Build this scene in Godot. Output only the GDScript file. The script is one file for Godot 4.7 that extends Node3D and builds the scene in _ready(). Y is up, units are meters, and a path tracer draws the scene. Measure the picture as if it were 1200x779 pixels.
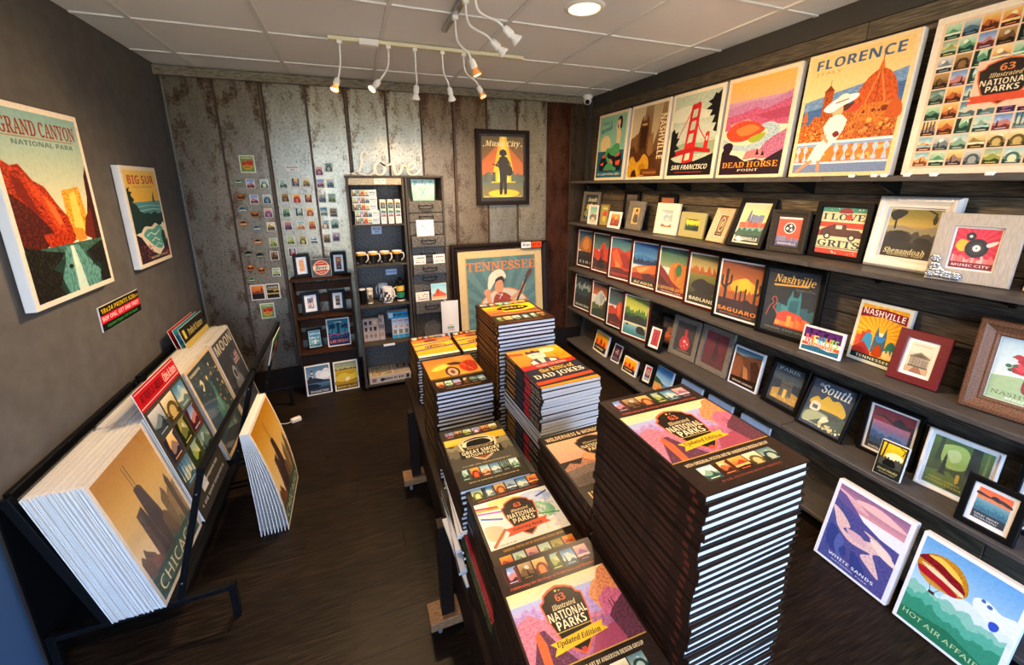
extends Node3D
# A small print-and-poster shop: left wall rack, metal back wall, slatted display wall, book cart.
# World: x 0 (left wall) .. 3.55 (right wall), y 0 floor .. 2.6 ceiling, z 0 (back wall) .. 5.4 (shop front).

const W := 3.55
const H := 2.6
const D := 5.4
var names := {}
var M := {}
var ART := {}
var pages: Array = []
var page_mats: Array = []
var pen := [0, 0, 0, 0]
var fonts := {}
var glyphs := {}
var cv: Image
var cw := 1.0
var ch := 1.0
var grain: Array = []
var ink_shade := 0.0  # print contrast, and shade painted into the darker sheets
var rng := RandomNumberGenerator.new()
var WARM := Color(1.0, 0.83, 0.62)

func _ready():
	rng.seed = 7
	var cam := Camera3D.new()
	cam.name = "camera"
	cam.position = Vector3(1.2133, 1.7672, 3.8717)
	cam.rotation = Vector3(-0.2397, -0.3651, -0.0069)
	cam.projection = Camera3D.PROJECTION_FRUSTUM
	cam.near = 0.05
	cam.far = 60.0
	cam.size = 0.05 * 779.0 / 482.79
	cam.frustum_offset = Vector2(-0.95, -56.2) * 0.05 / 482.79
	add_child(cam)
	cam.current = true
	var we := WorldEnvironment.new()
	we.name = "surroundings"
	var env := Environment.new()
	var sky := Sky.new()
	var sm := ProceduralSkyMaterial.new()
	sm.sky_top_color = Color(0.50, 0.66, 0.90)
	sm.sky_horizon_color = Color(0.74, 0.86, 1.0)
	sm.ground_horizon_color = Color(0.66, 0.65, 0.62)
	sm.ground_bottom_color = Color(0.66, 0.65, 0.62)
	sm.sky_energy_multiplier = 3.2
	sm.ground_energy_multiplier = 3.3
	sm.sun_angle_max = 0.0
	sky.sky_material = sm
	env.background_mode = Environment.BG_SKY
	env.sky = sky
	env.tonemap_mode = Environment.TONE_MAPPER_LINEAR
	env.tonemap_exposure = 1.05
	env.sdfgi_enabled = true
	env.ssao_enabled = true
	env.ssil_enabled = true
	we.environment = env
	add_child(we)
	materials()
	arts()
	shell()
	ceiling_lights()
	shelves()
	left_rack()
	cart()
	back_wall_furniture()
	wall_pictures()
	right_pictures()
	magnets()
	small_things()
	for i in pages.size():
		page_mats[i][0].albedo_texture = ImageTexture.create_from_image(pages[i])
		page_mats[i][1].albedo_texture = page_mats[i][0].albedo_texture

# ---------------------------------------------------------------- helpers
func numbered(n: String) -> String:
	if not names.has(n):
		names[n] = 0
		return n
	names[n] += 1
	return "%s_%03d" % [n, names[n]]

func tag(o, label, category, group = ""):
	o.set_meta("label", label)
	o.set_meta("category", category)
	if group: o.set_meta("group", group)
	return o

func thing(called, label, category, at = Vector3.ZERO, turn = Vector3.ZERO, group = ""):
	var o := Node3D.new()
	o.name = numbered(called)
	add_child(o)
	o.position = at
	o.rotation_degrees = turn
	return tag(o, label, category, group)

func struct(called, label = "") -> Node3D:
	var o := Node3D.new()
	o.name = called
	add_child(o)
	o.set_meta("kind", "structure")
	if label: o.set_meta("label", label)
	return o

func new_st() -> SurfaceTool:
	var s := SurfaceTool.new()
	s.begin(Mesh.PRIMITIVE_TRIANGLES)
	return s

func put(parent, called, s, mat, at = Vector3.ZERO, turn = Vector3.ZERO) -> MeshInstance3D:
	var o := MeshInstance3D.new()
	o.name = called
	o.mesh = s.commit() if s is SurfaceTool else s
	o.material_override = mat
	o.cast_shadow = GeometryInstance3D.SHADOW_CASTING_SETTING_ON
	parent.add_child(o, true)
	o.position = at
	o.rotation_degrees = turn
	return o

func quad(s: SurfaceTool, a: Vector3, b: Vector3, c: Vector3, d: Vector3, n: Vector3, uv: Array = []):
	var p := [a, b, c, d]
	var t := uv if uv.size() == 4 else [Vector2(0, 1), Vector2(1, 1), Vector2(1, 0), Vector2(0, 0)]
	var order := [0, 1, 2, 0, 2, 3]
	if (b - a).cross(c - a).dot(n) > 0.0: order = [0, 2, 1, 0, 3, 2]
	for i in order:
		s.set_normal(n)
		s.set_uv(t[i])
		s.add_vertex(p[i])

func tri(s: SurfaceTool, a: Vector3, b: Vector3, c: Vector3, n: Vector3):
	var p := [a, b, c]
	if (b - a).cross(c - a).dot(n) > 0.0: p = [a, c, b]
	for v in p:
		s.set_normal(n)
		s.set_uv(Vector2(v.x, v.y))
		s.add_vertex(v)

# a box with chamfered edges; uv of the +z face covers 0..1
func bx(s: SurfaceTool, lo: Vector3, hi: Vector3, c := 0.0015, xf := Transform3D.IDENTITY):
	var m := (lo + hi) * 0.5
	var h := (hi - lo) * 0.5
	c = min(c, min(h.x, min(h.y, h.z)) * 0.5)
	var ax := [Vector3(1, 0, 0), Vector3(0, 1, 0), Vector3(0, 0, 1)]
	for i in 3:
		var u: Vector3 = ax[(i + 1) % 3]
		var v: Vector3 = ax[(i + 2) % 3]
		var n0: Vector3 = ax[i]
		for sg in [-1.0, 1.0]:
			var n: Vector3 = n0 * sg
			var o: Vector3 = n * h[i]
			var uu: Vector3 = u * (h[(i + 1) % 3] - c)
			var vv: Vector3 = v * (h[(i + 2) % 3] - c)
			quad(s, xf * (m + o - uu - vv), xf * (m + o + uu - vv), xf * (m + o + uu + vv), xf * (m + o - uu + vv), xf.basis * n)
	if c <= 0.0: return
	for i in 3:
		var a0: Vector3 = ax[i]
		var u2: Vector3 = ax[(i + 1) % 3]
		var v2: Vector3 = ax[(i + 2) % 3]
		for su in [-1.0, 1.0]:
			for sv in [-1.0, 1.0]:
				var e1: Vector3 = u2 * su * h[(i + 1) % 3] + v2 * sv * (h[(i + 2) % 3] - c)
				var e2: Vector3 = u2 * su * (h[(i + 1) % 3] - c) + v2 * sv * h[(i + 2) % 3]
				var l: Vector3 = a0 * (h[i] - c)
				quad(s, xf * (m + e1 - l), xf * (m + e1 + l), xf * (m + e2 + l), xf * (m + e2 - l), xf.basis * (u2 * su + v2 * sv).normalized())
	for sx in [-1.0, 1.0]:
		for sy in [-1.0, 1.0]:
			for sz in [-1.0, 1.0]:
				var k := Vector3(sx, sy, sz)
				tri(s, xf * (m + k * Vector3(h.x, h.y - c, h.z - c)), xf * (m + k * Vector3(h.x - c, h.y, h.z - c)), xf * (m + k * Vector3(h.x - c, h.y - c, h.z)), xf.basis * k.normalized())

func box_mesh(lo: Vector3, hi: Vector3, c := 0.0015) -> ArrayMesh:
	var s := new_st()
	bx(s, lo, hi, c)
	return s.commit()

# a mitred picture frame in the x-y plane, bottom edge at y = 0; profile points are (inset, height)
func ring(s: SurfaceTool, w: float, h: float, prof: Array):
	for i in prof.size() - 1:
		var a: Vector2 = prof[i]
		var b: Vector2 = prof[i + 1]
		var nn := Vector2(-(b.y - a.y), b.x - a.x).normalized()
		var ca := [Vector3(-w / 2 + a.x, a.x, a.y), Vector3(w / 2 - a.x, a.x, a.y), Vector3(w / 2 - a.x, h - a.x, a.y), Vector3(-w / 2 + a.x, h - a.x, a.y)]
		var cb := [Vector3(-w / 2 + b.x, b.x, b.y), Vector3(w / 2 - b.x, b.x, b.y), Vector3(w / 2 - b.x, h - b.x, b.y), Vector3(-w / 2 + b.x, h - b.x, b.y)]
		var ins := [Vector3(0, 1, 0), Vector3(-1, 0, 0), Vector3(0, -1, 0), Vector3(1, 0, 0)]
		for k in 4:
			var n: Vector3 = ins[k] * nn.x + Vector3(0, 0, 1) * nn.y
			quad(s, ca[k], ca[(k + 1) % 4], cb[(k + 1) % 4], cb[k], n)

func card(s: SurfaceTool, w: float, h: float, z: float, uv: Array = [], y0 := 0.0):
	quad(s, Vector3(-w / 2, y0, z), Vector3(w / 2, y0, z), Vector3(w / 2, y0 + h, z), Vector3(-w / 2, y0 + h, z), Vector3(0, 0, 1), uv)

func tube(s: SurfaceTool, pts: Array, r, sides := 8):
	var rings := []
	var nrm := []
	var up := Vector3(0.13, 0.2, 0.97).normalized()
	for i in pts.size():
		var t: Vector3 = (pts[min(i + 1, pts.size() - 1)] - pts[max(i - 1, 0)]).normalized()
		if abs(t.dot(up)) > 0.95: up = Vector3(0.9, 0.1, 0.2).normalized()
		var u := t.cross(up).normalized()
		var v := u.cross(t).normalized()
		up = v
		var rr: float = r[i] if r is Array else r
		var rg := []
		var ng := []
		for k in sides:
			var a := TAU * k / sides
			var n := u * cos(a) + v * sin(a)
			rg.append(pts[i] + n * rr)
			ng.append(n)
		rings.append(rg)
		nrm.append(ng)
	for i in pts.size() - 1:
		for k in sides:
			var k2 := (k + 1) % sides
			smooth_quad(s, [rings[i][k], rings[i][k2], rings[i + 1][k2], rings[i + 1][k]], [nrm[i][k], nrm[i][k2], nrm[i + 1][k2], nrm[i + 1][k]])
	for e in [0, pts.size() - 1]:
		var n: Vector3 = (pts[0] - pts[1]).normalized() if e == 0 else (pts[e] - pts[e - 1]).normalized()
		for k in range(1, sides - 1):
			tri(s, rings[e][0], rings[e][k], rings[e][k + 1], n)

func smooth_quad(s: SurfaceTool, p: Array, n: Array, uv: Array = []):
	var order := [0, 1, 2, 0, 2, 3]
	var g: Vector3 = (p[1] - p[0]).cross(p[2] - p[0])
	if g.length() < 1e-12: g = (p[2] - p[0]).cross(p[3] - p[0])
	if g.dot(n[0] + n[2]) > 0.0: order = [0, 2, 1, 0, 3, 2]
	for i in order:
		s.set_normal(n[i])
		s.set_uv(uv[i] if uv.size() == 4 else Vector2(p[i].x + p[i].z, p[i].y))
		s.add_vertex(p[i])

# turned shape about local y; prof points are (radius, y)
func lathe(s: SurfaceTool, prof: Array, seg := 20, xf := Transform3D.IDENTITY, uvr: Array = []):
	for i in prof.size() - 1:
		var a: Vector2 = prof[i]
		var b: Vector2 = prof[i + 1]
		if a.distance_to(b) < 1e-6: continue
		var nn := Vector2(b.y - a.y, -(b.x - a.x)).normalized()
		for k in seg:
			var t0 := TAU * k / seg
			var t1 := TAU * (k + 1) / seg
			var d0 := Vector3(cos(t0), 0, sin(t0))
			var d1 := Vector3(cos(t1), 0, sin(t1))
			var n0 := xf.basis * (d0 * nn.x + Vector3(0, nn.y, 0))
			var n1 := xf.basis * (d1 * nn.x + Vector3(0, nn.y, 0))
			var uv := []
			if uvr.size():
				var f0 := 1.0 - float(k) / seg
				var f1 := 1.0 - float(k + 1) / seg
				var u0: Vector2 = uvr[3]
				var u1: Vector2 = uvr[1]
				var v0 := 1.0 - float(i) / (prof.size() - 1)
				var v1 := 1.0 - float(i + 1) / (prof.size() - 1)
				uv = [Vector2(lerp(u0.x, u1.x, f0), lerp(u0.y, u1.y, v0)), Vector2(lerp(u0.x, u1.x, f1), lerp(u0.y, u1.y, v0)), Vector2(lerp(u0.x, u1.x, f1), lerp(u0.y, u1.y, v1)), Vector2(lerp(u0.x, u1.x, f0), lerp(u0.y, u1.y, v1))]
			smooth_quad(s, [xf * (d0 * a.x + Vector3(0, a.y, 0)), xf * (d1 * a.x + Vector3(0, a.y, 0)), xf * (d1 * b.x + Vector3(0, b.y, 0)), xf * (d0 * b.x + Vector3(0, b.y, 0))], [n0, n1, n1, n0], uv)

# an outline extruded along local z from z0 to z1; the front face carries uv over its bounding box
func prism(s: SurfaceTool, poly: PackedVector2Array, z0: float, z1: float, xf := Transform3D.IDENTITY, uv: Array = []):
	var lo := poly[0]
	var hi := poly[0]
	for p in poly:
		lo = lo.min(p)
		hi = hi.max(p)
	var idx := Geometry2D.triangulate_polygon(poly)
	for f in [[z0, -1.0], [z1, 1.0]]:
		for i in range(0, idx.size(), 3):
			var v := []
			for k in 3: v.append(poly[idx[i + k]])
			var q := [0, 1, 2]
			var cr: float = (v[1] - v[0]).cross(v[2] - v[0])
			if cr * f[1] > 0.0: q = [0, 2, 1]
			for k in q:
				var t: Vector2 = (v[k] - lo) / (hi - lo)
				s.set_normal(xf.basis * Vector3(0, 0, f[1]))
				s.set_uv(Vector2(lerp(uv[3].x, uv[1].x, t.x), lerp(uv[1].y, uv[3].y, t.y)) if uv.size() == 4 else t)
				s.add_vertex(xf * Vector3(v[k].x, v[k].y, f[0]))
	var ccw := not Geometry2D.is_polygon_clockwise(poly)
	for i in poly.size():
		var a := poly[i]
		var b := poly[(i + 1) % poly.size()]
		var e := (b - a).normalized()
		var n := Vector2(e.y, -e.x) if ccw else Vector2(-e.y, e.x)
		quad(s, xf * Vector3(a.x, a.y, z0), xf * Vector3(b.x, b.y, z0), xf * Vector3(b.x, b.y, z1), xf * Vector3(a.x, a.y, z1), xf.basis * Vector3(n.x, n.y, 0))

func aimed(at: Vector3, dir: Vector3) -> Transform3D:
	var y := dir.normalized()
	var x := y.cross(Vector3(0.31, 0.2, 0.93)).normalized()
	return Transform3D(Basis(x, y, x.cross(y)), at)

func curve(pts: Array, n := 6) -> Array:
	var out := []
	for i in pts.size() - 1:
		var p0 = pts[max(i - 1, 0)]
		var p3 = pts[min(i + 2, pts.size() - 1)]
		for k in n: out.append(pts[i].cubic_interpolate(pts[i + 1], p0, p3, float(k) / n))
	out.append(pts[-1])
	return out

# ---------------------------------------------------------------- materials
func flat(c: String, rough := 0.6, metal := 0.0) -> StandardMaterial3D:
	var m := StandardMaterial3D.new()
	m.albedo_color = Color(c)
	m.roughness = rough
	m.metallic = metal
	return m

func noisy(cols: Array, freq: float, scale: Vector3, rough := 0.6, metal := 0.0, seed_ := 1, octaves := 4, bump := 0.0) -> StandardMaterial3D:
	var n := FastNoiseLite.new()
	n.noise_type = FastNoiseLite.TYPE_SIMPLEX_SMOOTH
	n.frequency = freq
	n.fractal_octaves = octaves
	n.seed = seed_
	var t := NoiseTexture2D.new()
	t.width = 512
	t.height = 512
	t.seamless = true
	t.noise = n
	var g := Gradient.new()
	var off := PackedFloat32Array()
	var cs := PackedColorArray()
	for i in cols.size():
		off.append(0.12 + 0.76 * i / (cols.size() - 1))
		cs.append(Color(cols[i]))
	g.offsets = off
	g.colors = cs
	t.color_ramp = g
	var m := StandardMaterial3D.new()
	m.albedo_texture = t
	m.roughness = rough
	m.metallic = metal
	m.uv1_triplanar = true
	m.uv1_scale = scale
	if bump > 0.0:
		var t2 := NoiseTexture2D.new()
		t2.width = 512
		t2.height = 512
		t2.seamless = true
		t2.noise = n
		t2.as_normal_map = true
		t2.bump_strength = 4.0
		m.normal_enabled = true
		m.normal_texture = t2
		m.normal_scale = bump
	return m

# weathered galvanised sheet: mottled zinc, dark specks and rust creeping in from seams
func tin_texture(seed_: int, rust: float, zinc: Color, rustc: Color) -> ImageTexture:
	var w := 128
	var h := 1024
	var im := Image.create(w, h, false, Image.FORMAT_RGB8)
	var a := FastNoiseLite.new()
	a.seed = seed_
	a.frequency = 0.02
	a.fractal_octaves = 4
	var b := FastNoiseLite.new()
	b.seed = seed_ + 9
	b.frequency = 0.09
	b.fractal_octaves = 3
	var r := RandomNumberGenerator.new()
	r.seed = seed_
	for y in h:
		for x in w:
			var n := a.get_noise_2d(x * 1.0, y * 0.5)
			var f := b.get_noise_2d(x, y)
			var edge: float = 1.0 - min(x, w - 1 - x) / (w * 0.5)
			var top: float = max(0.0, 1.0 - y / 170.0)
			var k: float = clamp((edge * 0.7 + top * 0.45 + n * 0.9 + f * 0.22 - 0.9 + rust) * 1.4, 0.0, 1.0)
			var c := zinc.lerp(Color(zinc.r * 0.84, zinc.g * 0.85, zinc.b * 0.84), clamp(0.5 + f * 0.9 + n * 0.6, 0.0, 1.0))
			c = c.lerp(rustc.lerp(Color(rustc.r * 0.6, rustc.g * 0.55, rustc.b * 0.5), clamp(0.5 + f, 0.0, 1.0)), k * 0.92)
			im.set_pixel(x, y, c)
	for i in 420:
		var px := r.randi_range(2, w - 5)
		var py := r.randi_range(2, h - 8)
		im.fill_rect(Rect2i(px, py, r.randi_range(1, 2), r.randi_range(1, 6)), Color(0.14, 0.13, 0.12).lerp(zinc, r.randf() * 0.5))
	return ImageTexture.create_from_image(im)

func materials():
	M.wall = noisy(["5c5955", "615e5a", "66635f"], 0.02, Vector3.ONE * 0.8, 0.75, 0.0, 3)
	M.wall_dark = flat("35332f", 0.8)
	M.tile = noisy(["dad9d5", "e4e3df", "eae9e5"], 0.16, Vector3.ONE * 3.0, 0.95, 0.0, 5, 5, 0.35)
	M.tbar = flat("d8d7d3", 0.5)
	M.white = flat("e8e6e0", 0.5)
	M.cream = flat("e9e0c8", 0.55)
	M.black = flat("0b0b0b", 0.5)
	M.blackmetal = flat("0d0e10", 0.42)
	M.shelf = noisy(["454241", "4c4947", "524f4d"], 0.05, Vector3(2, 2, 0.5), 0.42, 0.0, 8)
	M.beam = noisy(["4a3f30", "6b6250", "857f70", "5c5240"], 0.03, Vector3(0.7, 6, 6), 0.9, 0.0, 11, 5, 0.6)
	M.baseboard = flat("1a1512", 0.5)
	for i in 5:
		var c: Array = [["0f0b08", "1f1711", "33281e"], ["0e0a07", "1c150f", "2f241b"], ["100b08", "211912", "362a1f"], ["0d0907", "1a130e", "2c2219"], ["0f0a07", "1e1610", "31261c"]][i]
		var fm := noisy(c, 0.03, Vector3(0.35, 7, 7), 0.42, 0.0, 20 + i, 5, 0.15)
		fm.uv1_offset = Vector3(i * 0.37, i * 0.21, i * 0.13)
		M["floor%d" % i] = fm
	for i in 4:
		var c2: Array = [["2a241d", "4b4234", "6d6350"], ["332b21", "564a38", "7a6c52"], ["231f1a", "40382e", "5e5648"], ["2d2820", "4a4336", "736a58"]][i]
		var pm := noisy(c2, 0.016, Vector3(14, 14, 0.9), 0.55, 0.0, 30 + i, 5, 0.25)
		pm.uv1_offset = Vector3(i * 0.31, i * 0.47, i * 0.19)
		M["plank%d" % i] = pm
	for i in 6:
		var z: Color = [Color(0.52, 0.48, 0.42), Color(0.59, 0.57, 0.51), Color(0.66, 0.63, 0.55), Color(0.50, 0.42, 0.32), Color(0.38, 0.23, 0.16), Color(0.37, 0.31, 0.25)][i]
		var ru: float = [0.36, 0.18, 0.22, 0.42, 0.62, 0.34][i]
		var rc: Color = [Color(0.33, 0.21, 0.13), Color(0.34, 0.22, 0.13), Color(0.38, 0.23, 0.12), Color(0.38, 0.26, 0.16), Color(0.32, 0.16, 0.10), Color(0.28, 0.21, 0.16)][i]
		var tm := StandardMaterial3D.new()
		tm.albedo_texture = tin_texture(50 + i * 7, ru, z, rc)
		tm.metallic = 0.6
		tm.roughness = 0.3
		M["tin%d" % i] = tm
	M.tinseam = noisy(["2a211a", "4c3a2a", "5a4a3a"], 0.05, Vector3(4, 1, 4), 0.5, 0.3, 60)
	M.brightseam = noisy(["6c6a64", "8b8a84", "5a5044"], 0.05, Vector3(4, 1, 4), 0.4, 0.5, 61)
	M.greywood = noisy(["5a544b", "6f685d", "80786c"], 0.02, Vector3(14, 2, 5), 0.75, 0.0, 40, 5, 0.4)
	M.palewood = noisy(["a19a8e", "aca498", "b6aea3"], 0.02, Vector3(14, 2, 5), 0.7, 0.0, 41, 5, 0.3)
	M.tanwood = noisy(["b99468", "d1b08a", "e2c7a4"], 0.03, Vector3(5, 5, 5), 0.6, 0.0, 42, 5, 0.2)
	M.pine = noisy(["67462a", "83603b", "97754e"], 0.03, Vector3(2, 9, 9), 0.65, 0.0, 43, 5, 0.2)
	M.darkwood = noisy(["120c09", "1f1510", "2b1f18"], 0.03, Vector3(3, 9, 9), 0.5, 0.0, 44, 4)
	M.cratewood = noisy(["24150d", "3d2415", "55341f"], 0.03, Vector3(2, 9, 9), 0.7, 0.0, 45, 5, 0.3)
	M.mahogany = noisy(["2e0f0b", "451812", "54211a"], 0.03, Vector3(5, 5, 5), 0.35, 0.0, 46, 4)
	M.brownframe = noisy(["3d271b", "6a4833", "86614a"], 0.05, Vector3(6, 6, 6), 0.45, 0.1, 47, 4, 0.2)
	M.charcoalframe = noisy(["1c1a18", "35312c", "4c463e"], 0.04, Vector3(6, 6, 6), 0.6, 0.0, 48, 4, 0.3)
	M.redframe = noisy(["4e1016", "6a1a20", "772830"], 0.05, Vector3(5, 5, 5), 0.4, 0.0, 49, 4)
	M.oliveframe = flat("a9a36c", 0.5)
	M.goldframe = noisy(["6d5226", "8d7038", "a88b50"], 0.05, Vector3(6, 6, 6), 0.4, 0.3, 62, 4)
	M.locker = noisy(["24211d", "3e3a35", "4e4a45", "2c2823"], 0.03, Vector3(3, 3, 3), 0.55, 0.1, 63, 5, 0.3)
	M.lockerface = noisy(["47443f", "5c5954", "6d6a66"], 0.03, Vector3(3, 3, 3), 0.5, 0.15, 64, 5, 0.3)
	M.lockerplate = noisy(["6a5f4a", "9a8d70", "b3a88c"], 0.04, Vector3(4, 4, 4), 0.45, 0.4, 65, 4, 0.2)
	M.iron = flat("1d1c1b", 0.45, 0.6)
	M.chrome = flat("b5b8bc", 0.22, 0.9)
	M.paper = noisy(["a9acae", "c0c3c4", "cfd1d2"], 0.03, Vector3(0.4, 260, 0.4), 0.85, 0.0, 70, 3)
	M.board = flat("e4e2dc", 0.8)
	M.kraft = flat("c9b79a", 0.85)
	M.cover = flat("201813", 0.32)
	M.coverred = flat("8e1822", 0.35)
	M.covergreen = flat("1c3a22", 0.35)
	M.covernavy = flat("23242e", 0.35)
	M.lovemetal = noisy(["b8ac90", "d2c8b0", "e4dccb"], 0.04, Vector3(5, 5, 5), 0.42, 0.25, 66, 4)
	M.porcelain = flat("ece8e0", 0.2)
	M.cord = flat("e6e4de", 0.4)
	M.trackcream = flat("d9d2ae", 0.5)
	M.rubber = flat("6a6c6e", 0.6)
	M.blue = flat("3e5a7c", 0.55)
	M.towel = noisy(["d8d8d6", "e8e8e6", "f2f2f0"], 0.2, Vector3(8, 8, 8), 0.95, 0.0, 67, 3, 0.4)
	M.silver = flat("c0c4c8", 0.25, 0.85)
	M.mat = flat("efece4", 0.8)
	M.tagwhite = flat("e8e8ea", 0.7)
	M.asphalt = noisy(["5a5a58", "686866", "747472"], 0.1, Vector3.ONE, 0.9, 0.0, 68)
	var gl := StandardMaterial3D.new()
	gl.albedo_color = Color(0.9, 0.95, 1.0, 0.05)
	gl.transparency = BaseMaterial3D.TRANSPARENCY_ALPHA
	gl.roughness = 0.06
	gl.metallic_specular = 0.22
	M.glass = gl
	var pl := StandardMaterial3D.new()
	pl.albedo_color = Color(0.92, 0.94, 0.96, 0.05)
	pl.transparency = BaseMaterial3D.TRANSPARENCY_ALPHA
	pl.roughness = 0.08
	M.plastic = pl
	var lamp := StandardMaterial3D.new()
	lamp.albedo_color = Color(1, 0.95, 0.85)
	lamp.emission_enabled = true
	lamp.emission = Color(1.0, 0.86, 0.62)
	lamp.emission_energy_multiplier = 4.0
	M.lamp = lamp
	for k in ["black", "blackmetal", "locker", "lockerface", "darkwood", "mahogany", "charcoalframe", "cover", "covernavy", "iron", "shelf", "cratewood", "wall", "baseboard", "floor0", "floor1", "floor2", "floor3", "floor4"]: M[k].metallic_specular = 0.28
	var ambre := StandardMaterial3D.new()
	ambre.albedo_color = Color(0.85, 0.6, 0.3, 0.6)
	ambre.transparency = BaseMaterial3D.TRANSPARENCY_ALPHA
	ambre.roughness = 0.1
	M.amber = ambre

# ---------------------------------------------------------------- print shop: flat artwork drawn into shared sheets
func fill(pts: PackedVector2Array, c: Color):
	var y0 := 1e9
	var y1 := -1e9
	for p in pts:
		y0 = min(y0, p.y)
		y1 = max(y1, p.y)
	var a: int = max(0, int(ceil(y0 - 0.5)))
	var b: int = min(int(ch) - 1, int(floor(y1 - 0.5)))
	if b < a: return
	var rows := []
	rows.resize(b - a + 1)
	for i in rows.size(): rows[i] = []
	var n := pts.size()
	for i in n:
		var p := pts[i]
		var q := pts[(i + 1) % n]
		if p.y > q.y:
			var t := p
			p = q
			q = t
		var r0: int = max(a, int(ceil(p.y - 0.5)))
		var r1: int = min(b, int(ceil(q.y - 0.5)) - 1)
		if r1 < r0: continue
		var k := (q.x - p.x) / (q.y - p.y)
		for r in range(r0, r1 + 1): rows[r - a].append(p.x + (r + 0.5 - p.y) * k)
	for r in rows.size():
		var xs: Array = rows[r]
		if xs.size() < 2: continue
		xs.sort()
		for i in range(0, xs.size() - 1, 2):
			var xa: int = max(0, int(ceil(xs[i] - 0.5)))
			var xb: int = min(int(cw), int(ceil(xs[i + 1] - 0.5)))
			if xb > xa: cv.fill_rect(Rect2i(xa, r + a, xb - xa, 1), c)

func pc(x, y) -> Vector2:
	return Vector2(float(x) * cw / 100.0, float(y) * ch / 100.0)

func oval(cx: float, cy: float, rx: float, ry: float, c: Color, n := 28):
	var p := PackedVector2Array()
	for i in n: p.append(Vector2(cx + cos(TAU * i / n) * rx, cy + sin(TAU * i / n) * ry))
	fill(p, c)

func stroke(p: PackedVector2Array, w: float, c: Color):
	for i in p.size() - 1:
		var d := (p[i + 1] - p[i])
		if d.length() < 0.01: continue
		var n := Vector2(-d.y, d.x).normalized() * w * 0.5
		fill(PackedVector2Array([p[i] + n, p[i + 1] + n, p[i + 1] - n, p[i] - n]), c)
		if w > 3.0: oval(p[i + 1].x, p[i + 1].y, w * 0.5, w * 0.5, c, 10)

func glyph_tris(txt: String, face: String) -> Array:
	var key := face + txt
	if glyphs.has(key): return glyphs[key]
	var f: SystemFont = fonts.get(face)
	if f == null:
		f = SystemFont.new()
		var serif := face in ["F", "f", "I", "i"]
		f.font_names = PackedStringArray(["Droid Serif" if serif else "Droid Sans"])
		f.font_weight = 700 if face in ["S", "F", "I", "J"] else 400
		fonts[face] = f
	var t := TextMesh.new()
	t.font = f
	t.text = txt
	t.font_size = 48
	t.depth = 0.0
	t.pixel_size = 0.01
	t.curve_step = 4.0
	var arr: Array = t.get_mesh_arrays()
	var v: PackedVector3Array = arr[Mesh.ARRAY_VERTEX]
	var ix: PackedInt32Array = arr[Mesh.ARRAY_INDEX]
	var out := PackedVector2Array()
	var sh := 0.28 if face in ["I", "i", "J"] else 0.0
	for i in ix: out.append(Vector2(v[i].x + v[i].y * sh, -v[i].y))
	var lo := Vector2(1e9, 1e9)
	var hi := -lo
	for p in out:
		lo = lo.min(p)
		hi = hi.max(p)
	glyphs[key] = [out, lo, hi]
	return glyphs[key]

# text stretched into a box of w x h pixels about its middle
func lettering(txt: String, face: String, mid: Vector2, w: float, h: float, c: Color, rot := 0.0):
	var g := glyph_tris(txt.replace("_", " "), face)
	var v: PackedVector2Array = g[0]
	var lo: Vector2 = g[1]
	var hi: Vector2 = g[2]
	var m := (lo + hi) * 0.5
	var sc := Vector2(w / (hi.x - lo.x), h / (hi.y - lo.y))
	var cs := cos(rot)
	var sn := sin(rot)
	for i in range(0, v.size(), 3):
		var p := PackedVector2Array()
		for k in 3:
			var q := (v[i + k] - m) * sc
			p.append(mid + Vector2(q.x * cs - q.y * sn, q.x * sn + q.y * cs))
		fill(p, c)

func ridge(c: Color, y: float, amp: float, rough: float, sd: int, y2: float, x0 := 0.0, x1 := 100.0):
	var n := FastNoiseLite.new()
	n.seed = sd
	n.frequency = 0.01 * rough
	n.fractal_octaves = 3
	var p := PackedVector2Array()
	var x := x0
	while x <= x1:
		p.append(pc(x, y - amp * n.get_noise_1d(x * 3.0) * 1.6))
		x += 1.6
	p.append(pc(x1, y2))
	p.append(pc(x0, y2))
	fill(p, c)

func pine(c: Color, x: float, y: float, w: float, h: float):
	for i in 5:
		var f := i / 5.0
		var ww := w * (0.35 + 0.65 * f)
		fill(PackedVector2Array([pc(x, y - h + h * f * 0.9), pc(x + ww / 2, y - h + h * (f * 0.9 + 0.3)), pc(x - ww / 2, y - h + h * (f * 0.9 + 0.3))]), c)

const PAL := [["e9c77a", "d98a4a", "9a4a2c", "3a1f18"], ["a9cdd0", "dfe3c4", "5d8a7a", "213a34"], ["f1dca0", "e8a860", "6d6a7c", "2a2838"], ["7fb6c4", "e4e7d0", "d98a48", "6a2f20"], ["cfe0c0", "8fc0a0", "3f7a5c", "16302a"], ["e8b8a0", "b87a90", "6a4a78", "2a2038"], ["efe6c0", "c8b070", "7d6a3c", "2f2818"], ["4a7a9a", "a8c8d0", "e0d8b0", "2a4a5a"], ["f0b050", "e06030", "8a2a1c", "2a1410"], ["d8d8d0", "a0a8a8", "607078", "252c30"], ["90b0a0", "e8d890", "708a40", "2c3c1c"], ["7090c0", "c0c8e0", "c06050", "401c20"], ["8a8a50", "c8b868", "4a5a30", "1c2414"], ["5a7a78", "a8b8a0", "36504c", "14201e"], ["b89868", "8a6a44", "5a4028", "20160e"], ["c8d4d0", "7a98a0", "3c5a70", "16242e"]]

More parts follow.
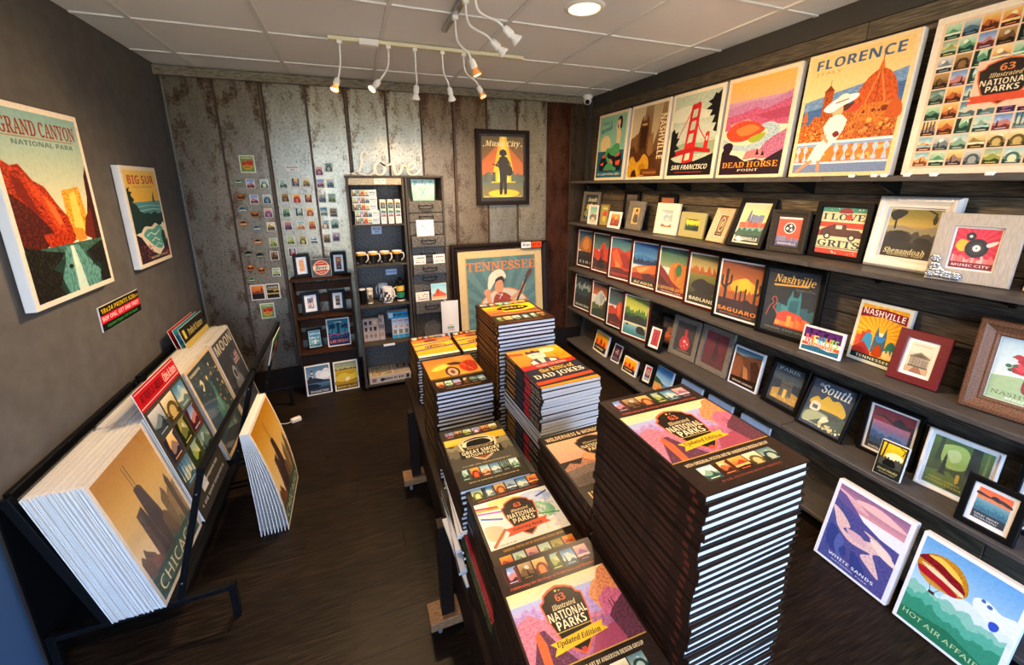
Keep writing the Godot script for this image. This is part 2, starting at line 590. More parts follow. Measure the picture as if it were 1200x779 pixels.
func thumb(sd: int, x: float, y: float, w: float, h: float):
	var r := RandomNumberGenerator.new()
	r.seed = sd * 7919 + 13
	var pal: Array = PAL[r.randi_range(0, PAL.size() - 1)]
	band(x, y, w, h * 0.6, Color(pal[0]), Color(pal[1]))
	cv.fill_rect(Rect2i(pc(x, y + h * 0.55), pc(w, h * 0.46) + Vector2.ONE), Color(pal[2]))
	if r.randf() < 0.5:
		var rad := w * cw / 100.0 * r.randf_range(0.1, 0.2)
		var o := pc(x + w * r.randf_range(0.25, 0.75), y + h * 0.3)
		oval(o.x, o.y, rad, rad, Color(pal[0]).lightened(0.5), 12)
	var peak := r.randf_range(0.2, 0.8)
	fill(PackedVector2Array([pc(x, y + h * 0.62), pc(x + w * peak * 0.5, y + h * r.randf_range(0.4, 0.55)), pc(x + w * peak, y + h * r.randf_range(0.18, 0.35)), pc(x + w * (peak + 1.0) * 0.5, y + h * r.randf_range(0.4, 0.5)), pc(x + w, y + h * 0.6), pc(x + w, y + h * 0.72), pc(x, y + h * 0.75)]), Color(pal[2]).lerp(Color(pal[1]), 0.35))
	var k := r.randf_range(0.55, 0.75)
	fill(PackedVector2Array([pc(x, y + h * k), pc(x + w * 0.4, y + h * (k + 0.12)), pc(x + w * 0.7, y + h * (k - 0.05)), pc(x + w, y + h * (k + 0.1)), pc(x + w, y + h), pc(x, y + h)]), Color(pal[3]).lerp(Color(pal[2]), r.randf() * 0.4))
	match r.randi_range(0, 5):
		0: pine(Color(pal[3]), x + w * r.randf_range(0.2, 0.8), y + h * 0.9, w * 0.25, h * 0.55)
		1:
			for tk in 4:
				cv.fill_rect(Rect2i(pc(x + w * (0.08 + 0.24 * tk), y), pc(w * r.randf_range(0.05, 0.11), h * 0.85)), Color(pal[3]).lerp(Color(pal[2]), 0.125 * tk))
		2:
			cv.fill_rect(Rect2i(pc(x, y + h * 0.6), pc(w, h * 0.16)), Color(pal[0]).lightened(0.15))
			fill(PackedVector2Array([pc(x, y + h * 0.8), pc(x + w * 0.6, y + h * 0.72), pc(x + w, y + h * 0.82), pc(x + w, y + h), pc(x, y + h)]), Color(pal[3]))
		3:
			var am := pc(x + w * 0.5, y + h * 0.62)
			oval(am.x, am.y, w * cw / 100.0 * 0.4, h * ch / 100.0 * 0.36, Color(pal[2]).darkened(0.2), 16)
			oval(am.x, am.y + h * ch / 100.0 * 0.06, w * cw / 100.0 * 0.25, h * ch / 100.0 * 0.26, Color(pal[1]), 16)
		4:
			fill(PackedVector2Array([pc(x, y), pc(x + w * 0.3, y), pc(x + w * 0.22, y + h * 0.4), pc(x + w * 0.32, y + h), pc(x, y + h)]), Color(pal[3]))
			fill(PackedVector2Array([pc(x + w, y), pc(x + w * 0.78, y + h * 0.1), pc(x + w * 0.84, y + h * 0.6), pc(x + w * 0.7, y + h), pc(x + w, y + h)]), Color(pal[3]).lerp(Color(pal[2]), 0.3))
	cv.fill_rect(Rect2i(pc(x + w * 0.2, y + h * 0.88), pc(w * 0.6, h * 0.05) + Vector2.ONE), Color(pal[1]))

func band(x: float, y: float, w: float, h: float, a: Color, b: Color):
	var p := pc(x, y)
	var q := pc(x + w, y + h)
	var n: int = max(1, int(q.y) - int(p.y))
	for i in n: cv.fill_rect(Rect2i(int(p.x), int(p.y) + i, int(q.x) - int(p.x), 1), a.lerp(b, float(i) / n))

# one drawing command per «;»: letter, colours, numbers in percent of the sheet
func draw(src: String):
	for cmd in src.split(";", false):
		var a := cmd.strip_edges().split(" ", false)
		if a.size() == 0: continue
		match a[0]:
			"bg": cv.fill(Color(a[1]))
			"g": band(float(a[1]), float(a[2]), float(a[3]), float(a[4]), Color(a[5]), Color(a[6]))
			"r": cv.fill_rect(Rect2i(pc(a[2], a[3]), pc(a[4], a[5]) + Vector2(0.5, 0.5)), Color(a[1]))
			"p", "q":
				var pts := PackedVector2Array()
				for i in range(2, a.size() - 1, 2): pts.append(pc(a[i], a[i + 1]))
				if a[0] == "q":
					var sm := PackedVector2Array()
					var n := pts.size()
					for i in n:
						for k in 6: sm.append(pts[i].cubic_interpolate(pts[(i + 1) % n], pts[(i + n - 1) % n], pts[(i + 2) % n], k / 6.0))
					pts = sm
				fill(pts, Color(a[1]))
			"e":
				var o := pc(a[2], a[3])
				var rr := pc(a[4], a[5])
				oval(o.x, o.y, rr.x, rr.y, Color(a[1]), 40)
			"o":
				var o2 := pc(a[2], a[3])
				oval(o2.x, o2.y, float(a[4]) * cw / 100.0, float(a[4]) * cw / 100.0, Color(a[1]), 40)
			"l", "c":
				var pl := []
				for i in range(3, a.size() - 1, 2): pl.append(pc(a[i], a[i + 1]))
				if a[0] == "c": pl = curve(pl, 6)
				stroke(PackedVector2Array(pl), float(a[2]) * cw / 100.0, Color(a[1]))
			"m": ridge(Color(a[1]), float(a[2]), float(a[3]), float(a[4]), int(a[5]), float(a[6]), float(a[7]) if a.size() > 7 else 0.0, float(a[8]) if a.size() > 8 else 100.0)
			"t": lettering(a[7], a[2], pc(a[3], a[4]), float(a[5]) * cw / 100.0, float(a[6]) * ch / 100.0, Color(a[1]))
			"u": lettering(a[8], a[2], pc(a[3], a[4]), float(a[5]) * cw / 100.0, float(a[6]) * ch / 100.0, Color(a[1]), deg_to_rad(float(a[7])))
			"w":       # a line of small print too small to read: colour x y w h seed
				var rw := RandomNumberGenerator.new()
				rw.seed = int(a[6])
				var wx := float(a[2]) - float(a[4]) / 2
				while wx < float(a[2]) + float(a[4]) / 2:
					var wl: float = float(a[5]) * rw.randf_range(0.3, 0.6) * ch / cw
					cv.fill_rect(Rect2i(pc(wx, float(a[3]) - float(a[5]) * 0.4), pc(wl, float(a[5]) * rw.randf_range(0.6, 0.8)) + Vector2(0.5, 0.5)), Color(a[1]))
					wx += wl * (1.5 if rw.randf() < 0.8 else 2.6)
			"mot":     # brush patches: where the sheet shows base, paint patch colour by noise: base patch seed fx fy threshold
				var base := Color(a[1])
				var patch := Color(a[2])
				var nz := FastNoiseLite.new()
				nz.seed = int(a[3])
				nz.frequency = 0.01
				nz.fractal_octaves = 3
				var fx := float(a[4]) * 512.0 / cw
				var fy := float(a[5]) * 512.0 / cw
				var th := float(a[6])
				var st := 3
				for yy in range(1, int(ch), st):
					for xx in range(1, int(cw), st):
						var c0 := cv.get_pixel(xx, yy)
						if absf(c0.r - base.r) + absf(c0.g - base.g) + absf(c0.b - base.b) < 0.02 and nz.get_noise_2d(xx * fx, yy * fy) > th:
							cv.fill_rect(Rect2i(xx - 1, yy - 1, st, st), patch)
			"pine": pine(Color(a[1]), float(a[2]), float(a[3]), float(a[4]), float(a[5]))
			"minis":   # seed columns rows x y w h gap
				var nx := int(a[2])
				var ny := int(a[3])
				var gw := (float(a[6]) - float(a[8]) * (nx - 1)) / nx
				var gy := float(a[8]) * cw / ch
				var gh := (float(a[7]) - gy * (ny - 1)) / ny
				for j in ny:
					for i in nx: thumb(int(a[1]) + j * nx + i, float(a[4]) + i * (gw + float(a[8])), float(a[5]) + j * (gh + gy), gw, gh)
			"sky":     # colour, seed, base y, min height, max height, x0, x1, width
				var r := RandomNumberGenerator.new()
				r.seed = int(a[2])
				var x := float(a[6])
				while x < float(a[7]):
					var ww := float(a[8]) * r.randf_range(0.6, 1.3)
					var hh := r.randf_range(float(a[4]), float(a[5]))
					cv.fill_rect(Rect2i(pc(x, float(a[3]) - hh), pc(ww, hh) + Vector2.ONE), Color(a[1]).lerp(Color(a[9]) if a.size() > 9 else Color(a[1]), r.randf()))
					x += ww * r.randf_range(0.8, 1.1)
			"dots":    # colour, seed, n, x, y, w, h, r
				var rd := RandomNumberGenerator.new()
				rd.seed = int(a[2])
				for i in int(a[3]):
					var o3 := pc(float(a[4]) + rd.randf() * float(a[6]), float(a[5]) + rd.randf() * float(a[7]))
					var r3: float = float(a[8]) * cw / 100.0 * rd.randf_range(0.5, 1.2)
					oval(o3.x, o3.y, r3, r3, Color(a[1]).lerp(Color(a[9]) if a.size() > 9 else Color(a[1]), rd.randf()), 9)
			"rays":    # colour cx cy n r
				var ctr := pc(a[2], a[3])
				for i in int(a[4]):
					var t0 := TAU * i / int(a[4])
					var t1 := t0 + PI / int(a[4])
					var rr2: float = float(a[5]) * cw / 100.0
					fill(PackedVector2Array([ctr, ctr + Vector2(cos(t0), sin(t0)) * rr2, ctr + Vector2(cos(t1), sin(t1)) * rr2]), Color(a[1]))
			"shield":  # fill edge cx cy w h
				var cx := float(a[3])
				var cy := float(a[4])
				for pass_ in 2:
					var k := 1.0 if pass_ == 0 else 0.93
					var w := float(a[5]) * k
					var h := float(a[6]) * k
					var sp := []
					for q in [[-0.36, -0.42], [-0.2, -0.48], [0, -0.52], [0.2, -0.48], [0.36, -0.42], [0.4, -0.34], [0.5, -0.3], [0.47, -0.05], [0.36, 0.25], [0.18, 0.42], [0, 0.52], [-0.18, 0.42], [-0.36, 0.25], [-0.47, -0.05], [-0.5, -0.3], [-0.4, -0.34]]:
						sp.append(pc(cx + q[0] * w, cy + q[1] * h))
					fill(PackedVector2Array(sp), Color(a[2 - pass_]))
			"tri3":    # three stars in a ring: ring, field, star colours, cx cy r
				var o4 := pc(a[4], a[5])
				var rad: float = float(a[6]) * cw / 100.0
				oval(o4.x, o4.y, rad, rad, Color(a[1]), 30)
				oval(o4.x, o4.y, rad * 0.84, rad * 0.84, Color(a[2]), 30)
				for i in 3:
					var oc := o4 + Vector2(sin(TAU * i / 3 + 0.3), -cos(TAU * i / 3 + 0.3)) * rad * 0.42
					var sp2 := PackedVector2Array()
					for k in 10: sp2.append(oc + Vector2(sin(TAU * k / 10), -cos(TAU * k / 10)) * rad * (0.38 if k % 2 == 0 else 0.16))
					fill(sp2, Color(a[3]))

func art(id: String, w: int, h: int, src: String):
	var ss := 2
	cv = Image.create(w * ss, h * ss, false, Image.FORMAT_RGB8)
	cw = w * ss
	ch = h * ss
	draw(src)
	grain_and_shade()
	cv.resize(w, h, Image.INTERPOLATE_BILINEAR)
	if pages.size() == 0: new_page()
	if pen[0] + w + 2 > 2048:
		pen = [0, pen[1] + pen[2] + 2, 0, 0]
	if pen[1] + h + 2 > 2048:
		new_page()
	pages[-1].blit_rect(cv, Rect2i(0, 0, w, h), Vector2i(pen[0], pen[1]))
	var u0: float = (pen[0] + 0.6) / 2048.0
	var v0: float = (pen[1] + 0.6) / 2048.0
	var u1: float = (pen[0] + w - 0.6) / 2048.0
	var v1: float = (pen[1] + h - 0.6) / 2048.0
	ART[id] = [pages.size() - 1, [Vector2(u0, v1), Vector2(u1, v1), Vector2(u1, v0), Vector2(u0, v0)]]
	pen[0] += w + 2
	pen[2] = max(pen[2], h)

# paper grain and uneven ink laid over a finished drawing, darkened first where shelf shade is painted in
func grain_and_shade():
	if grain.is_empty():
		for k in 2:
			var n := FastNoiseLite.new()
			n.seed = 90 + k
			n.frequency = [0.35, 0.03][k]
			n.fractal_octaves = [2, 4][k]
			var src: PackedByteArray = n.get_image(512, 512).get_data()
			var out := PackedByteArray()
			out.resize(512 * 512 * 4)
			for i in 512 * 512:
				var v := src[i] - 128
				var g := 255 if v > 0 else 0
				out[i * 4] = g
				out[i * 4 + 1] = g
				out[i * 4 + 2] = g if v < 0 else 225
				out[i * 4 + 3] = int(min(90.0, abs(v) * [0.1, 0.12][k]))
			grain.append(Image.create_from_data(512, 512, false, Image.FORMAT_RGBA8, out))
	cv.convert(Image.FORMAT_RGBA8)
	if ink_shade > 0.0:
		cv.adjust_bcs(1.0 - ink_shade * 0.55, 1.0 + ink_shade * 0.9, 1.0 + ink_shade * 0.7)
	for g in grain:
		var y := 0
		while y < ch:
			var x := 0
			while x < cw:
				cv.blend_rect(g, Rect2i(0, 0, 512, 512), Vector2i(x, y))
				x += 512
			y += 512
	cv.convert(Image.FORMAT_RGB8)

func new_page():
	pages.append(Image.create(2048, 2048, false, Image.FORMAT_RGB8))
	var ms := []
	for ro in [0.55, 0.28]:
		var m := StandardMaterial3D.new()
		m.roughness = ro
		m.metallic_specular = 0.3
		ms.append(m)
	page_mats.append(ms)
	pen = [0, 0, 0, 0]

func art_mat(id: String, glossy := false) -> StandardMaterial3D:
	return page_mats[ART[id][0]][1 if glossy else 0]

func art_uv(id: String) -> Array:
	return ART[id][1]

func arts():
	ink_shade = 0.08
	# --- left wall and rack
	art("gc", 320, 440, "bg efe6d4;g 4 3 92 60 8fb6b2 f2e2b4;t 8b2a1c F 52 11 80 7.5 GRAND_CANYON;t 5f7472 S 53 18.5 66 2.4 NATIONAL_PARK;r a0775c 12 15.6 76 0.5;p e9b243 58 42 80 40 84 68 56 70;p f6cf68 66 44 74 42 76 66 64 66;p b3391c 4 27 12 30 20 29 30 37 40 40 50 50 58 56 62 68 4 72;p d7532b 22 34 32 40 42 46 50 56 54 66 42 62 34 50 26 44;p e8743c 36 44 46 50 51 60 46 60 40 52;p 46191a 4 42 12 46 20 50 32 58 40 66 24 72 4 74;p 7a2418 10 34 18 36 24 46 30 56 20 50 12 44;p 35181a 96 28 91 34 89 46 84 56 82 72 96 75;p 6b2a1c 90 52 80 58 74 68 88 72;p c8441f 26 64 44 64 62 69 46 74 30 72;p e89038 60 62 74 64 76 70 64 71;r 35564c 4 71 92 8;r 263f3a 4 78 92 19;p 6fa39b 46 72 62 72 70 80 84 90 80 97 38 97 34 88 42 80;p cfe6d8 52 72 56 72 60 86 62 97 50 97 51 84;p f4f6e2 53 72 54.5 72 56 84 52.5 84;p 16110f 4 68 22 72 44 75 36 79 26 82 36 86 30 92 34 97 4 97;p 16110f 96 72 80 75 70 77 76 82 88 87 82 92 84 97 96 97;e 241a14 47 83 2.6 1.2;e 241a14 76 84 1 2.2;e 241a14 79 85 1 2.4;mot b3391c 7c2416 3 4 9 0.12;mot b3391c d0502a 5 4 9 0.2;mot d7532b b03c1e 4 5 10 0.12;mot 46191a 6e2a1c 6 6 8 0.15;mot 35181a 5a2a20 7 5 9 0.2;mot 16110f 33342a 8 9 4 0.15;mot 6fa39b 47807c 9 8 3 0.1;mot e9b243 c98a34 4 3 10 0.1;mot c8441f 8a2a18 5 8 5 0.05;mot 35564c 4f7a6c 5 9 3 0.1")
	art("bigsur", 240, 320, "bg f0e4cc;g 5 4 90 34 efd07c e6b64a;t b8503c S 50 13 74 8.5 BIG_SUR;t 8a8a5c s 50 20 56 2.2 CALIFORNIA;g 5 35 90 18 5f9ca4 4a868e;l a8d0cc 1 5 40 60 39 95 41;l a8d0cc 1.4 30 44 70 43 95 45;l 8ac0bc 1 40 48 95 47;p 1f3a38 5 30 12 27 20 33 14 35 24 38 30 44 40 47 50 46 60 48 72 46 84 49 95 47 95 60 5 66;p 1b2c28 5 22 13 20 10 24 18 25 12 28 20 32 10 34 5 40;q efe6d0 22 66 34 60 52 61 66 58 80 62 92 58 95 66 84 70 80 84 66 88 48 84 34 76;q 4f9c94 26 68 40 63 56 64 72 61 86 64 82 72 76 84 64 85 48 80 36 74;l dcebdc 2 34 70 46 67 60 70 76 66;l dcebdc 2 46 76 58 73 70 77;l dcebdc 1.4 54 82 64 79 74 82;p 1e3a36 78 72 84 66 90 68 92 86 80 88;p 241c22 5 66 18 70 28 78 40 86 62 92 80 86 95 76 95 96 5 96;dots a8505c 3 60 6 78 40 16 1.3 7a3a50;dots a8505c 5 24 74 88 20 7 1.3 7a3a50;t e8d8b0 S 60 92.5 52 2.4 MCWAY_FALLS;p 1f3a38 74 30 78 25 79 36 73 36;mot 4f9c94 7cc0b4 3 8 6 0.12;mot 241c22 3a2a2e 4 8 8 0.15")
	art("pricesign", 256, 128, "bg 121212;t f2d21c S 46 20 84 22 18x24_PRINTS_$20;t f2d21c S 93 22 11 12 EACH;r d8182c 0 36 100 33;t ffffff S 50 53 92 20 BUY_ONE,_GET_ONE_FREE!;t 48b848 I 50 84 78 16 Organic_Paper_Gift_Set_Stock")
	art("chicago", 320, 420, "bg e6dccb;g 4 3 92 30 b07a18 d8b060;g 4 33 92 48 d8b060 ecdfc4;l 4a3530 0.8 43 11 45 29;l 4a3530 0.8 47 10 48.5 29;p 3a2b2d 42 28 50 28 62 81 40 81;p 54413c 50 28 53 30 66 81 62 81;p 4d3c38 28 42 39 40 47 81 28 81;p 3e2f2f 34 44 39 42 44 81 36 81;p 8a7450 66 52 71 48 74 44 77 50 80 81 66 81;p a68e62 76 56 82 50 88 52 96 50 96 81 76 81;p 5d4c3c 84 46 88 40 91 46 92 81 84 81;p 5a4438 4 66 8 62 11 66 14 60 17 64 24 70 26 81 4 81;p 7d5238 16 70 24 72 36 81 16 81;p 6b563f 54 62 62 58 66 62 70 81 54 81;r 2f5247 4 80 92 17;l 2f5247 1.2 52 80 56 72 60 80;l 2f5247 1.2 76 80 78 74 81 80;t ecdfae s 50 89 82 9 CHICAGO;mot 3a2b2d 55443f 3 14 3 0.15;mot 4d3c38 66504a 4 14 3 0.1;mot 8a7450 6a5840 5 14 5 0.05;mot a68e62 7e6a48 5 14 5 0.05;mot 5a4438 7d5a40 6 14 5 0.1;mot 2f5247 3f6658 7 3 3 0.15")
	art("stateprints", 320, 420, "bg 4a443a;r c01824 0 0 100 14;r e8d8d0 2 1.6 96 0.6;r e8d8d0 2 11.8 96 0.6;t 401014 S 34 7 52 5.5 ART_PRINTS_OF_AMERICA;t fff4e6 I 80 7 34 6.5 Cities_&_States;minis 41 3 3 5 17 90 57 3;r e8e4dc 26 80 16 8;w d8d0c0 60 84 44 3 21;w d8d0c0 50 93 80 3.4 9")
	art("liberty", 240, 320, "bg e8c99a;g 5 4 90 92 163642 1c4e56;w e8dcb0 26 9 34 4 36;q f0e6b0 22 22 30 18 34 24 28 30 24 28 30 25 28 22;p 3f7d6a 40 54 46 50 50 42 54 36 56 30 59 36 60 48 66 60 72 90 38 90;p 5a9a80 48 50 54 40 57 44 58 60 50 64;p 2d5e52 58 56 68 70 72 90 60 90;l 3f7d6a 2.4 56 42 50 24;o f2d060 49.5 22 3;dots f0d890 11 26 62 8 32 84 2.2 d86a40;dots e8e8d0 5 22 8 6 84 40 0.8;p 0f2228 5 84 40 80 70 86 95 82 95 96 5 96")
	art("moon", 240, 320, "bg e6e2d8;r 262a33 4 3 92 94;dots c8ccd0 9 30 6 20 88 30 0.6;t e9dfc4 S 50 12 82 12 MOON;q 8a8e94 30 60 44 52 58 54 66 64 62 78 68 92 28 92 34 76;o 3a3f4a 44 50 10;q b8bcc0 36 46 44 40 52 44 52 54 44 58 36 54;q 1c2028 39 48 44 45 49 48 48 54 42 55;r c8c4bc 60 30 26 13;r b8383c 60 31 26 1.6;r b8383c 60 35 26 1.6;r b8383c 60 39 26 1.6;r 2e3f66 60 30 10 6;l a0a4a8 1.4 59 29 59 66;p 5c6068 4 84 40 80 70 86 96 82 96 97 4 97;dots 484c54 3 20 6 86 88 9 2")
	art("headred", 192, 64, "bg b01828;r 7c1220 0 60 100 16;w f0d8d0 46 34 66 22 70")
	art("headteal", 192, 64, "bg 2f8f98;r 7fc0a0 0 74 100 12;p d86a48 62 20 74 30 70 54 60 50;p e8e0c0 76 16 92 26 90 60 78 50;o 2b3a66 84 34 6;t ffffff S 30 44 40 36 NEW;t f0f4f0 I 10 22 12 16 the")
	art("headblack", 192, 64, "bg 26241e;r c8b460 0 70 100 30;t e8d880 I 56 38 62 30 Parks_&_Nature;r d8c050 8 16 8 40")
	art("greensign", 192, 224, "bg 141414;r 3fae3c 4 2 92 26;w 0f2010 50 14 80 11 36;w f4f4f4 30 76 48 18 35;w f4f4f4 34 92 52 9 56;o c02030 70 56 22;o e89020 66 52 14;o f0c040 60 46 6;o d03048 76 62 9")
	# --- back wall
	art("musiccity", 300, 390, "bg 16120e;g 5 4 90 70 6b5a2c b06a30;p c87030 5 40 38 16 60 16 95 44 95 66 5 66;r 5a6a62 5 60 90 14;p f0c83a 44 4 58 4 84 92 18 92;p f8e070 48 4 54 4 64 70 38 70;r 6c7a70 5 72 14 20;g 5 72 90 22 6a7468 8c7a3c;e f4c830 52 88 34 6;sky 4a5448 4 70 6 16 5 32 5 6b7468;sky 4a5448 6 70 6 16 68 95 5 6b7468;q 231b17 43 26 47 23 54 23 58 27 57 31 44 31;o 231b17 50.5 29 5.5;q 231b17 42 36 46 33 56 33 61 37 63 48 60 58 58 70 58 88 52 88 51 70 48 88 42 88 43 68 42 54 40 46;l 231b17 3 44 37 36 45 46 50;l 231b17 2.4 60 38 66 44 60 50;q 231b17 58 48 64 46 70 50 70 58 64 62 58 58;l 231b17 2 60 54 28 44;t f8ecb8 I 50 15 76 11 Music_City;o f4e4b0 9 18 1.4;o f4e4b0 91 17 1.4;t f0e0a0 S 50 93 84 2.6 NASHVILLE,_TENNESSEE_U.S.A.")
	ink_shade = 0.24  # poster darkened to stand in for dimming behind its glass
	art("tennessee", 384, 480, "bg d9c393;r c4a263 3 2.5 94 95;r dcc89a 4.5 3.5 91 93;r 5b7f7e 9 7 82 87;rays 6a8c89 50 62 22 70;r d9c393 0 0 9 100;r d9c393 91 0 9 100;r d9c393 0 0 100 7;r c4a263 8 6 0.8 88;r c4a263 91.2 6 0.8 88;t e0853a F 50 15 82 8 TENNESSEE;o d98a48 52 62 33;o ded6c0 52 62 31.5;q efe3cc 36 34 34 26 40 20 50 19 55 25 52 28 42 30;q f4ead4 33 38 34 28 42 22 44 25 38 34;q 3a2c28 42 28 50 25 53 30 48 33 43 36;q d9a47e 43 30 50 29 51 38 45 41 41 36;q a8472c 40 44 47 40 56 42 62 48 60 56 56 70 40 70 38 56;l d9a47e 5 40 50 36 60 33 42;o d9a47e 32 39 4;l d9a47e 4.4 60 48 74 40 77 33;q c69a62 44 60 52 52 62 50 69 54 68 62 64 72 52 76 44 72;q e6d8b4 46 61 53 54 62 52 67 55 66 62 62 70 52 74 46 70;o 5a3020 60 61 4.6;l 3b2a20 2.6 60 61 82 26;l 5a3a26 5 80 28 85 22;l 4a2a1c 1 52 66 58 70;t d98a48 s 72 74 26 6 GOOD_OL';l d98a48 0.6 60 69 86 69;l f6f0e0 0.8 44 41 50 43;l f6f0e0 0.8 46 46 50 41;p 33504e 9 88 91 84 91 94 9 94;mot a8472c 903a24 3 6 6 0.15;mot e6d8b4 c8a878 4 14 14 0.1")
	ink_shade = 0.08
	art("salepair", 96, 40, "bg 161616;r f0f0f0 4 10 44 80;t 404040 I 26 48 34 40 Was;r e8562c 50 10 46 80;t 401408 S 73 52 36 38 $176")
	for i in 37: art("mag%d" % i, 40, 50, "bg efe9dc;minis %d 1 1 8 6 84 88 1" % (300 + i))
	for i in 6: art("badge%d" % i, 44, 36, ["bg 3a4a40;e d8c8a0 50 45 44 40;e 4a6a5c 50 45 40 35;r d8d0b0 22 40 56 14;pine 1c2c20 50 40 20 34", "bg 5a3c20;e d8b878 50 45 44 40;e 6b3a22 50 45 40 35;r 2a1812 20 46 60 18;e b86a34 50 30 22 16", "bg 4a5a58;e e0d8c0 50 45 44 40;e 38505a 50 45 40 35;r e8e0c8 20 50 60 12;m 6a8a8a 40 14 3 4 50", "bg 5c4630;e e0c080 50 45 44 40;e 8a4a28 50 45 40 35;r f0e0b8 22 46 56 14;e 2a2018 50 30 20 14", "bg 36443c;e c8b890 50 45 44 40;e 2c4438 50 45 40 35;e 1a1a16 50 38 22 16;r c8c0a0 24 58 52 10", "bg 503020;e d0a868 50 45 44 40;e a05030 50 45 40 35;r 3a1c14 20 44 60 18;e e0b060 50 28 14 12"][i])
	art("fruit", 64, 80, "bg e8e0c4;r 7d9a58 7 6 86 88;w e8e0b8 50 16 70 9 70;e d8a440 50 64 32 20;r d8a440 20 54 60 12;dots c02820 4 22 20 34 60 18 9 e04838;w 5a3814 50 68 34 8 35")
	art("bearcard", 64, 80, "bg efe4d0;g 7 6 86 50 e8944a d8642a;r 2a1c18 7 54 86 40;pine 24201c 78 70 30 56;q 1a1614 24 54 34 44 52 42 64 50 66 64 26 64;m 8a4a30 44 8 2 5 58 7 93")
	art("nashcard", 64, 80, "bg efe4d0;g 7 6 86 46 2a3a52 e8b84a;t f0e4c0 I 50 20 70 12 Nashville;sky 1c222c 5 62 10 26 8 92 8;r e0b040 7 60 86 8;r 1a1c20 7 68 86 26;dots e8c860 4 14 10 62 80 8 2.4")
	art("magnetsign", 64, 32, "bg f0efe9;t 303030 F 50 34 80 26 MAGNETS;t 303030 S 50 72 30 22 $5")
	art("orangegrid", 96, 120, "bg f4efe4;r e8a04a 8 6 84 88;dots f4d090 4 60 10 8 80 84 5 d8742a")
	art("beer", 96, 96, "bg 4a5a5a;o b83a2a 50 50 44;o e8dcc0 50 50 40;o b83a2a 50 50 36;r e8dcc0 8 38 84 26;t 24384a I 50 50 66 20 Beer;w e8dcc0 50 26 34 8 28;w e8dcc0 50 76 40 7 77")
	art("coffee", 96, 128, "bg 281a12;g 8 6 84 60 e8902c b84a1c;r 2a1a14 8 62 84 32;e 5a2c18 50 36 26 14;e f0d8a8 50 34 18 8;r 3a1f14 32 36 36 20;t f0d8a8 I 50 78 64 12 Coffee")
	art("collage", 96, 128, "bg f2eee6;r 6a4a34 12 10 76 80;p d8b08a 12 50 60 30 88 44 88 60 12 70;p 3a2a22 30 16 60 14 70 40 40 50;o e0d8d0 66 70 14;o c06a3a 32 74 10;r 94a8a0 14 80 34 8")
	art("nashdusk", 96, 128, "bg f2eee6;g 12 10 76 40 2c3850 c8803c;sky 1a1e28 8 60 12 24 12 88 8 3a3440;r d8b040 12 58 76 8;r 2c3444 12 66 76 24;t e8d8a0 I 50 22 58 9 Nashville")
	art("tealtext", 96, 120, "bg dfe8e4;r 5fa8ac 6 5 88 90;w f4f4ec 50 22 74 14 42;w f4f4ec 50 44 70 12 42;p efe6c8 44 56 56 56 58 80 42 80;r efe6c8 20 62 60 5;r 2f6a70 6 82 88 13")
	art("lasvegas", 144, 176, "bg efe6d6;g 5 4 90 60 2f6c80 48a0a0;w f4e8d0 50 14 30 5 56;p 1c3c54 44 20 48 14 52 14 56 20 54 70 46 70;e 1c3c54 50 22 9 3;l 16304a 3 22 70 24 32;l 16304a 3 80 70 78 34;dots 16304a 4 14 14 22 20 12 5;dots 16304a 6 14 68 24 20 12 5;sky 20345a 5 72 10 24 5 95 9 2a4a70;c e0506a 2.4 10 60 30 54 50 60 70 54 90 58;r 24284a 5 70 90 26;t f08a78 S 50 82 78 11 LAS_VEGAS")
	art("montauk", 160, 192, "bg efe8dc;g 5 4 90 46 5a7a94 9ab0ba;q e8e8e0 40 30 52 20 66 22 80 14 95 20 95 46 50 48;q f4f4ee 60 36 72 28 95 30 95 46 60 46;p 2c3440 5 46 30 42 50 46 70 52 95 54 95 66 5 66;r f0ece0 24 22 6 22;r 8a3a2c 24 29 6 6;r 2a2a30 23 18 8 5;r 3a3a40 12 38 16 8;g 5 60 90 20 5c7890 40586c;p 1e2630 5 62 40 64 60 72 40 80 5 84;p 2a3c50 5 80 95 74 95 96 5 96;t f0e4c8 I 50 88 74 8 Montauk_Point")
	art("deathvalley", 160, 192, "bg efe8d4;g 5 4 90 26 7a8a7c c8b878;m 6a5a3c 26 6 2 7 34 5 95;g 5 30 90 50 c8a428 8a7018;q d8b840 10 50 40 40 70 48 95 40 95 60 40 70 10 66;q f0e0a8 46 60 56 54 64 60 60 70 48 72;q a88420 5 66 40 72 70 66 95 74 95 80 5 80;r 5a4418 5 80 90 16;t e8c868 S 50 88 80 7 DEATH_VALLEY")
	art("puzzlebox", 160, 40, "bg cfd8dc;minis 60 4 1 2 8 66 84 1.5;w 405060 84 40 24 24 42;w 708090 84 70 22 14 70")
	art("puzzlebox2", 160, 40, "bg c4d4dc;minis 66 4 1 2 8 66 84 1.5;w 405060 84 40 24 24 42;w 708090 84 70 22 14 70")
	art("puzzlestand", 40, 160, "bg d8e0dc;minis 71 1 4 10 4 80 66 3;w 506070 50 80 70 5 42;w a05048 50 88 60 4 42")
	art("puzzlesign", 80, 40, "bg f2efe4;w 303030 50 34 80 26 49;w 303030 50 70 30 20 21")
	art("mugsign", 80, 56, "bg d8e0f0;t 2a3a5a F 50 34 70 28 MUGS;t 2a3a5a S 50 70 36 20 $15")
	art("mugsign2", 80, 40, "bg cfdcf0;t 2a3a5a F 50 48 84 30 MUGS_$15")
	art("mugprint", 96, 64, "bg 1c1a18;r d8a440 0 4 100 12;r efe8dc 0 0 100 5;p 3a3630 10 100 30 50 50 70 70 40 90 100;t e8d8b0 I 50 60 50 20 Nashville;r e8e0d0 0 94 100 6")
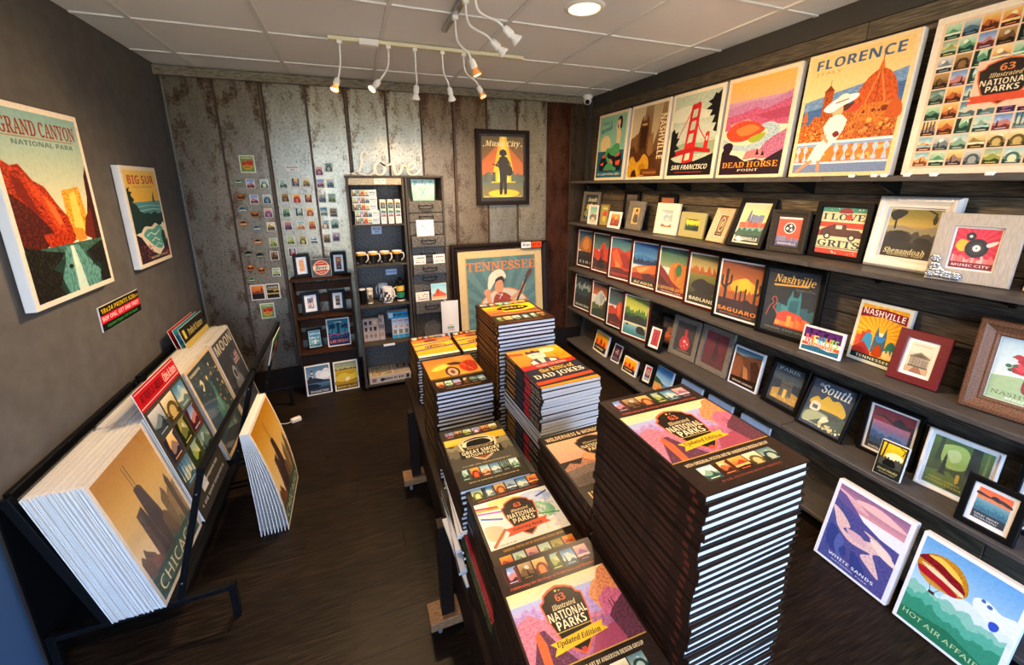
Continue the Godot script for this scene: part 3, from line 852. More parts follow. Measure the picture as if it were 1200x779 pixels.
	art("whitemug", 96, 64, "bg efece6;dots 2a2a2a 5 90 4 14 92 76 3.2 4a4a4a")
	art("tumbler", 96, 80, "bg 241c1a;r e8e4dc 4 8 44 34;r c83a2c 4 46 44 36;r e8c060 54 14 38 30;r 3a8a6a 54 50 38 30;o f0e0c0 26 62 7;pine 2a6a44 24 40 16 26;r efe8dc 0 92 100 8")
	art("cupprint", 64, 64, "bg e8e2d2;sky 5a5040 4 90 20 60 4 96 14 8a7a60;r c8a860 0 6 100 8")
	art("giftset", 120, 128, "bg b9aca6;r 2a2a3a 10 10 16 16;r 5a2a34 40 8 16 18;r e0c090 68 8 18 18;r 3a3a3a 10 36 16 18;r 4a4440 40 36 16 18;r 3a3634 68 36 18 18;o 8a7a74 18 76 10;o 8a7a74 48 76 10;o 8a7a74 76 76 10;r 9a8e88 8 58 84 3")
	art("bluebox", 48, 112, "bg c8dce8;r 3f9ac8 0 82 100 18;w d03a4a 50 14 70 7 28;dots b84a38 3 6 14 34 70 14 11 e8b880;r 8a7a68 18 56 64 22;r e8f0f4 10 4 80 4")
	art("bluetop", 128, 32, "bg 3f9ac8;r c8dce8 4 12 20 70;w 1c2a34 58 50 60 50 49")
	art("boardgame", 192, 104, "bg a89e98;r d8c4a0 4 6 54 84;minis 501 9 5 7 10 48 76 1.4;r 2a2624 70 12 22 34;r a89a80 74 18 14 22;r 8a807a 62 56 34 4")
	art("boardside", 192, 40, "bg b4aca8;o 2a2624 30 50 5;w 2a2624 58 50 46 34 22;r 8a6a5a 6 22 10 56;r 2a2a2a 88 20 8 60")
	art("giftbag", 96, 96, "bg a8d0c4;g 0 0 100 100 b8dcd0 8fc4b4;r e8dcb8 26 34 48 56;r 9fd0c0 30 38 40 48;l 4a8a8a 2 36 40 60 84;l 4a8a8a 2 60 42 38 80;t f4f4ec I 50 18 50 16 Nashville;dots 5a9a9a 4 10 6 6 88 22 4")
	art("feather", 64, 60, "bg e6eaea;l 5a8aa0 4 16 20 84 84;l 7aa8b8 3 20 50 60 30;l 9ac0c8 3 40 80 84 50;l c89a8a 2 24 74 70 22;l 4a7a94 3 60 16 30 40")
	art("cards", 64, 36, "bg efeae4;w 3a3434 50 28 80 24 56;r c8a890 16 52 68 8;w 6a4a4a 50 78 76 20 35")
	art("cards2", 72, 48, "bg ede6d8;dots 6a5a4a 4 16 8 20 84 40 4 b89a70;w 4a3c34 50 80 70 16 70")
	art("desertcard", 80, 72, "bg 9ad0dc;g 0 0 100 60 8acbdc c4e4e0;p d8694a 6 70 24 60 34 38 46 30 56 44 70 52 96 68 96 84 6 84;p b84e38 34 40 46 30 52 60 40 70;r e0b88a 0 80 100 20;r efe8dc 0 94 100 6")
	art("towelprint", 48, 40, "bg e9e9e7;w b85a5a 50 16 40 9 42;r 5a8a6a 18 32 64 20;w f0f0e8 50 42 50 12 35;r 7a8a80 18 54 64 4;w b84a4a 50 74 56 14 56")
	# --- canvases on the top shelf
	art("mermaid", 256, 330, "bg ead9b6;r 8fc0a8 5 4 90 92;t 5a8478 S 30 14 36 5 I_WAS_A;u 24506a I 30 23 40 7 -12 Mermaid;o e6cf9a 30 46 18;r 24586e 5 56 90 40;p 16242e 22 64 40 56 60 60 84 56 92 74 88 86 16 86 14 76;p d8583c 24 62 36 60 32 66 22 66;p d8583c 66 60 84 58 82 64 68 66;p d8583c 16 76 30 72 28 78;p d8583c 70 72 86 70 84 78 72 78;p d8583c 40 82 60 80 56 85 40 85;q 3a1c1a 66 14 70 8 78 8 82 16 80 26 74 22 68 24;q e4c49a 68 14 74 12 76 18 74 24 79 28 80 40 76 50 68 50 68 38 66 30 70 24;l e4c49a 4 70 30 64 22 68 14;q 5aa46a 66 46 78 48 80 58 68 64 52 62 44 58 40 64 54 70 62 76 54 80 40 70 32 60 38 52 52 52;q 4a9460 30 84 46 74 60 78 74 82 70 86 50 84;q d8704a 54 68 62 74 58 76 50 70;t f2e8cc I 50 91 80 5 in_a_previous_life!;mot 24586e 2f6c80 3 4 10 0.1;mot 5aa46a 48905c 4 6 6 0.15")
	art("nashguitar", 256, 330, "bg efe2c8;g 5 4 90 92 9a8262 4a2c1a;p c8b898 5 4 40 4 36 30 20 40 5 44;p b8a482 60 4 84 4 78 34 66 60 60 40;p 5a3a22 26 36 30 22 36 14 36 22 44 22 46 14 52 24 54 70 26 70;p 3c2414 30 30 50 30 48 70 32 70;p d8b878 34 26 46 26 46 28 34 28;p 7a5a38 10 44 22 38 26 76 10 76;p 8a6a44 54 46 66 38 70 76 54 76;p 4a2c18 5 58 16 54 24 64 44 58 60 70 80 60 80 96 5 96;q c99a32 6 74 16 68 26 76 36 74 46 66 58 72 62 82 58 92 40 96 6 96;q a87a20 36 82 46 78 54 84 52 92 40 92;p 3a2012 14 96 18 88 26 86 32 96;r 6a3a18 42 86 40 8;t c08a4a S 66 91 36 3 TENNESSEE;u f0dcb4 S 87 46 72 11 90 NASHVILLE;mot 5a3a22 6e4c2e 3 12 3 0.1;mot 4a2c18 5e3a20 4 8 4 0.1;mot c99a32 b5862a 5 3 3 0.15")
	art("sanfran", 256, 330, "bg efe4c8;r b9c6b4 5 4 90 92;q d8dcc8 5 20 40 16 70 24 95 18 95 30 50 34 5 32;q c8d0c0 5 40 50 36 95 42 95 54 5 54;p 9aa890 5 62 40 58 70 60 95 58 95 72 5 72;l c02c2c 1.4 10 66 30 40 46 18 62 44 78 58;p c23030 42 17 46 15 47 16 56 14 58 15 60 16 57 84 50 84 40 84 34 84;p b9c6b4 46 22 55 21 54 30 45 31;p b9c6b4 45 35 54 34 53 44 43 45;p b9c6b4 43 49 52 48 51 58 41 59;p dfd8bc 41 68 50 67 49 78 39 79;p b02828 5 70 30 66 60 64 88 68 88 72 60 69 30 72 5 76;p c23030 76 50 79 48 83 49 82 68 74 68;p dfd8bc 77.5 53 81 53 80.5 58 77 58;p 18181a 5 44 10 40 14 46 20 44 18 52 24 52 18 60 26 64 16 66 20 72 12 74 5 80;p 18181a 95 6 88 10 84 8 80 14 72 16 80 20 70 24 82 26 78 32 88 32 84 40 92 40 88 48 95 50;p 18181a 5 74 20 80 40 82 60 80 80 76 95 72 95 96 5 96;t f4f0e0 J 50 86.5 74 5.6 SAN_FRANCISCO;r b84038 22 92 56 0.9;mot b9c6b4 c8d2c0 3 3 7 0.15;mot 18181a 2a2a2c 4 7 7 0.25")
	art("deadhorse", 320, 410, "bg ecd9c0;g 5 4 90 26 ecb964 e8b08a;g 5 24 90 12 c79ab4 b48ab0;p b07aa0 5 30 40 26 70 28 95 22 95 40 5 40;p c8688a 5 38 30 36 50 32 60 36 80 32 95 28 95 52 70 50 40 48 5 52;p a84a6a 50 40 72 38 95 36 95 46 70 46;p e09090 10 46 40 42 46 46 20 52;q d4583c 8 54 20 46 36 44 56 48 66 54 54 60 34 64 16 62;q e88048 24 52 44 48 58 53 44 58 30 58;q b6c8d0 5 60 20 66 40 68 60 64 70 56 60 50 74 48 86 54 82 64 66 70 44 74 20 72 5 70;q 9aa83a 44 62 58 58 68 58 62 64 50 66;p c07a9a 70 66 84 60 95 56 95 82 60 82 62 74;p d88a8a 44 74 60 72 76 80 40 82;p 2a1a2a 5 74 10 68 16 66 22 70 18 76 30 78 44 84 60 82 70 84 84 78 95 74 95 97 5 97;e 2a1a2a 14 68 8 4;l 2a1a2a 3 14 68 12 80;p 2a1a2a 58 78 60 72 63 78;p 2a1a2a 66 79 68 74 71 79;t f0a030 F 50 87 82 5.4 DEAD_HORSE;t e8d8c0 S 50 92.5 30 2.2 POINT;mot c8688a a84e74 3 4 12 0.08;mot b07aa0 c48ab0 4 4 10 0.1;mot d4583c b0402e 5 6 8 0.1;mot c07a9a a0607e 6 7 7 0.08;mot e08080 c06a70 7 5 9 0.1;mot d88a8a b86a78 4 7 7 0.1;mot b6c8d0 94b0c0 5 3 10 0.15")
	art("florence", 400, 500, "bg efd7a6;g 4 3 92 34 f0cf8c f2d9a0;t 47648e S 50 9.5 80 7.5 FLORENCE;t c09a5c s 24 16.5 26 2.4 ITALY;p 6f93bf 4 38 30 34 60 30 96 24 96 60 4 60;p 4e74a8 4 46 40 42 70 34 96 34 96 60 4 60;p c46a2c 4 58 8 54 12 58 18 50 26 52 30 46 40 50 46 46 60 50 96 52 96 72 4 72;r b85a24 24 32 9 22;r 8a3c1c 26 36 2 4;p 8a3c1c 23 32 28.5 27 34 32;l 8a3c1c 0.6 28.5 28 28.5 23;p d06a2c 4 54 8 44 11 54;q d2622e 54 46 58 34 66 25 74 22 82 25 89 34 92 46 84 48 62 48;l e88a48 1.4 73.5 22 65 46;l e88a48 1.4 73.5 22 82 46;l 9a3a18 0.8 73.5 22 73.5 46;p d8742e 71 22 73.5 14 76 22;l a84a20 0.8 73.5 15 73.5 10;r e0883a 58 46 32 13;dots 7a3014 3 5 61 50 26 2 2.4;q c8602c 86 50 91 44 97 50 97 58 85 58;dots f0b45c 8 90 5 58 90 15 2.2 b85a28;dots 8a3818 9 40 5 62 90 11 1.2;r e8eef2 4 71.5 92 2.4;r 8fb0dc 4 73.5 92 15.5;r d98640 4 75.5 92 12.5;dots f0c070 4 60 5 75.5 90 12 1.8 b85a28;r cfe0f0 4 88.5 92 2;r 7a90b8 4 90 92 7;q b8cfe8 7 75 9.6 78 7.6 82 9.2 87 4.8 87 6.4 82 4.4 78;q b8cfe8 15 75 17.6 78 15.6 82 17.2 87 12.8 87 14.4 82 12.4 78;q b8cfe8 47 75 49.6 78 47.6 82 49.2 87 44.8 87 46.4 82 44.4 78;q b8cfe8 56 75 58.6 78 56.6 82 58.2 87 53.8 87 55.4 82 53.4 78;q b8cfe8 65 75 67.6 78 65.6 82 67.2 87 62.8 87 64.4 82 62.4 78;q b8cfe8 74 75 76.6 78 74.6 82 76.2 87 71.8 87 73.4 82 71.4 78;q b8cfe8 83 75 85.6 78 83.6 82 85.2 87 80.8 87 82.4 82 80.4 78;q b8cfe8 92 75 94.6 78 92.6 82 94.2 87 89.8 87 91.4 82 89.4 78;q c8503a 44 46 52 44 62 46 58 50 48 50 42 50;q 5a3028 42 42 50 44 56 43 48 49;q e8b890 36 46 44 43 46 50 42 54 37 52;p f6f4ee 34 53 40 51 47 52 52 56 50 64 47 68 46 70 36 80 32 88 22 88 18 87 24 76 34 68 36 62;p f6f4ee 34 53 29 60 33 67 37 64;q 7a2c2c 40 66 44 64 47 67 43 69;q ffffff 26 46 34 40 46 37 58 37 56 41 44 45 34 49;q f4f0e6 38 40 42 36 48 36 50 41 44 44;l 7a2c2c 0.9 37 42 49 40;l e8a07a 3 30 66 36 72;l e69a78 3.4 24 87 16 91 9 96;l e69a78 3.4 31 87 32 95;mot c46a2c 9a4a20 3 9 9 0.05;mot c46a2c e89a4a 4 9 9 0.12;mot d2622e b44e24 5 6 4 0.12;mot 6f93bf 82a6cc 6 3 8 0.08;mot 4e74a8 4168a0 7 3 8 0.1;mot b85a24 984418 3 9 6 0.1;mot e0883a b86428 8 9 6 0.05")
	art("npgrid", 400, 500, "bg f1e6d2;r e9cdb0 5 4 90 92;minis 600 8 9 7 5.5 86 89 1.3;r e9cdb0 33 32.5 34 28.5;shield 2b2320 d87048 50 46 32 26;t e08a50 S 50 38 8 4 63;t f0d8a0 I 50 42 18 2.6 Illustrated;t f4e8c8 S 50 46 26 3.4 NATIONAL;t f4e8c8 S 50 50 18 3.4 PARKS;p d8583c 31 53 69 53 66 55 69 57.5 31 57.5 34 55")
	# --- framed prints on the display wall
	art("southgold", 144, 180, "bg 23301f;g 0 0 100 100 1f2b1e 2e3d26;t f2e8c0 I 54 20 66 16 South;q e8c23a 14 54 24 38 40 42 52 34 66 42 86 38 90 56 60 60 30 62;q 8a9a5a 10 66 50 58 92 64 92 84 10 86;q c8c890 40 66 60 70 46 84 30 90 60 90 70 74;l 2f3a22 2 60 56 58 34;dots f0ecd8 3 12 8 84 84 10 2;w dcd8b0 50 94 64 3 8")
	art("tealsmall", 80, 100, "bg e8e0cc;g 8 6 84 50 7cc0b0 c8dcc0;p 9a6a4a 8 56 40 46 70 52 92 48 92 60 8 62;r 4a6a74 8 62 84 18;e e8e0cc 50 72 26 6;r d8c8a0 8 82 84 12")
	art("goldsmall", 72, 110, "bg b8984a;r 9aa04a 8 6 84 88;w e8dca0 50 18 60 10 42;dots c82a20 4 20 28 34 44 20 9 e04030;p e8b83a 30 58 70 58 64 84 36 84")
	art("orangesmall", 100, 80, "bg f0e8d8;g 8 8 84 60 e8a02c c84a1c;sky 6a1c14 4 74 20 46 8 92 10 c86a20;r 8a3010 8 74 84 18;o f4d060 56 34 9")
	art("greysmall", 80, 110, "bg d8b464;q 4a4438 20 80 30 40 44 26 60 28 74 50 80 84 50 92;q c8a878 40 30 50 18 62 26 58 44 44 44;q 2a2a2c 36 20 50 10 66 18 60 26 40 26")
	art("darka", 110, 140, "bg 3a2a24;q c85a24 20 70 40 52 60 60 84 56 80 84 40 92;q e8843a 30 76 50 66 64 74 56 86;g 0 0 100 30 6a5a50 3a2c28;e 8a5a3c 56 44 20 12")
	art("darkb", 120, 40, "bg a8602c;w 5a2c14 50 50 80 44 1")
	art("creamart", 80, 100, "bg cfd8d4;g 0 0 100 70 c4d4d8 e8e4d8;q a8b8bc 10 40 40 24 60 34 90 20 84 60 30 66;q e0d0c8 30 50 60 44 70 66 40 72;r a8623c 0 82 100 18;e f0ece0 50 84 24 6;w 8a9aa0 50 14 70 10 77")
	art("oliveart", 110, 110, "bg e8d030;g 0 0 100 50 f2e23c e8c828;m 3a6a2c 48 12 4 6 100;m 1c3a1a 62 10 6 8 100;p 14201a 40 100 60 60 80 56 100 62 100 100;t 3a4a18 S 46 10 66 8 GREAT_SMOKY")
	art("woodart", 70, 110, "bg 8a5a30;e e8d0a0 50 44 30 34;e 3a5a4a 50 44 24 28;e e8b860 54 40 10 14;q d8a070 34 40 44 30 50 50 40 62;r 2a2018 10 82 80 12;t f0d890 S 50 88 60 6 COFFEE")
	art("nashcity", 180, 240, "bg efe6cc;g 6 5 88 44 cfd8b0 e8d890;p 6a6a94 26 48 30 22 33 16 36 22 40 48;sky 5a6a9a 5 52 14 26 40 78 8 7a86a8;r c8583c 6 48 88 14;sky a84a38 9 62 8 18 6 94 7 d8745a;p 7fa8a0 6 62 94 58 94 72 6 74;q 2a5a44 6 70 14 62 22 68 30 60 40 68 50 62 60 68 72 60 84 68 94 62 94 80 6 80;r 1c3a3c 6 78 88 17;t f2eedc S 50 87 74 7.5 NASHVILLE")
	art("tristar", 120, 150, "bg d0583c;r e8dcd8 0 0 100 8;tri3 f0ece8 2a2c30 f0ece8 52 38 24;sky 6a6a90 5 92 14 30 0 100 8 8a86a8;r 5a5a84 0 84 100 16;t f0ece8 S 50 91 76 6.5 NASHVILLE")
	art("grits", 220, 250, "bg e6e0b6;r 4f9a84 0 0 100 11;dots f4ecd0 3 6 6 3 88 4 1.6;t 1f3444 F 50 21 90 13 I_LOVE;o d84a34 62 21 7;q a03034 38 12 48 3 60 3 68 12;r d8452f 0 32 100 11;r c83a2c 0 50 100 12;p 5a3228 4 60 6 48 20 42 34 36 60 36 62 46 88 46 96 52 96 62 4 62;r d8e0d0 38 38 14 8;o 2a2220 22 62 8;o e8e0c8 22 62 4.5;o 2a2220 76 62 8;o e8e0c8 76 62 4.5;t 1f3444 F 50 77 92 14 GRITS;r d8452f 0 89 100 11;dots f4ecd0 7 8 4 92 90 5 1.8;r 4a4438 4 85.5 92 1.6")
	art("shenandoah", 240, 250, "bg 4c4824;g 0 0 100 34 8a8430 c8b060;g 0 34 100 30 c0a868 5a5448;q 9a9478 0 38 30 34 60 40 100 32 100 50 0 52;m 4a4640 48 6 2 5 70;p 2a2622 0 60 20 52 40 50 56 56 50 70 100 62 100 100 0 100;q 1c1816 60 66 64 58 76 56 88 60 90 68 80 70;q 1c1816 4 58 10 48 30 44 44 50 46 66 6 68;l 1c1816 4 14 0 16 40;q 1c1816 0 10 16 2 34 6 24 18 10 24;l 1c1816 3 70 0 88 8 84 20;e 1c1816 88 20 4 9;t e6dcae I 46 86 80 12 Shenandoah;t d0c890 S 50 94.5 70 3.4 NATIONAL_PARK")
	art("record", 150, 170, "bg c8203c;rays d83a54 50 40 20 90;q e8b83a 6 44 16 28 34 34 36 50 20 58;o 1a1618 36 20 11;o e8e0d8 36 20 4;o 1a1618 54 48 26;o 3a3436 54 48 16;o f0e8e0 54 48 9;o 1a1618 54 48 2;q e8dcd0 74 36 96 28 94 36 78 44;sky f0c8b8 5 84 6 20 4 96 5 e06a6a;r 7a1228 0 84 100 16;t f4d8d0 S 50 91 84 6 MUSIC_CITY")
	ink_shade = 0.3  # weaker light under the shelves painted in as darker prints
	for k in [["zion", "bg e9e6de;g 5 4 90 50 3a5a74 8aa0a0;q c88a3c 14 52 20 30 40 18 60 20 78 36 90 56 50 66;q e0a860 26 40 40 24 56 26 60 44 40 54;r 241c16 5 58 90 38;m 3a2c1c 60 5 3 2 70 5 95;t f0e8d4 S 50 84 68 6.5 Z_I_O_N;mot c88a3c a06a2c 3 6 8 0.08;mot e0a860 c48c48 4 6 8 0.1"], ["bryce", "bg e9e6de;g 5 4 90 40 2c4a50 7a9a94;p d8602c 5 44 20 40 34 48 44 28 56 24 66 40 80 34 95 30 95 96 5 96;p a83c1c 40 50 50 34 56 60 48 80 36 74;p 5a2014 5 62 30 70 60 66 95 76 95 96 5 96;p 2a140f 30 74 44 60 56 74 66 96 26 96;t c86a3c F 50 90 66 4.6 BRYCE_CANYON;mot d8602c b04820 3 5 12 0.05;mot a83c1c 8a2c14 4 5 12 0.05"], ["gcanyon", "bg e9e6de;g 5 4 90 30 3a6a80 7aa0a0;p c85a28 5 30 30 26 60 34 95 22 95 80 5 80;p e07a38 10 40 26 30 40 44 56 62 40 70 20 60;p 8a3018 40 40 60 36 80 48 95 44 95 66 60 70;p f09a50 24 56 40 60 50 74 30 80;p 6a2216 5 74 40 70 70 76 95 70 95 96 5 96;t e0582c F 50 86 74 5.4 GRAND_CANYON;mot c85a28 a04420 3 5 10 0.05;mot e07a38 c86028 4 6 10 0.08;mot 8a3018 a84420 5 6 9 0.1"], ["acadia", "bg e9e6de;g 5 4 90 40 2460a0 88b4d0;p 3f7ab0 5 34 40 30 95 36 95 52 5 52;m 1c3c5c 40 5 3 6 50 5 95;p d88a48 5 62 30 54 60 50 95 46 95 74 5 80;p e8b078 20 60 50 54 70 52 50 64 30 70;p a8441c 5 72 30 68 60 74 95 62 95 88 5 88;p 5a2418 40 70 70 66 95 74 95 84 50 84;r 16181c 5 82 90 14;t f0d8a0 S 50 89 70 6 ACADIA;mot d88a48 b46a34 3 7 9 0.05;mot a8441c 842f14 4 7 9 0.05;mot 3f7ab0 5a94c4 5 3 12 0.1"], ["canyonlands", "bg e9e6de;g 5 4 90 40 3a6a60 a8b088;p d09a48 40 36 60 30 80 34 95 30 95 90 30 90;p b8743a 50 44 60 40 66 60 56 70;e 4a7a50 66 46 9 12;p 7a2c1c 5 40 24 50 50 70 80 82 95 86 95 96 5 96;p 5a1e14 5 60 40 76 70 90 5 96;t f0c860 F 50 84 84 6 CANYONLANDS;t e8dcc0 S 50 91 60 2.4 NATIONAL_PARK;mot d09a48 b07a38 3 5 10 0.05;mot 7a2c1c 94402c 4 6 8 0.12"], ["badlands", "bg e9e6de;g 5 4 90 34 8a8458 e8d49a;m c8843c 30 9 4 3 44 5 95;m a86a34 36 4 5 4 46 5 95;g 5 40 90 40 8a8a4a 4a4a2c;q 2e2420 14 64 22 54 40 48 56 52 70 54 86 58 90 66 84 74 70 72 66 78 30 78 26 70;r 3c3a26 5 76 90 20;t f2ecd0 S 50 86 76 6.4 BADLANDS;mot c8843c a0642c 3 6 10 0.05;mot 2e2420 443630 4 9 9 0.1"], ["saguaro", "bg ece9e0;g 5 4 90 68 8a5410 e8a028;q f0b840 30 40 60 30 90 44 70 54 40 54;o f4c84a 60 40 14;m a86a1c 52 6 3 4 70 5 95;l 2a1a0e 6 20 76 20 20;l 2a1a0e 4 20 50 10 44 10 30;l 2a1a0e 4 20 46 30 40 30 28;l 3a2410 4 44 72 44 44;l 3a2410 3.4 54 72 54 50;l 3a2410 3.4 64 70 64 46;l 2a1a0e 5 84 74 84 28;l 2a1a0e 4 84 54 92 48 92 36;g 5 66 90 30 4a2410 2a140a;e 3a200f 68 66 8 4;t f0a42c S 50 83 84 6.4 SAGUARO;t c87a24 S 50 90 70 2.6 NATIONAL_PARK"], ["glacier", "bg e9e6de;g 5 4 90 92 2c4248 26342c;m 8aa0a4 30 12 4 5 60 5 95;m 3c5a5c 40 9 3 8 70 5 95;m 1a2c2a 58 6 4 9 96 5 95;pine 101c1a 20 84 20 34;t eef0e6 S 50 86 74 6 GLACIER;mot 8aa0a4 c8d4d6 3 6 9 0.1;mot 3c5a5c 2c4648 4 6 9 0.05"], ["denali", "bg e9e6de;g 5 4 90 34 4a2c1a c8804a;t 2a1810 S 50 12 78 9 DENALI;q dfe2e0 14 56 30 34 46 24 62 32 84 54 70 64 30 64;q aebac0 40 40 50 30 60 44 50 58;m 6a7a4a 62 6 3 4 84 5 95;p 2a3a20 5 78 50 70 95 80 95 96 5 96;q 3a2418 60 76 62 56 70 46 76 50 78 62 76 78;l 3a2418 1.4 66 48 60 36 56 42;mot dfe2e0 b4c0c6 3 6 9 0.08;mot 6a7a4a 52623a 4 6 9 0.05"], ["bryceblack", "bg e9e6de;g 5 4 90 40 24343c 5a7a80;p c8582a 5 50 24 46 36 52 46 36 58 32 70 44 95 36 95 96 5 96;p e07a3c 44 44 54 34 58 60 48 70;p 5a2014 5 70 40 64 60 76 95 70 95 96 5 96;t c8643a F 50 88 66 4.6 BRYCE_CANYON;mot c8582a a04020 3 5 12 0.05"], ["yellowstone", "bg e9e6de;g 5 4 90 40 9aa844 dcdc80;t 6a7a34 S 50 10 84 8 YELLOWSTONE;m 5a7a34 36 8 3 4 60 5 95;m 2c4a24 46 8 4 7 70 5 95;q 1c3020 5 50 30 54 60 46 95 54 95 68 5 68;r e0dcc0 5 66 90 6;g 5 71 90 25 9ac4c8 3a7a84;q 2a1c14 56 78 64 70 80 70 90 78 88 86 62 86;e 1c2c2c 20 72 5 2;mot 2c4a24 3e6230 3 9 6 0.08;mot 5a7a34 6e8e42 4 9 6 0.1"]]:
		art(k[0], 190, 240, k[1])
	ink_shade = 0.0
	ink_shade = 0.08
	art("nashneon", 256, 330, "bg 14181a;dots c8b068 3 26 4 4 92 50 0.6;t e0b048 I 52 14 76 13 Nashville;p e8a838 14 24 76 20 80 22 16 27;t 8a8a78 s 74 28 36 2.4 TENNESSEE;p 2f7a7c 44 66 46 44 50 38 52 28 55 40 64 40 67 28 70 42 72 72 44 72;p 1f5a60 50 46 66 44 66 70 50 70;sky 2a6a70 5 74 10 24 26 44 7 3c8a8a;sky 24585e 7 76 12 26 72 92 6;p d8482c 20 74 44 62 74 66 88 80 88 88 24 88;sky e86a38 9 86 6 18 28 86 7 f0a848;c d8603a 1.2 8 76 14 60 20 54 16 48 22 44 26 52 20 62;l d8603a 1.4 20 60 34 74;p 0c0e10 10 92 16 70 22 66 30 72 26 92;t a0a890 s 50 93 78 2.6 MUSIC_CITY_USA")
	art("memphis", 130, 96, "bg f0ece6;r 5a2c6a 4 6 92 40;dots 2a1438 5 14 6 8 86 22 3;t e86a5a S 20 46 20 30 M;t f0d070 S 36 46 12 30 E;t 48a8b0 S 50 46 16 30 MP;t f0a040 S 66 46 14 30 H;t 90c860 S 82 46 18 30 IS;r e8582c 4 62 92 12;t fff4e0 S 50 68 66 8 TENNESSEE;p 2f6a80 4 78 40 72 70 80 96 74 96 94 4 94")
	art("nashcanvas", 220, 270, "bg d9dccb;r e2a22c 6 5 88 90;rays f0c048 50 52 26 60;r d9dccb 0 0 6 100;r d9dccb 94 0 6 100;r d9dccb 0 0 100 5;p 8a2034 6 12 50 8 94 12 94 26 50 21 6 26;u f6ecdc S 50 16.5 80 9.5 2 NASHVILLE;sky b84034 4 82 20 40 8 34 9 d86a4a;q 4a9ac0 22 78 24 56 32 50 40 56 40 78;p 5a6a6c 42 80 44 48 47 36 50 46 60 46 63 36 66 50 68 80;p 3f88c8 44 52 66 52 60 62 50 62;p e8e4d0 50 46 60 46 58 52 52 52;q 3a7a70 68 80 70 62 78 56 86 62 88 80;q b84a20 46 84 50 70 56 66 62 72 64 84;sky f0d8a0 8 84 6 14 66 92 3;p a83a34 6 80 26 66 44 82 44 88 6 88;r 14302e 6 86 88 9;t f0e4c8 S 50 90.5 66 4.4 TENNESSEE;r d9dccb 0 95 100 5")
	art("parthenon", 120, 140, "bg e2d0ac;q ece0c4 0 0 100 0 100 30 60 36 0 30;t b09a74 F 50 10 70 4.6 PARTHENON;p 8a7a62 10 46 50 30 92 44 92 50 10 52;p 5c5040 20 46 50 36 82 46;sky 8a7c66 3 76 24 24 14 88 6 a89a80;r 4a4236 12 76 80 4;r c8a880 0 80 100 20;p 9a6a48 40 80 60 80 80 100 20 100")
	art("flowers", 150, 230, "bg cfe0e0;g 0 0 100 62 bcd4dc dce6dc;p a8c090 0 62 40 58 100 66 100 100 0 100;q b82a34 40 40 30 34 36 24 52 22 66 26 78 24 88 36 80 50 60 54 44 50;dots d84a50 4 26 26 22 66 30 8 a01c28;dots 3a6a4a 6 10 20 22 76 32 4;q 8a3034 50 52 76 52 70 64 76 80 50 82 44 70;t 5a6a4a f 50 88 86 6 NASHVILLE;t f0f0e8 I 56 95 60 5.5 Music_City")
	art("redcard", 80, 120, "bg f0ece8;r a82434 10 7 80 86;q 7a1420 40 60 46 44 44 24 56 24 54 44 60 60 56 74 44 74;t 5a1018 S 50 82 50 5 NASHVILLE")
	art("redguitar", 120, 150, "bg 2a1c1c;g 0 0 100 100 4a3a30 241a18;q b82430 24 70 34 50 44 44 42 24 56 24 56 44 66 50 76 70 64 88 36 88;o e8b8a0 50 62 6;dots e8c8b0 3 8 32 56 36 26 3;w b89a6a 50 94 60 3.6 63")
	art("redtwo", 140, 160, "bg 6a1420;g 0 0 100 100 7a1824 501018;q 401010 40 60 46 40 44 14 56 14 54 40 62 60 58 80 42 80;t 3a0c10 S 50 90 60 5 NASHVILLE")
	art("gccanvas", 150, 190, "bg dfe6ee;g 5 4 90 20 4a6a80 8aa0a8;p 6a4a38 5 18 30 22 95 12 95 96 5 96;p 8a5a40 5 30 24 24 40 40 36 80 5 80;p b07a54 40 44 56 50 66 76 50 84;p 4a3026 60 30 80 24 95 40 95 80 76 76;p 2a1c18 5 78 95 74 95 96 5 96;t e8dcc8 S 50 88 70 4.6 GRAND_CANYON")
	art("paris", 140, 170, "bg 2a3440;g 0 0 100 40 22303c 4a5a60;t c8d0cc f 46 10 66 8 PARIS;p b8944a 10 66 40 58 60 58 96 64 96 90 10 92;p 5c5a50 34 40 70 36 74 78 60 78 58 56 46 58 46 78 34 80;r 3c3c38 36 46 36 3;p e8c468 48 60 56 58 56 80 48 80;dots f0d070 4 24 12 74 80 14 1.6;r 1c2024 0 90 100 10")
	art("south", 170, 190, "bg 2f3e52;t eef0e0 I 56 15 66 20 South;t eef0e0 I 22 10 14 7 the;q dcb83a 8 52 20 36 32 40 42 28 56 34 68 30 82 38 92 52 80 62 40 60;q 4a5c50 10 66 50 58 96 62 96 90 6 92;q e6e2c8 14 50 24 46 34 50 34 64 14 66;r 5a5a50 18 54 12 8;q a8b088 30 66 60 68 40 80 20 92 6 92 8 74;q dce0c0 50 70 64 74 56 82 44 88;e 4a4a44 72 66 14 4;dots f0e8d0 5 16 40 84 56 12 3 d8b850;w e8e4cc 40 92 60 3 43")
	art("shenred", 170, 190, "bg d8d0c0;r 8a2c30 5 4 90 92;q 2a1a20 5 26 30 24 60 34 95 30 95 24 60 28 30 20;q 2a1a20 52 28 56 20 66 18 76 24 74 30;g 5 34 90 50 b87a90 4a6a9a;m 7a8ab0 50 5 3 4 80 5 95;m 4a6a9c 58 5 3 8 86 5 95;m 2c4a74 68 5 4 9 92 5 95;p 1c1820 5 30 10 34 12 80 5 84;p 1c1820 95 28 88 34 86 80 95 84;r 1a1c28 5 82 90 14;t e8e0d0 S 44 90 62 5 SHENANDOAH")
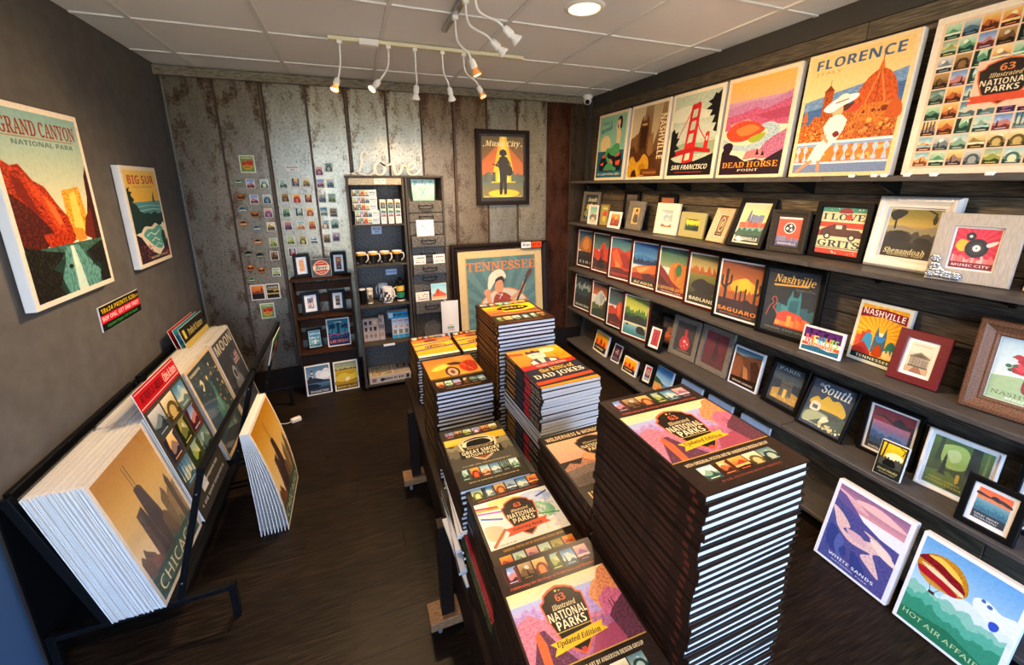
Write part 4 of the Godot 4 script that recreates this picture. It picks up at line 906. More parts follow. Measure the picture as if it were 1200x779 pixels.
	art("gsmyellow", 90, 140, "bg 23241e;g 8 5 84 44 f0cc2c c89a1c;q f4e8b0 30 34 60 26 90 34 80 46 30 46;l 1a1814 5 16 50 22 6;l 1a1814 3 70 6 90 12 84 26;m 4a4a40 46 6 3 5 70 8 92;q 141412 24 60 34 50 60 50 70 60 66 68 28 68;t e8d884 I 50 82 76 9 Great_Smoky;t d0c890 S 50 90 60 3 MOUNTAINS")
	art("forest", 200, 230, "bg e2ebf2;g 5 4 90 92 5a7a34 2c3c1c;q a8c86a 20 20 50 10 64 24 60 50 30 54;q cfe09a 30 26 46 20 52 34 40 44;p 24301a 64 4 78 4 82 70 62 70;p 3a4a24 16 4 22 4 22 60 14 60;p 7a8a4a 86 4 89 4 90 66 85 66;p 3a4a20 5 62 50 56 95 64 95 96 5 96;p 5a7030 5 70 40 62 60 74 40 96 5 96;q b8a040 52 64 55 60 58 64 57 76 53 76;pine 1c2814 30 70 16 40;t a8a03a S 38 82 50 4 GREAT_SMOKY;t a8a03a S 38 88 56 4 MOUNTAINS")
	art("gsmorange", 110, 120, "bg efe6d8;g 6 5 88 34 e8642c d88a5a;q 2a1c18 6 18 40 22 70 18 94 24 94 30 60 26 6 26;q 2a1c18 40 24 46 16 58 16 66 22 64 28;g 6 36 88 40 7aa8b0 2c5a70;m 4a8a98 50 6 3 4 74 6 94;m 2c6a80 58 6 4 6 80 6 94;r 16242e 6 72 88 22;t e8e4d8 S 46 80 66 6 GREAT_SMOKY;t e8e4d8 S 46 88 60 5 MOUNTAINS")
	art("orangepost", 120, 96, "bg f0e6cc;g 6 8 88 56 f0c02c e8842c;p c83a1c 8 60 14 40 22 36 26 62;p d85a24 34 62 40 34 48 26 54 36 56 64;p b8341c 64 64 70 40 78 38 84 66;q 5a1c18 46 40 52 36 56 48 50 58;r 1c2c44 6 64 88 28;w e8c860 50 78 66 12 56")
	art("tristarred", 80, 120, "bg f0ece8;r b83040 8 6 84 56;r 2c3a5c 8 62 84 10;tri3 f0ece8 2c3a5c f0ece8 50 40 28;r 7a8090 8 72 84 22;t f0ece8 S 50 84 66 6 TENNESSEE")
	art("tristarnavy", 72, 100, "bg dfe2ea;r 3c3440 9 7 82 86;tri3 d85048 2a2c3c f0ece8 50 42 26;sky 6a5a70 5 86 10 20 10 90 10")
	art("bluepost", 140, 110, "bg 5a94cc;g 0 0 100 60 4a8acc a8c8e0;p 3c5a4c 0 44 30 50 60 64 60 74 0 70;p c8a068 0 68 40 66 70 78 70 100 0 100;dots b86a34 5 50 2 72 60 26 3 d8b070")
	art("whitesands", 300, 400, "bg e8ecf4;g 5 4 90 22 8a6a90 d8a0a8;q e8c0c0 30 12 60 8 95 16 80 18 40 16;q dcb4bc 5 10 30 14 50 22 24 20;p 6a5c94 5 12 16 14 34 24 50 34 60 36 5 30;p 5a5a96 5 22 40 30 70 38 95 40 95 97 5 97;p 4a5490 5 40 30 60 20 80 60 97 5 97;q e6cbc4 5 32 20 36 34 46 26 52 40 54 64 46 50 40 70 42 90 50 70 58 76 68 84 80 70 76 56 68 66 60 40 62 20 54 12 44;q d8b4bc 30 50 44 58 60 54 48 48;q f0dcd0 60 44 80 46 95 54 95 58 74 54;q 3c4888 10 54 30 64 40 80 24 84 10 76;q 3c4888 44 70 60 76 72 90 54 94;q 5a6aa8 24 60 34 68 30 78 40 88 34 90 22 76;t eef0f8 S 50 88 62 3.6 WHITE_SANDS;t c8cce4 S 50 93 50 1.8 NATIONAL_PARK;mot 5a5a96 4c4c88 3 4 9 0.1;mot e6cbc4 d4b2ba 4 5 9 0.12;mot 4a5490 5a64a0 5 5 8 0.15")
	art("hotair", 320, 420, "bg e9f1f6;g 4 3 92 50 6ea6d8 b8dcf0;q e8f2f8 60 34 70 28 84 32 96 30 96 46 70 50;q dcecf4 40 44 60 40 80 48 96 46 96 56 40 56;m 8fc8b8 52 4 2 5 80 4 96;m 5fb49c 60 5 2 8 90 4 96;m 3f9478 70 5 2 4 97 4 96;p 2f7a5c 4 84 50 78 96 88 96 97 4 97;q c8902c 4 30 10 20 22 14 38 14 50 22 55 34 50 42 38 46 24 46 10 42;q 8a1c28 4 26 14 18 24 16 40 24 52 34 50 40 34 32 18 28;q f0c85a 12 20 22 16 32 18 42 22 48 28 38 26 26 22;q a82030 6 34 20 34 38 38 48 42 42 45 26 42 10 40;q e8d8b0 8 30 22 30 40 34 52 37 50 40 36 37 18 34;q c89c48 12 41 26 44 38 45 30 47 18 46;l 3a3a3a 0.5 22 46 24 52;l 3a3a3a 0.5 32 47 28 52;r 3a2c24 23 52 6 3;q 3a5ac0 78 44 82 42 86 44 85 49 81 51 78 48;e 4a6a9a 68 30 2 1.6;e 4a6a9a 74 32 2.4 1.8;u c8e0a8 s 46 88 76 5 3 HOT_AIR_AFFAIR;mot c8902c a87420 3 10 4 0.15;mot 8a1c28 70141f 4 10 4 0.1")
	art("canvastop", 100, 20, "bg dfe8f4;r 24405e 4 24 92 76")
	# --- books
	ink_shade = 0.03
	var np := "bg 2c221c;minis 700 6 1 7 4 86 13 1.4;u d8583c I 50 20.5 84 2.6 0 Celebrating_the_Heritage_of_Wilderness_and_Wonder;g 2 24 96 10 f4d896 e8d4b4;g 2 33 96 12 a9b4d8 c8a4c4;m b79ac4 40 5 3 4 74 2 98;p cc8290 2 44 14 40 24 46 40 50 98 56 98 74 2 74;p e89a5c 70 42 78 34 84 32 90 26 98 24 98 60 76 56;p d8748a 76 46 88 40 98 44 98 62 74 60;p b5708c 40 52 70 56 98 60 98 74 30 74;p a04a5c 60 64 98 60 98 74 50 74;p 5c3444 2 74 12 58 16 52 22 52 28 62 38 74;p d8643c 13 54 17 51 20 60 18 74 12 74;p 6a3c48 78 58 84 54 98 48 98 74 82 74;l 241418 0.8 84 54 84 49;l 241418 0.8 87 53 87 48;r c89a3c 2 74 96 0.7;"
	var emblem := "shield 241c18 d8643c 46 50 40 44;t e0683c S 46 36 9 5 63;dots e8c860 2 3 42 31 8 1 1;t f0d8a0 I 46 41.5 22 3.4 Illustrated;t f6e6b8 S 46 47 34 5.4 NATIONAL;t f6e6b8 S 46 53 26 5.4 PARKS;r e8c860 30 56.6 32 0.4;"
	art("np_cover", 448, 576, np + emblem + "p e8b82c 22 61 70 58 68 61.5 72 64 22 68 26 64;t 241c18 I 46 63 38 4 Updated_Edition;r c04a38 44 68.5 4 2.8;t f0dca8 S 50 78.5 82 2.3 WITH_ORIGINAL_POSTER_ART_BY_ANDERSON_DESIGN_GROUP;minis 720 5 1 14 82 72 10 1;t b05040 s 50 95 56 1.6 BY_JOEL_ANDERSON_&_NATHAN_ANDERSON;mot cc8290 b86c80 3 4 9 0.1;mot e89a5c d07c58 4 5 8 0.05;mot b5708c a05c7c 5 4 9 0.1;mot d8748a bc6078 6 5 8 0.08;mot 5c3444 744458 7 6 9 0.15;mot 6a3c48 503038 8 6 9 0.1;mot b79ac4 a488b8 4 3 8 0.12")
	art("np_spine", 320, 22, "bg 241812;t 5a3a28 S 34 50 46 34 63_ILLUSTRATED_NATIONAL_PARKS;r 4a2c22 66 34 16 30;r 5a2c22 90 24 4 50")
	art("coloring", 400, 500, "bg 2c221c;minis 740 6 1 6 3 88 13 1.6;t d8583c I 50 19 80 2.4 Celebrating_the_Heritage_of_Wilderness_and_Wonder;r f2eee2 3 22 94 52;q f0d890 20 24 40 22 60 26 50 32 24 32;q b8c8e0 60 26 80 24 96 32 90 40 70 38;q 8ac090 66 40 84 40 92 52 78 58;q f0c8a0 6 50 24 54 20 66 6 64;dots c8d0d8 5 40 50 26 44 44 2 e8e4d8;l d03a3a 3 3 28 28 31;l e8b030 2.4 3 31 30 33;l b070c0 2.6 3 34 34 38;l 4a7ac0 2.6 5 40 28 46;l b86a40 3.4 8 72 26 58;l 5a9a50 2 70 52 94 56;l 304a90 2 78 32 94 28;shield 241c18 e0683c 52 48 42 44;t e0683c S 52 35 9 5 63;t f0d8a0 I 52 40.5 22 3.2 Illustrated;t f6e6b8 S 52 46 34 5.2 NATIONAL;t f6e6b8 S 52 52 26 5.2 PARKS;p e0582c 26 58 78 56 75 60 80 63 26 66 30 62;t 241c18 I 52 61 36 3.8 Coloring_Book;w 6a645c 20 72 26 1.2 22;t d8a03c S 50 77.5 70 2.3 ORIGINAL_POSTER_ART_BY_ANDERSON_DESIGN_GROUP;minis 760 6 1 8 82 84 12 1.6")
	art("smoky", 320, 400, "bg 2e2a22;minis 780 6 1 8 4 84 11 1.6;r d8a82c 2 19 96 12;p e8c050 2 19 60 19 30 26 2 30;m 8a8060 34 5 2 4 62 2 98;m 6a6450 42 5 2 6 66 2 98;m 4a463c 52 4 3 7 74 2 98;shield 1a1c18 c8b48a 50 42 60 44;shield 26241e e8dcb4 50 42 56 40;q e8dcb4 28 30 50 26 72 30 70 38 30 38;q 12100e 32 36 36 29 50 27 62 28 70 33 66 38 36 38;t e8c878 I 50 41 40 3 Illustrated_Guide_to;r 1c1a16 18 43.5 64 13;t f0e4b8 S 50 47.5 58 6 GREAT_SMOKY;t f0e4b8 S 50 53.5 50 4 MOUNTAINS;p 8a4a24 38 57 62 57 50 62;w c8b88a 50 68.5 70 1.8 23;minis 790 6 1 8 73 84 15 1.6;w c8b07a 50 93 70 1.8 71")
	art("dadjokes", 320, 440, "bg f09a24;g 0 0 100 46 f4a828 f08c1c;p d8442c 0 6 26 10 24 16 0 13;e f4e4b8 70 11 17 6;w 8a5a34 70 11 26 2.6 8;dots e06a20 4 8 76 22 22 14 3;p 4a3444 30 12 34 6 40 10 46 5 52 10 58 7 58 16 32 16;q f0e0c0 32 16 58 16 60 26 52 32 38 32 32 26;p 4a4454 20 46 26 34 38 30 54 30 72 34 80 46;p e8dcc0 40 31 52 31 48 46 42 46;p f4ecd8 24 38 32 34 36 46 24 46;p f4ecd8 60 34 70 38 70 46 58 46;l 4a4454 2 36 20 44 20;l 4a4454 2 48 20 56 20;p 2c2f3c 0 56 100 48 100 94 0 96;p d8342c 0 46 100 41 100 50 0 57;u f4e8d0 S 54 49 56 3.4 -4 GUIDE_TO_BEING;u f0c848 F 54 61 62 9 -3 the_KING_of;u f6ecd0 F 50 75 88 12 -3 DAD_JOKES;p e0502c 0 86 100 82 100 88 0 93")
	art("wilderness", 320, 410, "bg 2a221c;t f0d8a0 S 50 7 86 5.4 WILDERNESS_&_WONDER;g 3 13 94 30 e8b890 d8a088;p b8846a 3 52 14 46 26 50 40 38 52 32 64 42 78 38 97 48 97 66 3 66;p e8a070 34 44 46 34 54 36 60 46 46 50;p f0c8a0 46 36 52 32 56 38 50 42;p 7a6a64 3 56 40 52 70 54 97 56 97 76 3 76;p 5a4e48 3 66 50 60 97 66 97 76 3 76;shield 241c18 8a6a50 62 30 46 32;t c8b890 I 62 24 26 3 Illustrated;t f6e6b8 S 62 29.5 36 4.6 NATIONAL;t f6e6b8 S 62 35 24 4.6 PARKS;w c8a878 50 80 60 2 36;minis 820 3 1 8 84 84 13 2;mot b8846a 8c6250 3 6 7 0.05;mot e8a070 d08458 4 6 6 0.1;mot 7a6a64 645650 5 5 9 0.08;mot 5a4e48 6c5e56 6 5 9 0.1")
	art("carbook", 320, 400, "bg 2a1c14;g 2 3 96 62 c8742c e8a848;q e8982c 4 40 14 26 34 18 56 18 66 30 60 48 30 58 6 60;q f4c04a 10 36 30 24 46 24 40 34 20 42;p 3a2c28 40 22 60 20 72 26 66 32 50 30;e 4a3024 46 50 13 16;e c8a080 46 51 9 12;e 6a4a38 46 51 4 6;q c83a24 66 30 84 22 96 30 92 54 74 58 64 46;l e88a5a 2 70 30 84 52;l 8a2a1c 2 80 24 74 56;q d8904a 60 8 84 6 96 14 76 20;g 2 62 96 6 8a6a3a 5a3c20;r 241810 2 67 96 31;minis 840 6 1 7 74 86 15 2;w c88a4a 50 94 60 2 9;mot e8982c d07c20 3 5 5 0.1;mot c83a24 a02c1c 4 7 7 0.05;mot f4c04a ffd878 5 6 6 0.15")
	art("yellowbook", 320, 400, "bg 34221a;minis 860 6 1 6 3 88 12 1.8;g 2 18 96 18 e8642c f08a34;q 6a3424 30 26 44 20 60 22 66 30 50 36 36 34;g 2 34 96 58 f4b820 f0a018;p 6a5a7a 2 42 98 34 98 40 2 48;p 6a5a7a 2 64 98 56 98 63 2 71;e 4a2a18 52 56 26 9;e f4c840 52 56 23 7;e 4a2a18 52 56 21 6;w f4c840 52 56 30 5 56;r f0e8dc 2 90 96 8")
	art("backbook", 320, 400, "bg 382418;minis 880 6 1 6 4 88 13 2;p f0c828 4 22 96 18 96 52 4 50;p e8a028 4 30 40 22 30 46 4 50;p d87838 4 40 30 38 34 50 4 52;e 2c1c12 56 35 30 10;p 2c1c12 28 35 40 24 72 24 84 36 70 46 38 46;w f4d050 56 35 40 7 42;p a86a4a 4 52 96 54 96 64 4 62;p 7a4a34 60 54 96 44 96 60;minis 895 6 1 6 70 88 16 2;w c88a5a 50 94 60 2 64")
	art("red_spine", 320, 24, "bg a81c28;w f0d8d0 50 50 84 60 3")
	art("green_spine", 320, 32, "bg 14241a;dots 2f6a3c 5 40 4 10 92 60 2 1c4a28;w c8b050 56 60 70 34 64")
	art("dad_spine", 320, 12, "bg 26262e;r c83038 58 0 14 100;r e0a038 6 30 26 40;r 4a4a52 36 30 16 40;w e8d8b0 84 50 20 60 35")
	art("car_spine", 320, 22, "bg 3a2414;w e0a048 44 50 60 40 36")
	art("back_spine", 320, 22, "bg 4a3018;w d89a48 50 50 66 40 36;r c88a3c 90 20 5 60")
# ---------------------------------------------------------------- the room
func shell():
	var fl := struct("floor", "dark brown wood plank floor")
	put(fl, "subfloor", box_mesh(Vector3(-0.12, -0.14, -0.12), Vector3(W + 0.12, -0.012, D + 0.12), 0.0), M.black)
	var cache := {}
	var pw := 0.15
	var row := 0
	var z := 0.0
	while z < D - 0.01:
		var x := -1.2 + fmod(row * 0.47, 1.2)
		while x < W:
			var a: float = max(x, 0.0)
			var b: float = min(x + 1.2, W)
			if b - a > 0.02:
				var key := "%.3f" % (b - a)
				if not cache.has(key): cache[key] = box_mesh(Vector3(0, -0.012, 0), Vector3(b - a - 0.0004, 0, min(pw, D - z) - 0.0004), 0.0004)
				put(fl, "plank", cache[key], M["floor%d" % rng.randi_range(0, 4)], Vector3(a, 0, z))
			x += 1.2
		z += pw
		row += 1
	var ce := struct("ceiling", "grey acoustic tile ceiling in a metal grid")
	put(ce, "deck", box_mesh(Vector3(-0.12, H + 0.03, -0.12), Vector3(W + 0.12, H + 0.15, D + 0.12), 0.0), M.black)
	var xs := [0.0]
	for k in 6: xs.append(0.243 + 0.6096 * k)
	xs.append(W)
	var zs := [0.0, 0.373]
	while zs[-1] + 0.61 < D: zs.append(zs[-1] + 0.61)
	zs.append(D)
	for i in xs.size() - 1:
		for j in zs.size() - 1:
			put(ce, "ceiling_tile", box_mesh(Vector3(xs[i] + 0.004, H - 0.001, zs[j] + 0.004), Vector3(xs[i + 1] - 0.004, H + 0.018, zs[j + 1] - 0.004), 0.003), M.tile)
	for i in range(1, xs.size() - 1):
		put(ce, "grid_bar", box_mesh(Vector3(xs[i] - 0.012, H - 0.009, 0), Vector3(xs[i] + 0.012, H - 0.0005, D), 0.001), M.tbar)
	for j in range(1, zs.size() - 1):
		for i in xs.size() - 1:
			put(ce, "grid_bar", box_mesh(Vector3(xs[i] + 0.012, H - 0.009, zs[j] - 0.012), Vector3(xs[i + 1] - 0.012, H - 0.0005, zs[j] + 0.012), 0.001), M.tbar)
	var wl := struct("wall_left", "plain dark grey painted wall")
	put(wl, "wall_panel", box_mesh(Vector3(-0.12, 0, -0.12), Vector3(0, H + 0.03, D + 0.12), 0.0), M.wall)
	var wb := struct("wall_back", "back wall of rusted galvanised metal panels")
	put(wb, "wall_panel", box_mesh(Vector3(0, 0, -0.12), Vector3(W, H + 0.03, -0.012), 0.0), M.wall_dark)
	var seams := [0.03, 0.33, 0.637, 0.945, 1.24, 1.555, 1.845, 2.135, 2.447, 2.75, 3.05, 3.33, 3.548]
	var kind := [0, 0, 1, 2, 2, 2, 3, 3, 1, 2, 4, 5]
	for i in seams.size() - 1:
		put(wb, "metal_panel", box_mesh(Vector3(seams[i] + 0.001, 0.0, -0.012), Vector3(seams[i + 1] - 0.001, H - 0.005, -0.002), 0.001), M["tin%d" % kind[i]])
	for i in seams.size():
		var wide := 0.016 if i in [2, 4, 7] else 0.009
		var rb := new_st()
		var x0: float = clamp(seams[i] - wide, 0.003, W)
		var x1: float = clamp(seams[i] + wide, 0.0, W - 0.002)
		prism(rb, PackedVector2Array([Vector2(x0, -0.003), Vector2(x1, -0.003), Vector2(lerp(x0, x1, 0.78), 0.014), Vector2(lerp(x0, x1, 0.22), 0.014)]), 0, H - 0.005, Transform3D(Basis(Vector3(1, 0, 0), Vector3(0, 0, 1), Vector3(0, 1, 0)), Vector3.ZERO))
		put(wb, "seam_rib", rb, M.brightseam if i in [0, 10] else M.tinseam)
	var rr := RandomNumberGenerator.new()
	rr.seed = 4
	for i in 26:
		var nl := new_st()
		lathe(nl, [Vector2(0.005, 0), Vector2(0.005, 0.001), Vector2(0.002, 0.003), Vector2(0.0, 0.003)], 8, Transform3D(Basis(Vector3(1, 0, 0), Vector3(0, 0, 1), Vector3(0, -1, 0)), Vector3.ZERO))
		put(wb, "nail_head", nl, M.brightseam, Vector3(seams[i % 12] + 0.05 + rr.randf() * 0.16, 0.4 + rr.randf() * 2.0, -0.0021))
	var t1 := struct("trim_1", "weathered timber rail under the ceiling")
	put(t1, "rail", box_mesh(Vector3(0.001, 2.527, 0.015), Vector3(W - 0.05, H - 0.01, 0.05), 0.003), M.beam)
	var bb := struct("baseboard_back", "dark brown baseboard under the metal panels")
	put(bb, "board", box_mesh(Vector3(0.001, 0.0, 0.015), Vector3(W - 0.05, 0.19, 0.032), 0.003), M.baseboard)
	put(bb, "cap", box_mesh(Vector3(0.001, 0.19, 0.015), Vector3(W - 0.05, 0.205, 0.038), 0.003), M.baseboard)
	var bl := struct("baseboard_left", "dark baseboard along the grey wall")
	put(bl, "board", box_mesh(Vector3(0.0, 0.0, 0.04), Vector3(0.012, 0.1, 2.15), 0.002), M.baseboard)
	var wr := struct("wall_right", "slatted wall of brown grey wood-grain boards")
	put(wr, "wall_panel", box_mesh(Vector3(W, 0, -0.12), Vector3(W + 0.12, H + 0.03, D + 0.12), 0.0), M.wall_dark)
	var y := 0.01
	var k := 0
	while y < 2.48:
		var zz: float = 0.062 + (k % 3) * -0.8
		while zz < D:
			var a2: float = max(zz, 0.062)
			var b2: float = min(zz + 2.4, D - 0.002)
			if b2 - a2 > 0.05:
				put(wr, "slat_board", box_mesh(Vector3(-0.014, 0, 0), Vector3(-0.0005, min(0.094, 2.487 - y), b2 - a2 - 0.002), 0.002), M["plank%d" % rng.randi_range(0, 3)], Vector3(W, y, a2))
			zz += 2.4
		y += 0.1
		k += 1
	var t2 := struct("trim_2", "dark grey painted strip between ceiling and slats")
	put(t2, "strip", box_mesh(Vector3(W - 0.012, 2.49, 0.06), Vector3(W - 0.0005, H - 0.002, D), 0.001), M.wall_dark)
	var t3 := struct("trim_3", "dark grey corner post")
	put(t3, "post", box_mesh(Vector3(W - 0.05, 0, 0.001), Vector3(W - 0.0005, H - 0.002, 0.06), 0.002), M.wall_dark)
	# shop front: piers, sill and head around one wide window
	var wf := struct("wall_front", "shop front wall around the display window")
	for b in [[Vector3(0, 0, D), Vector3(0.15, H + 0.03, D + 0.12)], [Vector3(3.4, 0, D), Vector3(W, H + 0.03, D + 0.12)], [Vector3(0.15, 2.45, D), Vector3(3.4, H + 0.03, D + 0.12)], [Vector3(0.15, 0, D), Vector3(3.4, 0.15, D + 0.12)]]:
		put(wf, "wall_panel", box_mesh(b[0], b[1], 0.0), M.wall)
	var wn := struct("window_1", "wide shop window")
	for i in 4: put(wn, "mullion", box_mesh(Vector3(0.15 + i * 1.068, 0.15, D + 0.03), Vector3(0.196 + i * 1.068, 2.45, D + 0.09), 0.002), M.blackmetal)
	for yy in [0.15, 2.405]: put(wn, "transom", box_mesh(Vector3(0.196, yy, D + 0.03), Vector3(3.354, yy + 0.045, D + 0.09), 0.002), M.blackmetal)
	for i in 3: put(wn, "pane", box_mesh(Vector3(0.198 + i * 1.068, 0.197, D + 0.055), Vector3(1.216 + i * 1.068, 2.403, D + 0.061), 0.0), M.glass)
	var dr := struct("door_1", "assumed blue grey door in the left wall")  # assumed door, built where the wall only shows a blue edge
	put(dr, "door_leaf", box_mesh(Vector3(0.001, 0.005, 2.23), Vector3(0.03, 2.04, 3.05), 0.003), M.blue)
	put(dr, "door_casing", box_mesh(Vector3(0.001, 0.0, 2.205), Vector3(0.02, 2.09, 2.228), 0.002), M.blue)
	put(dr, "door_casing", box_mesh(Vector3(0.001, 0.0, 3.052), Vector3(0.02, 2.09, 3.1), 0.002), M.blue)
	var hd := new_st()
	tube(hd, [Vector3(0.03, 1.0, 2.98), Vector3(0.075, 1.0, 2.98), Vector3(0.08, 1.0, 2.97), Vector3(0.08, 1.0, 2.87)], 0.009)
	put(dr, "door_handle", hd, M.chrome)

# ---------------------------------------------------------------- lamps
func lamp_light(parent, at: Vector3, dir: Vector3, energy: float, angle: float, size := 0.03):
	var l := SpotLight3D.new()
	l.name = "bulb_light"
	l.light_color = WARM
	l.light_energy = energy
	l.spot_angle = angle
	l.spot_range = 12.0
	l.spot_attenuation = 2.0
	l.light_size = size
	l.shadow_enabled = true
	parent.add_child(l, true)
	l.position = at
	var up := Vector3(0, 0, 1) if abs(dir.normalized().y) > 0.9 else Vector3.UP
	l.transform = Transform3D(Basis.looking_at(dir.normalized(), up), at)

func head(t, from: Vector3, to: Vector3, dir: Vector3, energy: float, amber := false):
	var ad := new_st()
	bx(ad, from + Vector3(-0.014, -0.004, -0.014), from + Vector3(0.014, 0.022, 0.014), 0.003)
	put(t, "adapter", ad, M.cord)
	var d := dir.normalized()
	var s := to - d * 0.075
	var mid1 := from.lerp(s, 0.35) + Vector3(0, -0.03, 0)
	mid1.x = lerp(from.x, s.x, 0.12)
	mid1.z = lerp(from.z, s.z, 0.12)
	var cd := new_st()
	tube(cd, curve([from + Vector3(0, 0.0, 0), mid1, s - d * 0.035, s], 7), 0.0055, 8)
	put(t, "gooseneck", cd, M.cord)
	var so := new_st()
	lathe(so, [Vector2(0.0, -0.005), Vector2(0.012, -0.004), Vector2(0.017, 0.006), Vector2(0.018, 0.036), Vector2(0.015, 0.041), Vector2(0.0, 0.041)], 18, aimed(s, d))
	put(t, "socket", so, M.cord)
	var rf := new_st()
	lathe(rf, [Vector2(0.012, 0.041), Vector2(0.015, 0.05), Vector2(0.023, 0.066), Vector2(0.0255, 0.072), Vector2(0.0255, 0.076), Vector2(0.0225, 0.076), Vector2(0.021, 0.070)], 20, aimed(s, d))
	put(t, "reflector", rf, M.amber if amber else M.porcelain)
	var lens := new_st()
	lathe(lens, [Vector2(0.0215, 0.0725), Vector2(0.012, 0.0745), Vector2(0.0, 0.075)], 20, aimed(s, d))
	put(t, "lens", lens, M.lamp)
	lamp_light(t, s + d * 0.082, d, energy, 62.0, 0.02)

func ceiling_lights():
	var zt := 1.07
	var t = thing("track_light", "cream ceiling track with five white gooseneck spot heads", "track light", Vector3(1.77, H, zt))
	put(t, "track", box_mesh(Vector3(-0.6, -0.03, -0.017), Vector3(0.6, -0.0092, 0.017), 0.003), M.trackcream)
	put(t, "feed_box", box_mesh(Vector3(-0.435, -0.045, -0.028), Vector3(-0.325, -0.0095, 0.028), 0.004), M.cord)
	for h in [[-0.54, Vector3(-0.591, -0.30, 0.03), Vector3(-0.3, -0.85, 0.35), true], [-0.27, Vector3(-0.385, -0.285, 0.04), Vector3(-0.6, -0.7, 0.35), false], [-0.114, Vector3(-0.125, -0.315, 0.0), Vector3(-0.05, -0.9, -0.4), false], [0.054, Vector3(0.108, -0.306, -0.01), Vector3(0.3, -0.85, -0.4), false], [0.19, Vector3(0.32, -0.275, -0.01), Vector3(0.55, -0.72, -0.35), true]]:
		head(t, Vector3(h[0], -0.045, 0), h[1], h[2], 1.9, h[3])
	var t2 = thing("track_light", "short ceiling track with three gooseneck heads aimed at the display wall", "track light", Vector3(1.768, H, 1.9))
	put(t2, "track", box_mesh(Vector3(-0.015, -0.032, -0.5), Vector3(0.015, -0.0092, 0.55), 0.003), M.chrome)
	for h in [[-0.25, Vector3(0.09, -0.305, -0.19), Vector3(0.35, -0.85, 0.1), true], [-0.05, Vector3(0.165, -0.25, 0.0), Vector3(0.75, -0.6, 0.05), false], [0.1, Vector3(0.17, -0.245, 0.16), Vector3(0.75, -0.6, 0.1), false]]:
		head(t2, Vector3(0, -0.047, h[0]), h[1], h[2], 1.7, h[3])
	var n := 0
	for p in [[2.356, 1.884], [2.36, 3.72], [0.96, 3.72]]:
		var lab: String = ["round recessed ceiling lamp glowing warm white above the book cart", "round recessed ceiling lamp behind the camera on the display wall side", "round recessed ceiling lamp behind the camera near the grey wall"][n]
		var c = thing("recessed_lamp", lab, "ceiling lamp", Vector3(p[0], H, p[1]))
		var rg := new_st()
		lathe(rg, [Vector2(0.075, -0.004), Vector2(0.078, -0.012), Vector2(0.096, -0.006), Vector2(0.099, -0.0012)], 32)
		put(c, "trim_ring", rg, M.white)
		var ln := new_st()
		lathe(ln, [Vector2(0.0, -0.006), Vector2(0.076, -0.005)], 32)
		put(c, "lens", ln, M.lamp)
		lamp_light(c, Vector3(0, -0.02, 0), Vector3.DOWN, 2.6, 78.0, 0.07)
		n += 1

# ---------------------------------------------------------------- display shelves on the right wall
const SHELF_Y := {1: 1.79, 2: 1.38, 3: 0.905, 4: 0.475, 5: 0.10}

func shelves():
	var zz := [0.064, 1.26, 2.52, 3.78]
	var lvl := ["top", "second", "third", "fourth", "lowest"]
	var where := ["at the metal wall end", "in the middle of the wall", "at the near end"]
	for r in 5:
		for i in 3:
			var y: float = SHELF_Y[r + 1]
			var t = thing("display_shelf", "dark grey laminate %s display shelf %s" % [lvl[r], where[i]], "shelf", Vector3(3.3, y, zz[i]))
			var l: float = zz[i + 1] - zz[i]
			put(t, "board", box_mesh(Vector3(0, -0.024, 0.001), Vector3(0.235, 0, l - 0.001), 0.003), M.shelf)
			if r < 4:
				for k in 3:
					var b := new_st()
					var bx0 := 0.05 if r == 0 else 0.18
					var bz: float = l * (0.15 + 0.35 * k)
					prism(b, PackedVector2Array([Vector2(bx0, -0.0245), Vector2(0.235, -0.0245), Vector2(0.235, -0.085), Vector2(0.215, -0.085), Vector2(bx0 + 0.02, -0.036), Vector2(bx0, -0.034)]), bz - 0.008, bz + 0.008)
					put(t, "bracket", b, M.blackmetal)
			if r == 0:
				for cz in [2.643, 2.729, 2.766, 2.844, 2.927, 3.079]:
					if cz > zz[i] and cz < zz[i + 1]: put(t, "label_clip", box_mesh(Vector3(-0.004, -0.006, cz - zz[i] - 0.012), Vector3(0.012, 0.008, cz - zz[i] + 0.012), 0.002), M.tagwhite)
			if r == 4:
				put(t, "kick_panel", box_mesh(Vector3(0.03, -y, 0.001), Vector3(0.05, -0.0245, l - 0.001), 0.002), M.black)

